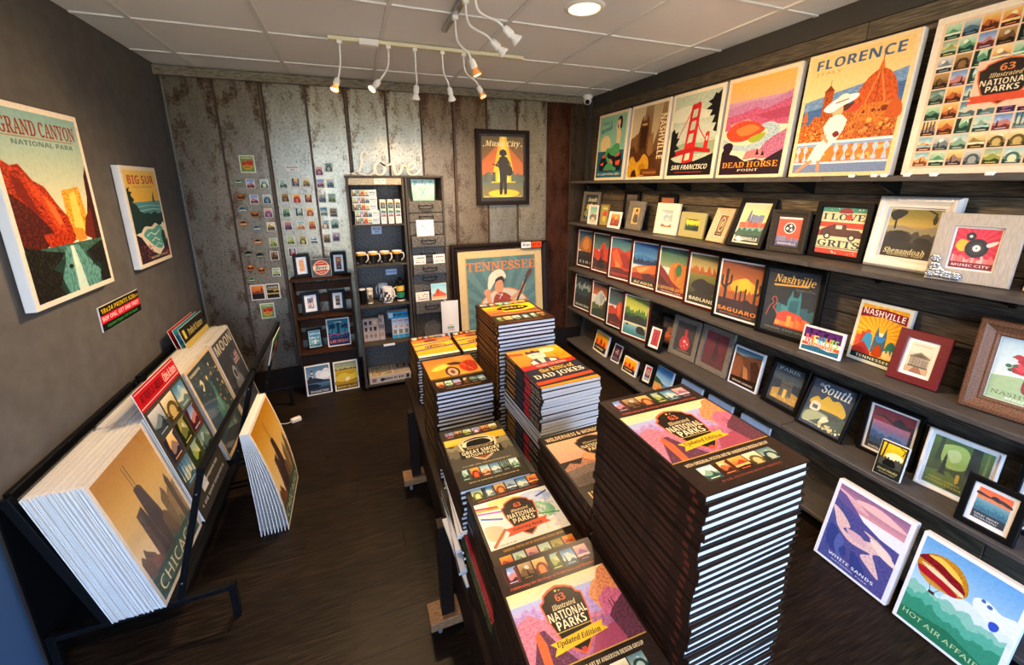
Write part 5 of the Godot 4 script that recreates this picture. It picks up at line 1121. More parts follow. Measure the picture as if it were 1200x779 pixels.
# ---------------------------------------------------------------- pictures
# a leaning or hanging picture: local x right, y up, z toward the viewer, base at the middle of its lower back edge
func picture(called, style, art_id, w: float, h: float, at: Vector3, turn_y: float, lean: float, label, category, group = ""):
	var t0: float = {"canvas": 0.036, "block": 0.02, "board": 0.006}.get(style, 0.02)
	var t = thing(called, label, category, at, Vector3.ZERO, group)
	t.rotation = Vector3(-deg_to_rad(lean), deg_to_rad(turn_y), 0)
	if style in ["canvas", "block", "board"]:
		put(t, "wrapped_body" if style == "canvas" else "block_body", box_mesh(Vector3(-w / 2, 0, 0), Vector3(w / 2, h, t0), 0.003 if style == "canvas" else 0.001), M.white if style != "board" else M.board)
		var s := new_st()
		card(s, w - 0.004, h - 0.004, t0 + 0.0006, art_uv(art_id), 0.002)
		put(t, "print", s, art_mat(art_id))
		return t
	# [frame material, frame width, depth, mat width]
	var spec: Array = {
		"black": [M.black, 0.024, 0.022, 0.0], "blackthin": [M.black, 0.013, 0.018, 0.0], "blackmat": [M.black, 0.024, 0.022, 0.018], "mahogany": [M.mahogany, 0.017, 0.018, 0.011],
		"blackline": [M.black, 0.017, 0.018, 0.011], "grey": [M.greywood, 0.03, 0.02, 0.0], "greymat": [M.greywood, 0.05, 0.02, 0.0], "cream": [M.cream, 0.055, 0.02, 0.0], "olive": [M.oliveframe, 0.05, 0.018, 0.0],
		"tan": [M.tanwood, 0.04, 0.022, 0.004], "charcoal": [M.charcoalframe, 0.038, 0.024, 0.0], "ornate": [M.white, 0.05, 0.034, 0.004], "pale": [M.palewood, 0.05, 0.02, 0.006],
		"red": [M.redframe, 0.034, 0.018, 0.014], "brown": [M.brownframe, 0.058, 0.036, 0.002], "gold": [M.goldframe, 0.012, 0.014, 0.0], "white": [M.white, 0.01, 0.014, 0.004],
		"bigblack": [M.darkwood, 0.065, 0.034, 0.0], "wallblack": [M.darkwood, 0.038, 0.026, 0.0], "greyblue": [M.greywood, 0.036, 0.022, 0.0], "redmat": [M.black, 0.022, 0.016, 0.01]}[style]
	var fw: float = spec[1]
	var fd: float = spec[2]
	var mw: float = spec[3]
	var fr := new_st()
	if style == "ornate":
		ring(fr, w, h, [Vector2(0, 0), Vector2(0, fd * 0.55), Vector2(0.006, fd * 0.8), Vector2(0.012, fd), Vector2(0.02, fd), Vector2(0.026, fd * 0.8), Vector2(0.036, fd * 0.62), Vector2(0.042, fd * 0.7), Vector2(0.047, fd * 0.7), Vector2(fw, fd * 0.3)])
	elif style in ["charcoal", "tan", "brown", "bigblack"]:
		ring(fr, w, h, [Vector2(0, 0), Vector2(0, fd * 0.8), Vector2(fw * 0.08, fd), Vector2(fw * 0.3, fd), Vector2(fw * 0.42, fd * 0.82), Vector2(fw * 0.75, fd * 0.6), Vector2(fw * 0.85, fd * 0.66), Vector2(fw * 0.96, fd * 0.6), Vector2(fw, fd * 0.25)])
	else:
		ring(fr, w, h, [Vector2(0, 0), Vector2(0, fd - 0.003), Vector2(0.003, fd), Vector2(fw - 0.002, fd), Vector2(fw, fd - 0.002), Vector2(fw, fd * 0.25)])
	put(t, "frame", fr, spec[0])
	put(t, "back_board", box_mesh(Vector3(-w / 2 + 0.002, 0.002, 0.0005), Vector3(w / 2 - 0.002, h - 0.002, fd * 0.22), 0.0), M.black)
	var iw := w - 2 * fw
	var ih := h - 2 * fw
	var zp := fd * 0.3
	if mw > 0.0:
		var mt := new_st()
		for q in [[-iw / 2, fw, iw / 2, fw + mw], [-iw / 2, fw + ih - mw, iw / 2, fw + ih], [-iw / 2, fw + mw, -iw / 2 + mw, fw + ih - mw], [iw / 2 - mw, fw + mw, iw / 2, fw + ih - mw]]:
			quad(mt, Vector3(q[0], q[1], zp + 0.0012), Vector3(q[2], q[1], zp + 0.0012), Vector3(q[2], q[3], zp + 0.0012), Vector3(q[0], q[3], zp + 0.0012), Vector3(0, 0, 1))
		put(t, "mat", mt, M.mat)
	var pr := new_st()
	var au := art_uv(art_id)
	if style in ["mahogany", "blackline"]:
		var au2 := []
		var ctr: Vector2 = (au[0] + au[2]) * 0.5
		for q in au: au2.append(ctr + (q - ctr) * 0.895)
		au = au2
	card(pr, iw - 2 * mw + 0.002, ih - 2 * mw + 0.002, zp, au, fw + mw - 0.001)
	put(t, "print", pr, art_mat(art_id))
	var gl := new_st()
	card(gl, iw, ih, zp + 0.0025, [], fw)
	put(t, "glass_pane", gl, M.glass)
	if style == "ornate":
		var sc := new_st()
		for k in 40:
			var f := k / 40.0
			var per := 2.0 * (w + h)
			var dd := f * per
			var p := Vector2.ZERO
			if dd < w: p = Vector2(-w / 2 + dd, 0.016)
			elif dd < w + h: p = Vector2(w / 2 - 0.016, dd - w)
			elif dd < 2 * w + h: p = Vector2(w / 2 - (dd - w - h), h - 0.016)
			else: p = Vector2(-w / 2 + 0.016, h - (dd - 2 * w - h))
			p.x = clamp(p.x, -w / 2 + 0.016, w / 2 - 0.016)
			p.y = clamp(p.y, 0.016, h - 0.016)
			lathe(sc, [Vector2(0.008, 0), Vector2(0.007, 0.002), Vector2(0.003, 0.0035), Vector2(0.0, 0.004)], 7, Transform3D(Basis(Vector3(1, 0, 0), Vector3(0, 0, 1), Vector3(0, -1, 0)), Vector3(p.x, p.y, fd - 0.0015)))
		put(t, "carved_scrolls", sc, M.white)
	return t

func easel(t, h: float, lean: float):
	var s := new_st()
	var a := Vector3(0, h * 0.62, -0.0005)
	var l := deg_to_rad(lean)
	# foot point on the shelf plane behind the frame, in the frame's own axes
	var reach := h * 0.62 * sin(l) + h * 0.16
	var b := Vector3(0, reach * sin(l) + 0.003, -reach * cos(l))
	for sx in [-0.5, 0.5]:
		tube(s, [a + Vector3(sx * 0.02, 0, -0.003), b + Vector3(sx * 0.045, 0, 0)], 0.003, 6)
	put(t, "easel_back", s, M.black)

func wall_pictures():
	picture("canvas_print", "canvas", "gc", 0.575, 0.785, Vector3(0.009, 1.297, 1.513), 90, 0, "large white-edged canvas print of a red river gorge on the grey wall", "canvas print")
	picture("canvas_print", "canvas", "bigsur", 0.455, 0.585, Vector3(0.004, 1.297, 0.683), 90, 0, "smaller canvas print of a yellow coast with a cove on grey wall", "canvas print")
	picture("price_sign", "board", "pricesign", 0.41, 0.128, Vector3(0.001, 1.062, 1.138), 90, 0, "black and red price sign with yellow lettering below the canvases", "sign")
	picture("framed_poster", "wallblack", "musiccity", 0.535, 0.69, Vector3(2.592, 1.568, 0.016), 0, 0, "dark framed poster of a guitar player silhouette hung on metal wall", "framed poster")
	var t = picture("framed_poster", "bigblack", "tennessee", 1.0, 1.2, Vector3(2.54, 0.012, 0.17), 0, 5.5, "large black framed teal poster of a guitar-playing cowgirl leaning behind the books", "framed poster")
	var s := new_st()
	bx(s, Vector3(0.2, 1.125, 0.035), Vector3(0.44, 1.2, 0.037), 0.0005)
	put(t, "tag_backing", s, M.black)
	var q := new_st()
	card(q, 0.235, 0.072, 0.0376, art_uv("salepair"), 1.1265)
	var qn := put(t, "price_tag", q, art_mat("salepair"), Vector3(0.32, 0, 0))
	qn.set_meta("label", "white and orange price tag on the frame corner")
	var items := [
		["orangegrid", "blackmat", 0.125, 0.19, Vector3(0.775, 1.018, 0.075), 10, 10, "small dark framed orange patterned print at the left on crate shelf top"],
		["beer", "block", 0.15, 0.15, Vector3(0.925, 1.018, 0.12), 4, 8, "square sign with a round red beer emblem on crate shelf top"],
		["coffee", "blackmat", 0.125, 0.19, Vector3(1.06, 1.018, 0.07), -4, 8, "small black framed orange coffee print at the right on crate shelf top"],
		["collage", "blackmat", 0.14, 0.19, Vector3(0.81, 0.693, 0.105), 10, 11, "small dark framed brown collage print on the crate shelf's middle board"],
		["nashdusk", "blackmat", 0.125, 0.185, Vector3(1.02, 0.693, 0.085), -4, 9, "small black framed dusk skyline print on the crate shelf's middle board"],
		["tealtext", "blackthin", 0.12, 0.175, Vector3(0.805, 0.375, 0.09), 8, 9, "small black framed pale teal lettered print on the crate shelf's bottom board"],
		["lasvegas", "board", 0.19, 0.25, Vector3(1.0, 0.375, 0.10), 2, 8, "teal palm and tower print on the crate shelf's bottom board"],
		["montauk", "board", 0.2, 0.265, Vector3(0.806, 0.0015, 0.225), 4, 7, "lighthouse print standing on the floor against the crate shelf"],
		["deathvalley", "board", 0.2, 0.265, Vector3(1.03, 0.0015, 0.225), 2, 7, "yellow desert dune print standing on the floor against the crate shelf"]]
	for i in items:
		var p = picture("small_picture", i[1], i[0], i[2], i[3], i[4], i[5], i[6], i[7], "picture", "")
		if i[1] != "board": easel(p, i[3], i[6])

# name, style, artwork, row, x of the lower front edge, z of its middle, w, h, yaw, lean, label
func right_pictures():
	var L := [
		["canvas_print", "canvas", "mermaid", 1, 3.42, 0.545, 0.455, 0.585, 0, 4, "canvas print of a mermaid on rocks at far end of top shelf"],
		["canvas_print", "canvas", "nashguitar", 1, 3.42, 1.04, 0.455, 0.585, 0, 4, "brown canvas print of a skyline and guitar on top shelf"],
		["canvas_print", "canvas", "sanfran", 1, 3.42, 1.522, 0.455, 0.585, 0, 4, "canvas print of a red suspension bridge tower on top shelf"],
		["canvas_print", "canvas", "deadhorse", 1, 3.42, 2.0, 0.455, 0.585, 0, 4, "canvas print of a pink canyon river bend on top shelf"],
		["canvas_print", "canvas", "florence", 1, 3.42, 2.49, 0.46, 0.59, 0, 4, "canvas print of a woman in white before an orange dome"],
		["canvas_print", "canvas", "npgrid", 1, 3.42, 3.0, 0.48, 0.60, 0, 4, "canvas print with a grid of tiny park posters round a badge"],
		["framed_print", "grey", "southgold", 2, 3.44, 0.20, 0.25, 0.305, 10, 8, "grey wood framed dark green and gold print at far end of second shelf"],
		["framed_print", "white", "tealsmall", 2, 3.36, 0.395, 0.15, 0.185, 4, 6, "tiny white framed teal print in front of the grey wood frame"],
		["framed_print", "gold", "goldsmall", 2, 3.375, 0.565, 0.125, 0.2, 4, 6, "tiny gold framed print of a red flower pot"],
		["framed_print", "white", "orangesmall", 2, 3.33, 0.79, 0.165, 0.145, 3, 12, "tiny white framed orange landscape format print"],
		["framed_print", "greymat", "greysmall", 2, 3.40, 0.97, 0.2, 0.24, 1, 11, "wide grey wood frame with a small tan print of a figure"],
		["framed_print", "black", "darka", 2, 3.475, 0.815, 0.21, 0.315, 0, 4, "black framed dark orange print behind the grey wood frame"],
		["framed_print", "black", "darkb", 2, 3.485, 1.25, 0.2, 0.30, 0, 4, "black framed rust print mostly hidden behind the cream frame"],
		["framed_print", "cream", "creamart", 2, 3.43, 1.325, 0.225, 0.235, 4, 8, "wide cream framed print with a pale blue picture"],
		["framed_print", "olive", "oliveart", 2, 3.455, 1.56, 0.235, 0.18, 0, 8, "wide olive green frame with a yellow and green landscape"],
		["framed_print", "tan", "woodart", 2, 3.41, 1.82, 0.155, 0.23, -6, 20, "light wood frame with an oval picture tilted far back"],
		["framed_print", "black", "nashcity", 2, 3.385, 2.06, 0.225, 0.305, 5, 22, "black framed yellow and green skyline print tilted back on second shelf"],
		["framed_print", "charcoal", "tristar", 2, 3.44, 2.28, 0.2, 0.235, 8, 7, "charcoal wood framed red print with a round three star emblem"],
		["framed_print", "black", "grits", 2, 3.48, 2.515, 0.26, 0.285, -1, 5, "black framed print of an old truck with bold food lettering"],
		["framed_print", "ornate", "shenandoah", 2, 3.45, 2.803, 0.3, 0.32, -5, 7, "ornate white carved frame with a dark bear landscape"],
		["framed_print", "pale", "record", 2, 3.39, 3.05, 0.23, 0.265, 8, 6, "pale grey wood frame with a red record print and metal flowers"],
		["framed_print", "tan", "woodart", 2, 3.41, 3.29, 0.19, 0.23, 0, 14, "light wood frame cut off by the picture's right edge"],
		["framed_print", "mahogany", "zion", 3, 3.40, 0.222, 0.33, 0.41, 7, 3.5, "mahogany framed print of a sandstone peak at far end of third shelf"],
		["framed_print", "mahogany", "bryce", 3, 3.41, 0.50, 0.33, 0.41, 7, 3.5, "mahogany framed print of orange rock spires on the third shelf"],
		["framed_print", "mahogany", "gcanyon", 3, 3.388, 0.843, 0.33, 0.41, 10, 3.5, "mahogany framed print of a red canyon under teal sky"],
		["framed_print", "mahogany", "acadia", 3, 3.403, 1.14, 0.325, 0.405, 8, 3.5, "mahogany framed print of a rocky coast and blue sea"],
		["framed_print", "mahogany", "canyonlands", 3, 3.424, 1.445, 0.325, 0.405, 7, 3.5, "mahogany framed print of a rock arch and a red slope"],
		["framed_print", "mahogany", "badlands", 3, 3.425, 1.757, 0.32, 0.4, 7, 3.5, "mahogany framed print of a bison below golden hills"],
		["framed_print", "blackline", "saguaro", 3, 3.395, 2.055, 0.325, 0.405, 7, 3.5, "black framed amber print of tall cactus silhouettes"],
		["framed_print", "black", "nashneon", 3, 3.41, 2.37, 0.32, 0.41, 9, 4, "wide black framed night print of a teal and red skyline"],
		["postcard_block", "block", "memphis", 3, 3.365, 2.60, 0.185, 0.136, 7, 9, "small white edged purple block with colourful city letters"],
		["canvas_print", "block", "nashcanvas", 3, 3.475, 2.77, 0.215, 0.3, -2, 7, "yellow sunburst city print on block behind the red frame"],
		["framed_print", "red", "parthenon", 3, 3.41, 2.955, 0.175, 0.23, 4, 14, "dark red frame with a small print of a columned temple"],
		["framed_print", "brown", "flowers", 3, 3.40, 3.27, 0.30, 0.355, 8, 5, "deep brown frame with red flowers in a boot-shaped vase"],
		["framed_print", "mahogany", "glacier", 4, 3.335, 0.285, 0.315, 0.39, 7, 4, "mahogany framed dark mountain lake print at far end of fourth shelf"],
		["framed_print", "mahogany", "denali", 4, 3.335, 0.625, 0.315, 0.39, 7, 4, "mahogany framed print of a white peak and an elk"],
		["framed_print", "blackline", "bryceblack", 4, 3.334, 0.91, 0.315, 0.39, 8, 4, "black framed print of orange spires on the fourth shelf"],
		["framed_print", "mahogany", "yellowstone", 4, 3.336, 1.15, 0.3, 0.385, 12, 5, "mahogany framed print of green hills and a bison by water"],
		["framed_print", "black", "darka", 4, 3.475, 1.395, 0.2, 0.26, 0, 7, "black framed dark print half hidden behind small red card frame"],
		["framed_print", "redmat", "redcard", 4, 3.32, 1.42, 0.145, 0.21, 10, 15, "small black framed red guitar card with white border"],
		["framed_print", "greyblue", "redguitar", 4, 3.435, 1.605, 0.25, 0.305, 4, 10, "grey wood frame with a bright red guitar on black"],
		["framed_print", "greyblue", "redtwo", 4, 3.445, 1.875, 0.265, 0.315, 0, 10, "grey wood frame with a plain dark red print"],
		["canvas_print", "block", "gccanvas", 4, 3.45, 2.13, 0.205, 0.258, 2, 10, "pale edged block print of a brown cliff gorge"],
		["framed_print", "black", "paris", 4, 3.43, 2.39, 0.23, 0.275, -2, 15, "black framed night print of a stone arch monument"],
		["framed_print", "blackthin", "south", 4, 3.395, 2.635, 0.235, 0.28, 0, 22, "black framed navy and gold print with white script lettering"],
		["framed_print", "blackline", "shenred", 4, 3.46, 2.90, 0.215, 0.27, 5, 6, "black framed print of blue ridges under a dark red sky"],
		["postcard_block", "block", "gsmyellow", 4, 3.33, 2.985, 0.096, 0.16, 8, 15, "small dark block with a yellow sky and a bear silhouette"],
		["framed_print", "white", "forest", 4, 3.43, 3.15, 0.22, 0.26, 6, 10, "white framed print of a sunlit green forest path"],
		["framed_print", "redmat", "gsmorange", 4, 3.315, 3.30, 0.16, 0.2, 2, 10, "small black framed orange and teal mountain print at near end"],
		["framed_print", "blackline", "glacier", 4, 3.44, 3.42, 0.24, 0.3, 0, 8, "black framed dark print cut off at the picture's right edge"],
		["postcard_block", "block", "orangepost", 5, 3.40, 0.56, 0.24, 0.21, -2, 14, "larger orange and yellow block standing on the lowest shelf"],
		["postcard_block", "board", "tristarnavy", 5, 3.42, 0.80, 0.115, 0.175, 6, 20, "small navy card with three star emblem between the orange blocks"],
		["postcard_block", "block", "orangepost", 5, 3.385, 1.06, 0.18, 0.142, 3, 15, "smaller orange and yellow block on the lowest shelf"],
		["framed_print", "redmat", "tristarred", 5, 3.39, 1.28, 0.125, 0.19, 8, 16, "small black framed red card with three star emblem"],
		["postcard_block", "block", "bluepost", 5, 3.41, 1.45, 0.18, 0.207, 0, 14, "block print with wide blue sky partly hidden by the books"],
		["canvas_print", "block", "canvastop", 5, 3.43, 1.72, 0.2, 0.205, 0, 10, "pale blue edged block just showing its top, farthest of three"],
		["canvas_print", "block", "canvastop", 5, 3.43, 1.98, 0.2, 0.205, 0, 10, "pale blue edged block just showing its top, middle of three"],
		["canvas_print", "block", "canvastop", 5, 3.43, 2.25, 0.2, 0.205, 0, 10, "pale blue edged block just showing its top, nearest of three"]]
	var depth := {"canvas": 0.036, "block": 0.02, "board": 0.006, "black": 0.022, "charcoal": 0.024, "ornate": 0.034, "brown": 0.036, "tan": 0.022, "redmat": 0.016, "white": 0.014, "gold": 0.014}
	for i in L:
		var a := deg_to_rad(float(i[9]))
		var d: float = depth.get(i[1], 0.02)
		var yw := deg_to_rad(float(i[8]))
		# step back from the lower front edge to the lower back edge
		var at := Vector3(i[4] + d * cos(a) * cos(yw), SHELF_Y[i[3]] + 0.0006 + max(0.0, 0.0), i[5] - d * cos(a) * sin(yw))
		var p = picture(i[0], i[1], i[2], i[6], i[7], at, -(90.0 - i[8]), i[9], i[10], "canvas print" if i[0] == "canvas_print" else ("block print" if i[0] == "postcard_block" else "framed print"), "pictures on the display wall")
		if i[3] > 1 and i[4] + d + i[7] * sin(a) < 3.505 and i[2] != "creamart": easel(p, i[7], i[9])
		if i[2] == "record":
			var fl := new_st()
			for f in [[-0.095, 0.085, 0.017], [-0.09, 0.05, 0.021], [-0.075, 0.03, 0.022], [-0.05, 0.024, 0.018], [-0.026, 0.022, 0.017], [-0.1, 0.022, 0.015]]:
				for k in 6:
					var an := TAU * k / 6.0
					var c := Vector3(f[0] + cos(an) * f[2] * 0.55, f[1] + sin(an) * f[2] * 0.55, 0.022)
					lathe(fl, [Vector2(f[2] * 0.5, 0), Vector2(f[2] * 0.45, 0.005), Vector2(f[2] * 0.2, 0.009), Vector2(0, 0.0075)], 8, Transform3D(Basis(Vector3(1, 0, 0), Vector3(0, 0, 1), Vector3(0, -1, 0)).rotated(Vector3.RIGHT, 0.3 * sin(an)), c))
				lathe(fl, [Vector2(f[2] * 0.3, 0), Vector2(f[2] * 0.24, 0.009), Vector2(0, 0.012)], 8, Transform3D(Basis(Vector3(1, 0, 0), Vector3(0, 0, 1), Vector3(0, -1, 0)), Vector3(f[0], f[1], 0.026)))
			put(p, "metal_flowers", fl, M.silver).set_meta("label", "silver metal flowers on the frame corner")
	var fl2 := [["whitesands", 2.998, 0.298, 0.397, 3.175, 13.5, "canvas print of violet dunes standing on the floor"], ["hotair", 3.325, 0.3, 0.397, 3.17, 12.5, "canvas print of a striped hot air balloon standing on the floor"]]
	for i in fl2:
		var a2 := deg_to_rad(i[5])
		picture("canvas_print", "canvas", i[0], i[2], i[3], Vector3(i[4] + 0.036 * cos(a2), 0.0006, i[1]), -90, i[5], i[6], "canvas print", "canvases on the floor")

func magnets():
	var sh := PackedVector2Array()
	for q in [[-0.36, 0.42], [0, 0.5], [0.36, 0.42], [0.5, 0.25], [0.47, -0.1], [0.3, -0.36], [0, -0.5], [-0.3, -0.36], [-0.47, -0.1], [-0.5, 0.25]]: sh.append(Vector2(q[0] * 0.074, q[1] * 0.058))
	var b := [[0.4, 1.79], [0.4, 1.68], [0.4, 1.58], [0.39, 1.47], [0.39, 1.23], [0.39, 1.11], [0.385, 1.005], [0.48, 1.54], [0.48, 1.43], [0.47, 1.32], [0.47, 1.21], [0.465, 1.085]]
	var cols := ["outer", "outer", "outer", "outer", "outer", "outer", "outer", "inner", "inner", "inner", "inner", "inner"]
	var ords := ["first", "second", "third", "fourth", "fifth", "sixth", "seventh", "first", "second", "third", "fourth", "fifth"]
	for i in b.size():
		var t = thing("badge_magnet", "shield magnet on metal wall, %s from the top in the %s badge column" % [ords[i], cols[i]], "magnet", Vector3(b[i][0], b[i][1], -0.0015), Vector3.ZERO, "shield magnets on the metal wall")
		var s := new_st()
		prism(s, sh, 0.0, 0.005)
		put(t, "magnet_body", s, M.black)
		var f := new_st()
		prism(f, sh, 0.0052, 0.0056, Transform3D.IDENTITY, art_uv("badge%d" % (i % 6)))
		put(t, "print", f, art_mat("badge%d" % (i % 6), true))
	var q2 := [[0.48, 1.78], [0.49, 1.66], [0.575, 1.78], [0.58, 1.66], [0.575, 1.55], [0.58, 1.44], [0.58, 1.31], [0.575, 1.2], [0.57, 1.06], [0.71, 1.78], [0.8, 1.79], [0.88, 1.79], [0.71, 1.67], [0.795, 1.66], [0.88, 1.66], [0.705, 1.55], [0.8, 1.55], [0.88, 1.55], [0.705, 1.44], [0.8, 1.44], [0.885, 1.44], [0.71, 1.32], [0.8, 1.315], [0.885, 1.32], [0.71, 1.22], [0.985, 1.88], [1.06, 1.91], [0.985, 1.78], [1.06, 1.78], [0.985, 1.66], [1.06, 1.66], [0.985, 1.55], [1.06, 1.54], [0.985, 1.44], [1.06, 1.44], [0.985, 1.32], [1.06, 1.33]]
	var mat_names := ["left panel, inner column", "left panel, right column", "middle panel, left column", "middle panel, centre column", "middle panel, right column", "right panel, left column", "right panel, right column"]
	var count := {}
	var edges := [0.53, 0.65, 0.76, 0.84, 0.93, 1.02, 2.0]
	for i in q2.size():
		var c := 0
		while q2[i][0] > edges[c]: c += 1
		count[c] = count.get(c, 0) + 1
		var t = thing("picture_magnet", "small picture magnet on the metal wall, %s, %s from the top" % [mat_names[c], ["first", "second", "third", "fourth", "fifth", "sixth", "seventh"][count[c] - 1]], "magnet", Vector3(q2[i][0], q2[i][1], -0.0015), Vector3.ZERO, "picture magnets on the metal wall")
		put(t, "magnet_body", box_mesh(Vector3(-0.03, -0.037, 0), Vector3(0.03, 0.037, 0.004), 0.001), M.white)
		var f := new_st()
		card(f, 0.058, 0.072, 0.0043, art_uv("mag%d" % i), -0.036)
		put(t, "print", f, art_mat("mag%d" % i, true))
	for c in [["fruit", 0.48, 1.93, "fruit basket postcard above the magnets on the metal wall"], ["bearcard", 0.415, 0.9, "orange and black bear postcard below the magnets"], ["nashcard", 0.525, 0.9, "night skyline postcard below the magnets"], ["fruit", 0.465, 0.735, "fruit basket postcard lowest on the metal wall"]]:
		picture("postcard", "board", c[0], 0.105, 0.132, Vector3(c[1], c[2] - 0.066, -0.0015), 0, 0, c[3], "postcard", "postcards on the metal wall")
	picture("price_card", "board", "magnetsign", 0.1, 0.05, Vector3(0.79, 1.875, -0.0015), 0, 0, "small white price card above the middle magnets", "sign")

# ---------------------------------------------------------------- print rack along the grey wall
func bar(s: SurfaceTool, a: Vector3, b: Vector3, wide := 0.022, deep := 0.022):
	var l := a.distance_to(b)
	var y := (b - a).normalized()
	var x := y.cross(Vector3(0, 0, 1))
	if x.length() < 0.01: x = Vector3(1, 0, 0)
	x = x.normalized()
	bx(s, Vector3(-wide / 2, 0, -deep / 2), Vector3(wide / 2, l, deep / 2), 0.002, Transform3D(Basis(x, y, x.cross(y)), a))

func one_bar(t, called, a: Vector3, b: Vector3, wide := 0.022, deep := 0.022, mat = null):
	var s := new_st()
	bar(s, a, b, wide, deep)
	return put(t, called, s, mat if mat else M.blackmetal)

func ordinal(n: int) -> String:
	var a := ["", "first", "second", "third", "fourth", "fifth", "sixth", "seventh", "eighth", "ninth", "tenth", "eleventh", "twelfth", "thirteenth", "fourteenth", "fifteenth", "sixteenth", "seventeenth", "eighteenth", "nineteenth"]
	if n < 20: return a[n]
	var tens := ["", "", "twenty", "thirty", "forty", "fifty"]
	var tenths := ["", "", "twentieth", "thirtieth", "fortieth", "fiftieth"]
	return tenths[n / 10] if n % 10 == 0 else tens[n / 10] + "-" + a[n % 10]

# a card leaning back by «lean» degrees, lower back corner line at x, spanning w along z; faces +x
func sleeve_print(called, label, group, art_id, x: float, y: float, z: float, w: float, h: float, lean: float, thick := 0.0034, film := true, category := "art print"):
	var t = thing(called, label, category, Vector3(x, y, z), Vector3.ZERO, group)
	t.rotation = Vector3(-deg_to_rad(lean), PI / 2, 0)
	put(t, "backing_board", box_mesh(Vector3(-w / 2, 0, 0), Vector3(w / 2, h, thick), 0.0006), M.board)
	if art_id != "":
		var s := new_st()
		card(s, w - 0.002, h - 0.002, thick + 0.0004, art_uv(art_id), 0.001)
		put(t, "print", s, art_mat(art_id))
	if film:
		var f := new_st()
		card(f, w + 0.006, h + 0.012, thick + 0.0011)
		put(t, "clear_sleeve", f, M.plastic)
	return t

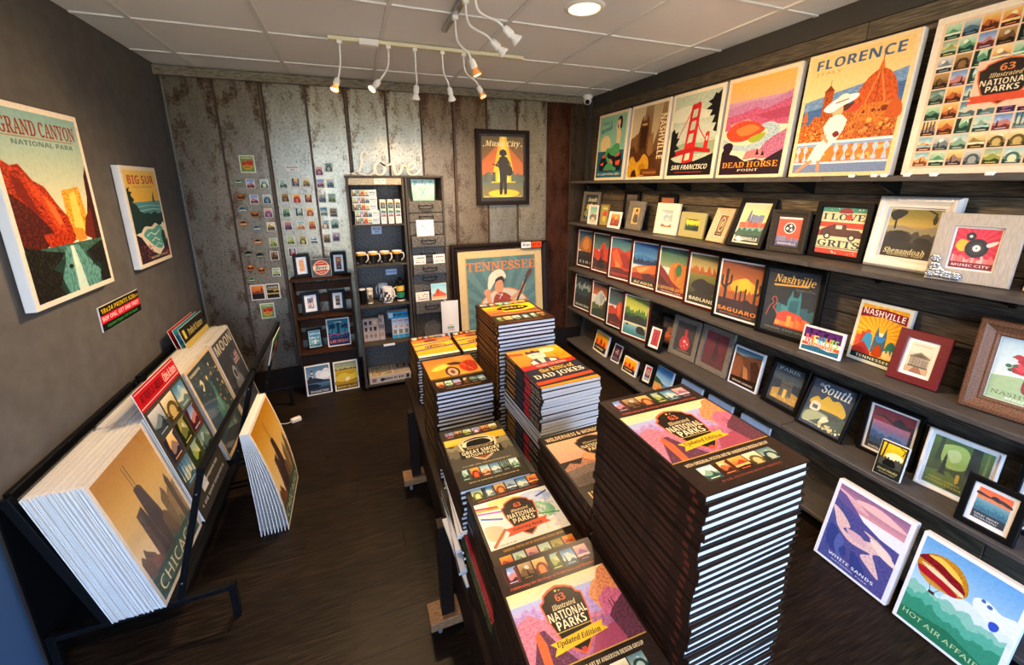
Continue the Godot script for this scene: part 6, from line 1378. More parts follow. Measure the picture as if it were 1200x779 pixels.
func left_rack():
	var spans := [[1.265, 2.185], [0.33, 1.245]]
	var nm := ["black metal print rack nearest the camera along the grey wall", "black metal print rack at the back corner of the grey wall"]
	for r in 2:
		var z0: float = spans[r][0]
		var z1: float = spans[r][1]
		var t = thing("print_rack", nm[r], "rack", Vector3(0, 0, z0))
		var l := z1 - z0
		for z in [0.012, l - 0.012]:
			one_bar(t, "foot_bar", Vector3(0.05, 0.152, z), Vector3(0.592, 0.152, z), 0.022, 0.022)
			one_bar(t, "leg", Vector3(0.605, 0.0, z), Vector3(0.605, 0.17, z), 0.026, 0.026)
			one_bar(t, "leg", Vector3(0.037, 0.0, z), Vector3(0.037, 0.17, z), 0.026, 0.026)
			one_bar(t, "front_arm", Vector3(0.427, 0.163, z), Vector3(0.583, 0.715, z), 0.022, 0.022)
			one_bar(t, "back_arm", Vector3(0.2, 0.163, z), Vector3(0.04, 0.755, z), 0.03, 0.022)
			for y in [0.24, 0.62]:
				var sc := new_st()
				lathe(sc, [Vector2(0.005, 0), Vector2(0.004, 0.002), Vector2(0.0, 0.0025)], 8, Transform3D(Basis(Vector3(1, 0, 0), Vector3(0, 0, 1), Vector3(0, -1, 0)), Vector3(lerp(0.427, 0.583, (y - 0.163) / 0.552), y, z + 0.011)))
				put(t, "screw", sc, M.chrome)
		one_bar(t, "top_rail", Vector3(0.583, 0.715, 0.0), Vector3(0.583, 0.715, l), 0.024, 0.024)
		one_bar(t, "bottom_rail", Vector3(0.427, 0.152, 0.024), Vector3(0.427, 0.152, l - 0.024))
		one_bar(t, "back_rail", Vector3(0.04, 0.755, 0.024), Vector3(0.04, 0.755, l - 0.024))
		put(t, "tray", box_mesh(Vector3(0.19, 0.155, 0.024), Vector3(0.415, 0.162, l - 0.024), 0.001), M.blackmetal)
		var bs := new_st()
		bar(bs, Vector3(0.193, 0.17, l / 2), Vector3(0.036, 0.752, l / 2), 0.005, l - 0.05)
		put(t, "back_sheet", bs, M.blackmetal)
		put(t, "wall_shade_sheet", box_mesh(Vector3(0.0135, 0.02, 0.0), Vector3(0.019, 0.72, l), 0.001), M.blackmetal)  # black sheet standing in for the shaded wall behind the rack
	var bins := [[1.982, "chicago", 25, "sepia skyscraper", "nearest bin"], [1.53, "", 24, "", "second bin from the camera"], [1.03, "liberty", 23, "night statue", "third bin from the camera"], [0.585, "moon", 13, "astronaut", "farthest bin"]]
	for b in bins:
		for i in b[2]:
			var front: bool = i == b[2] - 1
			var x: float = 0.226 + 0.162 * i / (b[2] - 1) if b[2] > 15 else 0.295 + 0.093 * i / (b[2] - 1)
			var lab: String = "clear-sleeved print edge, %s from the front of the %s" % [ordinal(b[2] - i), b[4]]
			if front and b[1] != "": lab = {"chicago": "sleeved sepia skyscraper print facing out at the front of the nearest bin", "liberty": "sleeved teal night print of a statue facing out", "moon": "sleeved dark grey astronaut print facing out in the farthest bin"}[b[1]]
			var id: String = b[1] if front else ""
			sleeve_print("sleeved_print", lab, "sleeved prints in the rack", id, x, 0.1655, b[0] + rng.randf_range(-0.004, 0.004), 0.432, 0.604 + rng.randf_range(-0.004, 0.004), 13.0 + rng.randf_range(-0.05, 0.05))
	sleeve_print("divider_card", "tall divider card with red header and small city posters in the rack", "rack divider cards", "stateprints", 0.396, 0.1655, 1.53, 0.44, 0.735, 12.6, 0.003, false, "divider card")
	for d in [["headred", 0.228, 0.0, "red header card at the back of the farthest bin"], ["headteal", 0.25, 0.0, "teal header card with white lettering in the farthest bin"], ["headblack", 0.275, 0.0, "black and yellow header card in the farthest bin"]]:
		var t = thing("divider_card", d[3], "divider card", Vector3(d[1], 0.1655, 0.585), Vector3.ZERO, "rack divider cards")
		t.rotation = Vector3(-deg_to_rad(13.0 + (0.285 - d[1]) * 14.0), PI / 2, 0)
		put(t, "backing_board", box_mesh(Vector3(-0.22, 0, 0), Vector3(0.22, 0.735, 0.003), 0.0006), M.board)
		var s := new_st()
		card(s, 0.438, 0.145, 0.0034, art_uv(d[0]), 0.589)
		put(t, "header_print", s, art_mat(d[0]))
	# prints fanned out on the floor against the rack
	for i in 9:
		var f := i / 8.0
		var t = thing("sleeved_print", "sleeved sepia skyscraper print leaning outside the rack, frontmost of its bunch" if i == 8 else "sleeved print bent against the outside of the rack, %s behind the front one" % ordinal(8 - i), "art print", Vector3(0, 0, 1.54), Vector3.ZERO, "prints leaning outside the rack")
		var xt := 0.604 + f * 0.034
		var xb := 0.618 + f * 0.125
		var yt: float = 0.598 - 0.004 * abs(sin(i * 2.3))
		var prof := []
		for k in 9:
			var u := k / 8.0
			prof.append(Vector2(lerp(xb, xt, pow(u, 1.7)), 0.001 + yt * u))
		var th := 0.0032
		var bs := new_st()
		var pf := new_st()
		var uv: Array = art_uv("chicago")
		for k in 8:
			var a: Vector2 = prof[k]
			var c: Vector2 = prof[k + 1]
			var n := Vector2(c.y - a.y, -(c.x - a.x)).normalized()
			var n3 := Vector3(n.x, n.y, 0)
			var hw := 0.216
			for sd in [0.0, 1.0]:
				var o: Vector3 = n3 * th * sd
				quad(bs, Vector3(a.x, a.y, hw) + o, Vector3(a.x, a.y, -hw) + o, Vector3(c.x, c.y, -hw) + o, Vector3(c.x, c.y, hw) + o, n3 * (1.0 if sd > 0 else -1.0))
				quad(bs, Vector3(a.x, a.y, hw * (1 - 2 * sd)), Vector3(a.x, a.y, hw * (1 - 2 * sd)) + n3 * th, Vector3(c.x, c.y, hw * (1 - 2 * sd)) + n3 * th, Vector3(c.x, c.y, hw * (1 - 2 * sd)), Vector3(0, 0, 1 - 2 * sd))
			if i == 8:
				var v0: float = lerp(uv[0].y, uv[3].y, k / 8.0)
				var v1: float = lerp(uv[0].y, uv[3].y, (k + 1) / 8.0)
				var o2 := n3 * (th + 0.0005)
				quad(pf, Vector3(a.x, a.y, hw) + o2, Vector3(a.x, a.y, -hw) + o2, Vector3(c.x, c.y, -hw) + o2, Vector3(c.x, c.y, hw) + o2, n3, [Vector2(uv[0].x, v0), Vector2(uv[1].x, v0), Vector2(uv[1].x, v1), Vector2(uv[0].x, v1)])
		var e0: Vector2 = prof[0]
		var e1: Vector2 = prof[8]
		quad(bs, Vector3(e1.x, e1.y, 0.216), Vector3(e1.x + th, e1.y, 0.216), Vector3(e1.x + th, e1.y, -0.216), Vector3(e1.x, e1.y, -0.216), Vector3.UP)
		quad(bs, Vector3(e0.x, e0.y, 0.216), Vector3(e0.x + th, e0.y, 0.216), Vector3(e0.x + th, e0.y, -0.216), Vector3(e0.x, e0.y, -0.216), Vector3.DOWN)
		put(t, "backing_board", bs, M.board)
		if i == 8: put(t, "print", pf, art_mat("chicago"))
	var g = picture("rack_sign", "board", "greensign", 0.30, 0.2, Vector3(0.535, 0.493, 0.49), 90, -15.5, "black sign with green strip and red badge on the far rack front", "sign")
	g.position.x = 0.537

# ---------------------------------------------------------------- book cart
var book_meshes := {}

func book(label, group, at: Vector3, yaw: float, w: float, d: float, t: float, cov, hard: bool, spine := "", front := ""):
	var key := "%.3f %.3f %.4f %s %s" % [w, d, t, hard, spine]
	if not book_meshes.has(key):
		var c := 0.0026 if hard else 0.0007
		var s := new_st()
		bx(s, Vector3(-w / 2, 0, -d / 2), Vector3(w / 2, c, d / 2), 0.0006)
		bx(s, Vector3(-w / 2, t - c, -d / 2), Vector3(w / 2, t, d / 2), 0.0006)
		bx(s, Vector3(-w / 2, c * 0.5, -d / 2), Vector3(-w / 2 + c, t - c * 0.5, d / 2), 0.0006)
		var p := new_st()
		var o := 0.004 if hard else 0.0002
		bx(p, Vector3(-w / 2 + c, c, -d / 2 + o), Vector3(w / 2 - o, t - c, d / 2 - o), 0.0)
		var sp := new_st()
		if spine != "":
			var m := 0.06 * t
			quad(sp, Vector3(-w / 2 - 0.0003, m, -d / 2 + 0.002), Vector3(-w / 2 - 0.0003, m, d / 2 - 0.002), Vector3(-w / 2 - 0.0003, t - m, d / 2 - 0.002), Vector3(-w / 2 - 0.0003, t - m, -d / 2 + 0.002), Vector3(-1, 0, 0), art_uv(spine))
		book_meshes[key] = [s.commit(), p.commit(), sp.commit() if spine != "" else null]
	var bm: Array = book_meshes[key]
	var b = thing("book", label, "book", at, Vector3(0, yaw, 0), group)
	put(b, "cover", bm[0], cov)
	put(b, "page_block", bm[1], M.paper)
	if bm[2]: put(b, "spine_title", bm[2], art_mat(spine))
	if front != "":
		var f := new_st()
		quad(f, Vector3(-w / 2 + 0.001, t + 0.0004, d / 2 - 0.001), Vector3(w / 2 - 0.001, t + 0.0004, d / 2 - 0.001), Vector3(w / 2 - 0.001, t + 0.0004, -d / 2 + 0.001), Vector3(-w / 2 + 0.001, t + 0.0004, -d / 2 + 0.001), Vector3.UP, art_uv(front))
		put(b, "cover_print", f, art_mat(front, true))
	return b

# n books from y upward; returns the new top
func stack(what, top_label, group, x, z, y: float, n: int, w, d, t, cov, hard, spine, front, yaw0 := 0.0, jit := 0.003, drift := 0.0, flip := []) -> float:
	for i in n:
		var from_top: int = n - i
		var lab: String = top_label if i == n - 1 else "%s, %s from its top" % [what, ordinal(from_top)]
		var yaw := yaw0 + rng.randf_range(-1, 1) * jit * 300.0
		for fl in flip:
			if from_top > fl[0] and from_top <= fl[1]: yaw += 180.0
		book(lab, group, Vector3(x + rng.randf_range(-jit, jit) + drift * (float(i) / n - 1.0), y, z + rng.randf_range(-jit, jit)), yaw, w, d, t, cov, hard, spine, front if i == n - 1 else "")
		y += t + 0.0004
	return y

const DECK := 0.55

func cart():
	var t = thing("book_cart", "dark brown wheeled cart carrying the stacks of books", "cart", Vector3(1.4, 0, 1.33))
	put(t, "deck", box_mesh(Vector3(0.03, DECK - 0.03, 0), Vector3(0.68, DECK - 0.0005, 2.24), 0.004), M.darkwood)
	put(t, "side_panel", box_mesh(Vector3(0.06, 0.2, 0.03), Vector3(0.08, DECK - 0.031, 2.2), 0.002), M.darkwood)
	put(t, "side_panel", box_mesh(Vector3(0.63, 0.2, 0.03), Vector3(0.65, DECK - 0.031, 2.2), 0.002), M.darkwood)
	put(t, "lower_shelf", box_mesh(Vector3(0.06, 0.18, 0.03), Vector3(0.65, 0.199, 2.2), 0.002), M.darkwood)
	for z in [0.36, 1.22, 2.1]:
		for x in [0.0, 0.66]:
			put(t, "leg", box_mesh(Vector3(x, 0.1, z - 0.026), Vector3(x + 0.05, DECK - 0.0315 if x == 0.0 else DECK - 0.0315, z + 0.026), 0.003), M.darkwood)
			var ft := put(t, "foot_block", box_mesh(Vector3(x - 0.05, 0.06, z - 0.05), Vector3(x + 0.085, 0.0995, z + 0.045), 0.003), M.pine)
			ft.set_meta("label", "pale pine foot block")
			var c := new_st()
			lathe(c, [Vector2(0.0, -0.008), Vector2(0.018, -0.008), Vector2(0.022, -0.005), Vector2(0.022, 0.005), Vector2(0.018, 0.008), Vector2(0.0, 0.008)], 18, Transform3D(Basis(Vector3(0, 0, 1), Vector3(1, 0, 0), Vector3(0, 1, 0)), Vector3(x - 0.01, 0.0225, z)))
			put(t, "caster_wheel", c, M.rubber)
			var fk := new_st()
			bx(fk, Vector3(x - 0.022, 0.02, z - 0.006), Vector3(x - 0.0195, 0.0598, z + 0.006), 0.0005)
			bx(fk, Vector3(x - 0.0005, 0.02, z - 0.006), Vector3(x + 0.002, 0.0598, z + 0.006), 0.0005)
			bx(fk, Vector3(x - 0.024, 0.052, z - 0.012), Vector3(x + 0.004, 0.0598, z + 0.012), 0.0005)
			put(t, "caster_fork", fk, M.chrome)
	var th := 0.0172
	# tall and low stacks of the dark park book
	stack("dark park hardcover in the tallest stack", "pink canyon park hardcover on top of the tallest stack", "tallest stack of park books", 1.81, 3.315, DECK, 42, 0.24, 0.31, th, M.cover, true, "np_spine", "np_cover", 0.0, 0.003, 0.01)
	stack("dark park hardcover in the low near stack", "pink canyon park hardcover on top of the low near stack", "low stack of park books", 1.548, 3.318, DECK, 22, 0.24, 0.31, th, M.cover, true, "np_spine", "np_cover", -1.0, 0.0025)
	stack("dark hardcover under the tan mountain cover", "dark hardcover with tan mountain peaks on its cover", "stack of mountain cover books", 1.812, 2.985, DECK, 25, 0.235, 0.31, th, M.cover, true, "np_spine", "wilderness", 0.5, 0.003)
	# colouring books over a red and a green volume
	var y := stack("dark hardcover low in the colouring book stack", "dark hardcover just below the green spine", "colouring book stack", 1.565, 3.0, DECK, 8, 0.24, 0.31, th, M.cover, true, "np_spine", "", 0.0, 0.004)
	book("thick green spined book low in the colouring book stack", "colouring book stack", Vector3(1.556, y, 3.0), 0.5, 0.245, 0.312, 0.03, M.covergreen, true, "green_spine")
	book("red and white spined book above the green one", "colouring book stack", Vector3(1.56, y + 0.0304, 2.998), -0.5, 0.243, 0.311, 0.022, M.coverred, true, "red_spine")
	stack("colouring book with dark cover", "colouring book with crayons and a dark badge on its cover", "colouring book stack", 1.567, 3.0, y + 0.0528, 14, 0.238, 0.308, 0.0098, M.cover, false, "", "coloring", 0.0, 0.0025)
	# white-edged booklets under the mountain guide
	y = DECK
	for i in 19:
		book("thin white-edged booklet under the bear cover guides, %s from the cart deck" % ordinal(i + 1), "white-edged booklets on the cart", Vector3(1.553 + rng.randf_range(-0.014, 0.008), y, 2.705 + rng.randf_range(-0.02, 0.02)), 180.0 + rng.randf_range(-5, 5), 0.225, 0.285, 0.0105, M.cover if i % 3 else M.board, false)
		y += 0.0109
	stack("dark bear cover mountain guide", "mountain guide with a bear badge on its yellow and grey cover", "stack of mountain guides", 1.545, 2.705, y, 8, 0.228, 0.312, th, M.cover, true, "np_spine", "smoky", 1.0, 0.003)
	stack("road trip hardcover under the orange car cover", "hardcover with an orange classic car on its cover", "stack of car cover books", 1.578, 2.19, DECK, 23, 0.245, 0.335, th, M.cover, true, "car_spine", "carbook", 1.0, 0.003)
	stack("yellow striped road book at the far left of the cart", "yellow road book with purple stripes at the far left of the cart", "far stacks of yellow road books", 1.592, 1.535, DECK, 16, 0.245, 0.34, th, M.cover, true, "car_spine", "yellowbook", 1.0, 0.003)
	stack("yellow striped road book beside the first far stack", "yellow road book with purple stripes, half hidden behind the tall far stack", "far stacks of yellow road books", 1.855, 1.54, DECK, 16, 0.245, 0.34, th, M.cover, true, "car_spine", "yellowbook", -0.5, 0.003)
	stack("road hardcover in the tall far stack", "road hardcover with a yellow banner on top of the tall far stack", "tall far stack of road books", 1.882, 2.13, DECK, 36, 0.275, 0.335, th, M.cover, true, "back_spine", "backbook", 1.0, 0.003)
	stack("joke paperback", "joke paperback with a crowned man on its orange and navy cover", "stack of joke books", 1.88, 2.525, DECK, 40, 0.242, 0.34, 0.0128, M.covernavy, false, "dad_spine", "dadjokes", 2.0, 0.004, 0.0, [[13, 18], [27, 33]])

# ---------------------------------------------------------------- crate shelf, locker cabinet and their goods
func back_wall_furniture():
	var t = thing("crate_shelf", "narrow brown wooden crate shelf against the metal wall", "shelf", Vector3(0.685, 0, 0.04))
	for x in [0.0, 0.445]: put(t, "side_board", box_mesh(Vector3(x, 0.358, 0), Vector3(x + 0.016, 1.0015, 0.155), 0.002), M.cratewood)
	put(t, "top_board", box_mesh(Vector3(-0.006, 1.002, 0), Vector3(0.467, 1.0175, 0.158), 0.002), M.cratewood)
	for y in [0.677, 0.359]: put(t, "shelf_board", box_mesh(Vector3(0.0165, y, 0), Vector3(0.4445, y + 0.0155, 0.156), 0.002), M.cratewood)
	for y in [0.45, 0.56, 0.78, 0.89]: put(t, "back_slat", box_mesh(Vector3(0.0165, y, 0.001), Vector3(0.4445, y + 0.07, 0.009), 0.001), M.cratewood)
	for x in [0.0, 0.445]: put(t, "leg_board", box_mesh(Vector3(x, 0.0, 0.0), Vector3(x + 0.016, 0.357, 0.15), 0.002), M.darkwood)
	put(t, "kick_board", box_mesh(Vector3(0.0165, 0.03, 0.13), Vector3(0.4445, 0.357, 0.142), 0.002), M.darkwood)
	# locker case with shelves
	var c = thing("locker_case", "tall aged black metal locker case with open shelves", "cabinet", Vector3(1.18, 0, 0.042))
	var dz := 0.28
	for x in [0.0, 0.425]:
		put(c, "side_panel", box_mesh(Vector3(x, 0.03, 0), Vector3(x + 0.02, 1.82, dz), 0.002), M.locker)
		for k in 17:
			var rv := new_st()
			lathe(rv, [Vector2(0.005, 0), Vector2(0.0045, 0.002), Vector2(0.0, 0.003)], 7, Transform3D(Basis(Vector3(1, 0, 0), Vector3(0, 0, 1), Vector3(0, -1, 0)), Vector3(x + 0.01, 0.1 + k * 0.105, dz)))
			put(c, "rivet", rv, M.lockerface)
	put(c, "back_panel", box_mesh(Vector3(0.0205, 0.05, 0.0), Vector3(0.4245, 1.819, 0.008), 0.001), M.lockerface)
	put(c, "top_panel", box_mesh(Vector3(-0.006, 1.8205, -0.002), Vector3(0.451, 1.838, dz + 0.004), 0.002), M.locker)
	put(c, "header_plate", box_mesh(Vector3(0.0205, 1.765, dz - 0.012), Vector3(0.4245, 1.8195, dz - 0.002), 0.002), M.lockerplate).set_meta("label", "tan header plate")
	for y in [1.452, 1.118, 0.768, 0.417, 0.045]: put(c, "shelf_plate", box_mesh(Vector3(0.0205, y - 0.014, 0.0085), Vector3(0.4245, y, dz - 0.001), 0.002), M.locker)
	for x in [0.004, 0.42]:
		for z in [0.02, 0.25]: put(c, "foot", box_mesh(Vector3(x, 0, z), Vector3(x + 0.022, 0.0295, z + 0.022), 0.002), M.iron)
	for g in [["puzzlesign", 0.26, 1.772, dz - 0.0018, 0.09, 0.042], ["mugsign", 0.215, 1.345, 0.0085, 0.085, 0.07], ["mugsign2", 0.312, 0.972, 0.0085, 0.095, 0.05]]:
		var s := new_st()
		card(s, g[4], g[5], 0.0004, art_uv(g[0]))
		put(c, "price_label", s, art_mat(g[0]), Vector3(g[1] - 0.0, g[2], g[3]))
	put(c, "shelf_tag", box_mesh(Vector3(0.18, 0.395, dz - 0.0005), Vector3(0.275, 0.416, dz + 0.001), 0.0003), M.tagwhite)
	# drawer tower
	var d = thing("drawer_tower", "aged grey metal drawer tower with curled handles", "cabinet", Vector3(1.632, 0, 0.042))
	for x in [0.0, 0.3]: put(d, "side_panel", box_mesh(Vector3(x, 0.03, 0), Vector3(x + 0.018, 1.82, dz), 0.002), M.locker)
	put(d, "back_panel", box_mesh(Vector3(0.0185, 0.03, 0), Vector3(0.2995, 1.819, 0.008), 0.001), M.lockerplate)
	put(d, "top_panel", box_mesh(Vector3(0, 1.8205, -0.002), Vector3(0.318, 1.838, dz + 0.004), 0.002), M.locker)
	var rows := [[1.535, 1.632, 0.0], [1.455, 1.53, 0.0], [1.347, 1.45, 0.0], [1.25, 1.342, 0.05], [1.11, 1.245, 0.0], [1.016, 1.103, 0.05], [0.92, 1.011, 0.0], [0.782, 0.915, 0.0], [0.665, 0.777, 0.05]]
	for r in rows:
		var dn := put(d, "drawer", box_mesh(Vector3(0.02, r[0], 0.01), Vector3(0.298, r[1], dz - 0.004 + r[2]), 0.004), M.lockerface)
		var hs := new_st()
		var my: float = (r[0] + r[1]) / 2
		var zf: float = dz - 0.004 + r[2]
		tube(hs, curve([Vector3(0.1, my + 0.018, zf + 0.002), Vector3(0.104, my - 0.006, zf + 0.014), Vector3(0.13, my - 0.016, zf + 0.02), Vector3(0.159, my - 0.018, zf + 0.021), Vector3(0.188, my - 0.016, zf + 0.02), Vector3(0.214, my - 0.006, zf + 0.014), Vector3(0.218, my + 0.018, zf + 0.002)], 4), 0.0045, 7)
		tube(hs, curve([Vector3(0.1, my + 0.018, zf + 0.003), Vector3(0.125, my + 0.008, zf + 0.004), Vector3(0.159, my + 0.014, zf + 0.004), Vector3(0.193, my + 0.008, zf + 0.004), Vector3(0.218, my + 0.018, zf + 0.003)], 4), 0.0035, 6)
		put(dn, "handle", hs, M.iron)
	var dn2 := put(d, "door", box_mesh(Vector3(0.02, 0.05, dz - 0.03), Vector3(0.298, 0.66, dz - 0.004), 0.004), M.locker)
	var arch := PackedVector2Array([Vector2(0.09, 0.12), Vector2(0.228, 0.12), Vector2(0.228, 0.52)])
	for k in 9: arch.append(Vector2(0.159 + 0.069 * cos(PI * k / 8.0), 0.52 + 0.06 * sin(PI * k / 8.0)))
	var ar := new_st()
	prism(ar, arch, dz - 0.004, dz + 0.001)
	put(dn2, "arched_panel", ar, M.lockerface)
	for x in [0.004, 0.29]:
		for z in [0.02, 0.25]: put(d, "foot", box_mesh(Vector3(x, 0, z), Vector3(x + 0.022, 0.0295, z + 0.022), 0.002), M.iron)
	# goods on the shelves
	for i in 5:
		goods_box("puzzle_box", "pale blue puzzle box lying flat, %s from the top of its pile" % ordinal(5 - i), "puzzle box", Vector3(1.216 + [0.01, 0.014, 0.0, 0.002, 0.0][i], 1.4525 + i * 0.0552, 0.1), Vector3(0.19, 0.054, 0.17), "puzzlebox" if i % 2 else "puzzlebox2", M.tagwhite, "puzzle boxes in the locker")
	for i in 3:
		goods_box("puzzle_box", "narrow pale puzzle box standing upright, %s from the pile" % ordinal(i + 1), "puzzle box", Vector3([1.428, 1.487, 1.546][i], 1.4525, 0.12), Vector3(0.044, 0.195, 0.16), "puzzlestand", M.tagwhite, "upright puzzle boxes in the locker")
	for i in 4:
		mug("black and gold mug on the locker shelf, %s from the left" % ordinal(i + 1), Vector3([1.245, 1.34, 1.435, 1.535][i], 1.1185, 0.24), 0.041, 0.1, "mugprint", "black and gold mugs", 1.0)
	mug("white mug with black pattern in front on locker shelf", Vector3(1.432, 0.7685, 0.24), 0.043, 0.135, "whitemug", "patterned white mugs", 1.0)
	mug("white patterned mug standing behind the other", Vector3(1.404, 0.7685, 0.135), 0.043, 0.145, "whitemug", "patterned white mugs", -1.0)
	for i in 2:
		var cu = thing("small_cup", ["slim dark printed cup at the left on locker shelf", "slim cream printed cup beside the dark one"][i], "cup", Vector3([1.228, 1.287][i], 0.7685, 0.22))
		var s2 := new_st()
		lathe(s2, [Vector2(0.022, 0.001), Vector2(0.026, 0.125)], 18, Transform3D.IDENTITY, art_uv("cupprint"))
		put(cu, "cup_wall", s2, art_mat("cupprint", true) if i == 1 else M.black)
		var s3 := new_st()
		lathe(s3, [Vector2(0.0, 0.0), Vector2(0.022, 0.001)], 18)
		lathe(s3, [Vector2(0.026, 0.125), Vector2(0.0265, 0.135), Vector2(0.023, 0.135), Vector2(0.02, 0.006), Vector2(0.0, 0.006)], 18)
		put(cu, "cup_rim", s3, M.porcelain)
	var tm = thing("lidded_tumbler", "tall printed tumbler with a dark lid on the locker shelf", "tumbler", Vector3(1.545, 0.7685, 0.22))
	var ts := new_st()
	lathe(ts, [Vector2(0.034, 0.001), Vector2(0.038, 0.16)], 22, Transform3D.IDENTITY, art_uv("tumbler"))
	put(tm, "tumbler_wall", ts, art_mat("tumbler", true))
	var tl := new_st()
	lathe(tl, [Vector2(0.0, 0), Vector2(0.034, 0.001)], 22)
	lathe(tl, [Vector2(0.038, 0.16), Vector2(0.04, 0.165), Vector2(0.036, 0.185), Vector2(0.012, 0.195), Vector2(0.012, 0.208), Vector2(0.0, 0.21)], 22)
	put(tm, "lid", tl, M.black)
	var th := new_st()
	tube(th, curve([Vector3(-0.035, 0.12, 0), Vector3(-0.062, 0.11, 0.0), Vector3(-0.064, 0.06, 0), Vector3(-0.035, 0.04, 0)], 5), 0.005, 7)
	put(tm, "handle", th, M.porcelain)
	goods_box("gift_set", "wide mauve boxed gift set with rows of little pictures", "gift box", Vector3(1.206, 0.4175, 0.16), Vector3(0.13, 0.205, 0.05), "giftset", M.kraft, "")
	goods_box("gift_set", "narrow mauve boxed gift set beside the wide one", "gift box", Vector3(1.34, 0.4175, 0.16), Vector3(0.045, 0.225, 0.05), "giftset", M.kraft, "")
	for i in 3: goods_box("mini_box", "slim light blue box in the locker, %s from the left" % ordinal(i + 1), "box", Vector3(1.45 + i * 0.05, 0.4175, 0.16), Vector3(0.047, 0.19, 0.06), "bluebox", M.tagwhite, "slim blue boxes in the locker")
	goods_box("long_box", "long blue box lying across the slim blue boxes", "box", Vector3(1.42, 0.608, 0.15), Vector3(0.175, 0.06, 0.08), "bluetop", M.tagwhite, "")
	var bg = thing("board_game", "flat grey brown game box at the bottom of the locker", "game box", Vector3(1.395, 0.0455, 0.18), Vector3(0, 1.5, 0))
	put(bg, "box_body", box_mesh(Vector3(-0.18, 0, -0.12), Vector3(0.18, 0.065, 0.12), 0.002), M.kraft)
	var bt := new_st()
	quad(bt, Vector3(-0.178, 0.0655, 0.118), Vector3(0.178, 0.0655, 0.118), Vector3(0.178, 0.0655, -0.118), Vector3(-0.178, 0.0655, -0.118), Vector3.UP, art_uv("boardgame"))
	put(bg, "lid_print", bt, art_mat("boardgame"))
	var bs := new_st()
	card(bs, 0.356, 0.06, 0.1205, art_uv("boardside"), 0.002)
	put(bg, "side_print", bs, art_mat("boardside"))
	# goods on the drawer tower
	var gb = thing("gift_bag", "pale teal gift bag in the drawer tower's open top", "gift bag", Vector3(1.79, 1.633, 0.2))
	var gs := new_st()
	prism(gs, PackedVector2Array([Vector2(-0.09, 0), Vector2(0.09, 0), Vector2(0.095, 0.17), Vector2(-0.1, 0.178)]), 0, 0.05)
	put(gb, "bag_body", gs, M.tagwhite)
	var gf := new_st()
	prism(gf, PackedVector2Array([Vector2(-0.089, 0.001), Vector2(0.089, 0.001), Vector2(0.094, 0.169), Vector2(-0.099, 0.177)]), 0.0505, 0.051, Transform3D.IDENTITY, art_uv("giftbag"))
	put(gb, "print", gf, art_mat("giftbag", true))
	for q in [["feather", 1.772, 1.3425, 0.345, 0.145, 0.135, "pale card of crossed feathers on the open middle drawer", "card"], ["cards", 1.71, 1.1035, 0.345, 0.1, 0.075, "small lettered card pack at the left on the open drawer", "card pack"], ["cards", 1.875, 1.1035, 0.345, 0.1, 0.075, "small lettered card pack at the right on the open drawer", "card pack"], ["cards2", 1.715, 0.7775, 0.345, 0.115, 0.08, "note card pack at the left on the lowest open drawer", "card pack"], ["desertcard", 1.86, 0.7775, 0.345, 0.135, 0.145, "card of a red desert butte on the lowest open drawer", "card"]]:
		picture("greeting_card", "board", q[0], q[4], q[5], Vector3(q[1], q[2], 0.353), 0, 4, q[6], q[7], "cards on the drawer tower")
	var tw = thing("hanging_towel", "white printed tea towel hanging from the drawer tower", "towel", Vector3(1.945, 0.41, 0.376))
	var tws := new_st()
	var n := 10
	var pts := []
	for k in n + 1:
		var f := float(k) / n
		pts.append(Vector3(-0.075 + 0.15 * f, 0, 0.006 * sin(f * 9.0)))
	for k in n:
		var a: Vector3 = pts[k]
		var b: Vector3 = pts[k + 1]
		var nn := Vector3(-(b.z - a.z), 0, b.x - a.x).normalized()
		for sd in [[0.0, -1.0], [0.004, 1.0]]:
			var o: Vector3 = nn * sd[0]
			quad(tws, a + o, b + o, b + o + Vector3(0, 0.35, -0.004), a + o + Vector3(0, 0.35, -0.004), nn * sd[1])
	quad(tws, pts[0], pts[0] + Vector3(0, 0, 0.004), pts[0] + Vector3(0, 0.35, 0), pts[0] + Vector3(0, 0.35, -0.004), Vector3(-1, 0, 0))
	quad(tws, pts[n], pts[n] + Vector3(0, 0, 0.004), pts[n] + Vector3(0, 0.35, 0), pts[n] + Vector3(0, 0.35, -0.004), Vector3(1, 0, 0))
	put(tw, "cloth", tws, M.towel)
	var tp := new_st()
	card(tp, 0.085, 0.08, 0.0115, art_uv("towelprint"), 0.06)
	put(tw, "print", tp, art_mat("towelprint"))
	var hk := new_st()
	tube(hk, curve([Vector3(-0.03, 0.35, -0.003), Vector3(-0.04, 0.36, -0.004), Vector3(-0.05, 0.365, -0.004)], 4), 0.003, 6)
	put(tw, "hang_loop", hk, M.towel)

func goods_box(called, label, category, at: Vector3, size: Vector3, art_id, mat, group):
	var t = thing(called, label, category, at, Vector3.ZERO, group)
	put(t, "box_body", box_mesh(Vector3.ZERO, size, 0.001), mat)
	var s := new_st()
	card(s, size.x - 0.002, size.y - 0.002, size.z + 0.0005, art_uv(art_id), 0.001)
	put(t, "print", s, art_mat(art_id, true), Vector3(size.x / 2, 0, 0))

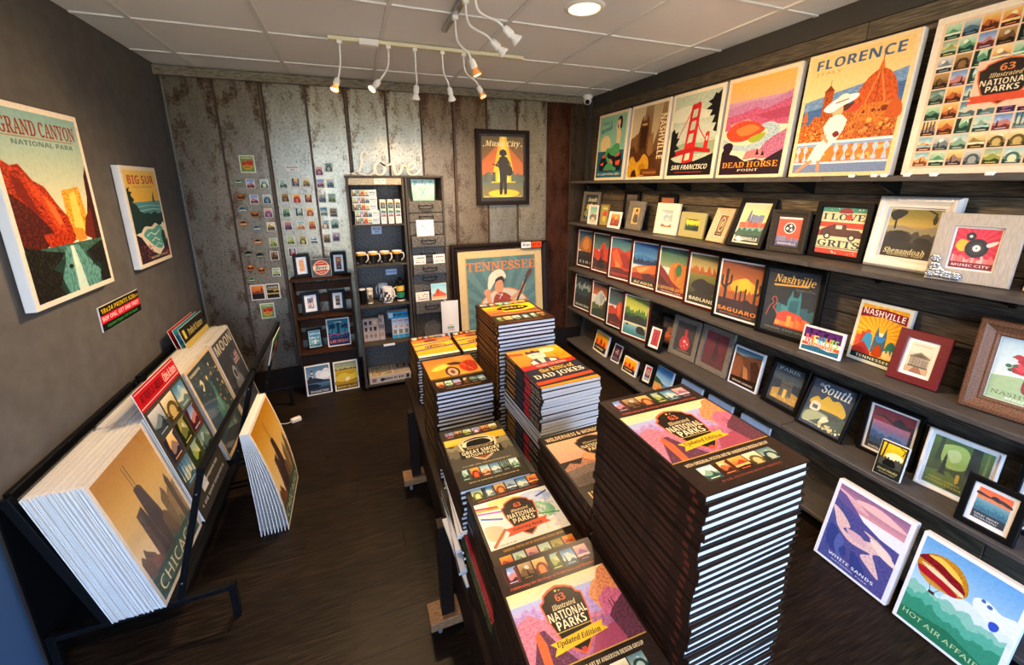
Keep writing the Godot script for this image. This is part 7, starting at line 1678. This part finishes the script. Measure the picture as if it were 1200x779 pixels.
func mug(label, at: Vector3, r: float, h: float, art_id, group, side: float):
	var t = thing("mug", label, "mug", at, Vector3(0, -35, 0), group)
	var s := new_st()
	lathe(s, [Vector2(r * 0.94, 0.001), Vector2(r, h * 0.08), Vector2(r, h * 0.5), Vector2(r, h)], 24, Transform3D.IDENTITY, art_uv(art_id))
	put(t, "mug_wall", s, art_mat(art_id, true))
	var i := new_st()
	lathe(i, [Vector2(0.0, 0.0), Vector2(r * 0.94, 0.001)], 24)
	lathe(i, [Vector2(r, h), Vector2(r - 0.001, h + 0.0015), Vector2(r - 0.0035, h), Vector2(r - 0.004, 0.008), Vector2(0.0, 0.008)], 24)
	put(t, "mug_inside", i, M.porcelain)
	var hd := new_st()
	var x := side * r * 0.98
	tube(hd, curve([Vector3(x, h * 0.85, 0), Vector3(x + side * r * 0.5, h * 0.82, 0), Vector3(x + side * r * 0.6, h * 0.45, 0), Vector3(x, h * 0.2, 0)], 5), r * 0.12, 7)
	put(t, "handle", hd, M.porcelain)

# script letters cut from thick plate
func small_things():
	var t = thing("word_sign", "cream metal cut-out script word sign standing on the locker case", "sign", Vector3(1.172, 1.8387, 0.17))
	var strokes := {
		"letter_l": [[[0.175, 0.150], [0.160, 0.172], [0.138, 0.168], [0.128, 0.140], [0.128, 0.100], [0.112, 0.050], [0.080, 0.018], [0.046, 0.012], [0.022, 0.022], [0.014, 0.012], [0.040, 0.010], [0.080, 0.026], [0.120, 0.018], [0.160, 0.008], [0.195, 0.018], [0.212, 0.036]], 0.0125],
		"letter_o": [[[0.262, 0.098], [0.232, 0.094], [0.214, 0.062], [0.220, 0.026], [0.246, 0.010], [0.274, 0.026], [0.284, 0.062], [0.270, 0.092], [0.256, 0.097], [0.280, 0.080], [0.318, 0.084]], 0.014],
		"letter_v": [[[0.316, 0.082], [0.334, 0.094], [0.346, 0.080], [0.350, 0.046], [0.362, 0.014], [0.384, 0.020], [0.402, 0.054], [0.410, 0.090], [0.426, 0.080], [0.452, 0.072]], 0.0135],
		"letter_e": [[[0.444, 0.046], [0.480, 0.056], [0.500, 0.080], [0.484, 0.098], [0.458, 0.086], [0.444, 0.050], [0.456, 0.018], [0.486, 0.010], [0.516, 0.024], [0.540, 0.052]], 0.013]}
	for k in strokes:
		var pl := []
		for p in strokes[k][0]: pl.append(Vector2(p[0] * 1.14, p[1] * 1.1 - 0.004))
		var c := curve(pl, 6)
		var hw: float = strokes[k][1] * 0.58
		var lf := []
		var rt := []
		for i in c.size():
			var d: Vector2 = (c[min(i + 1, c.size() - 1)] - c[max(i - 1, 0)]).normalized()
			var n := Vector2(-d.y, d.x)
			var ww: float = hw * (0.65 + 0.65 * abs(d.y)) * (1.0 if i > 1 and i < c.size() - 2 else 0.6)
			lf.append(c[i] + n * ww)
			rt.append(c[i] - n * ww)
		var s := new_st()
		for i in c.size() - 1:
			for f in [[0.0, -1.0], [0.016, 1.0]]:
				quad(s, Vector3(lf[i].x, lf[i].y, f[0]), Vector3(rt[i].x, rt[i].y, f[0]), Vector3(rt[i + 1].x, rt[i + 1].y, f[0]), Vector3(lf[i + 1].x, lf[i + 1].y, f[0]), Vector3(0, 0, f[1]))
			var dl: Vector2 = (lf[i + 1] - lf[i]).normalized()
			var dr: Vector2 = (rt[i + 1] - rt[i]).normalized()
			quad(s, Vector3(lf[i].x, lf[i].y, 0), Vector3(lf[i + 1].x, lf[i + 1].y, 0), Vector3(lf[i + 1].x, lf[i + 1].y, 0.016), Vector3(lf[i].x, lf[i].y, 0.016), Vector3(-dl.y, dl.x, 0))
			quad(s, Vector3(rt[i].x, rt[i].y, 0), Vector3(rt[i + 1].x, rt[i + 1].y, 0), Vector3(rt[i + 1].x, rt[i + 1].y, 0.016), Vector3(rt[i].x, rt[i].y, 0.016), Vector3(dr.y, -dr.x, 0))
		put(t, k, s, M.lovemetal)
	# dome camera in the far corner
	var cm = thing("security_camera", "small white dome camera in the ceiling corner above the mermaid", "camera", Vector3(3.455, H - 0.0005, 0.09))
	var s1 := new_st()
	lathe(s1, [Vector2(0.0, 0), Vector2(0.046, 0), Vector2(0.048, -0.02), Vector2(0.04, -0.032), Vector2(0.0, -0.032)], 24)
	put(cm, "mount", s1, M.white)
	var s2 := new_st()
	var prof := []
	for k in 9: prof.append(Vector2(0.038 * sin(PI * k / 8.0), -0.05 + 0.038 * cos(PI * k / 8.0)))
	lathe(s2, prof, 24)
	put(cm, "ball", s2, M.white)
	var s3 := new_st()
	lathe(s3, [Vector2(0.021, 0.026), Vector2(0.021, 0.0385), Vector2(0.017, 0.0395), Vector2(0.0, 0.0385)], 20, aimed(Vector3(0, -0.05, 0), Vector3(-0.5, -0.45, 0.75)))
	put(cm, "lens", s3, M.black)
	# loose white plug by the baseboard
	var pg = thing("power_adapter", "small white power adapter lying on the floor by the rack", "adapter", Vector3(0.66, 0.0, 0.62), Vector3(0, 25, 0))
	put(pg, "body", box_mesh(Vector3(-0.035, 0.0005, -0.02), Vector3(0.035, 0.03, 0.02), 0.004), M.white)
	var pc2 := new_st()
	tube(pc2, curve([Vector3(-0.035, 0.01, 0), Vector3(-0.08, 0.005, -0.02), Vector3(-0.14, 0.004, -0.1)], 5), 0.003, 6)
	put(pg, "cord", pc2, M.white)
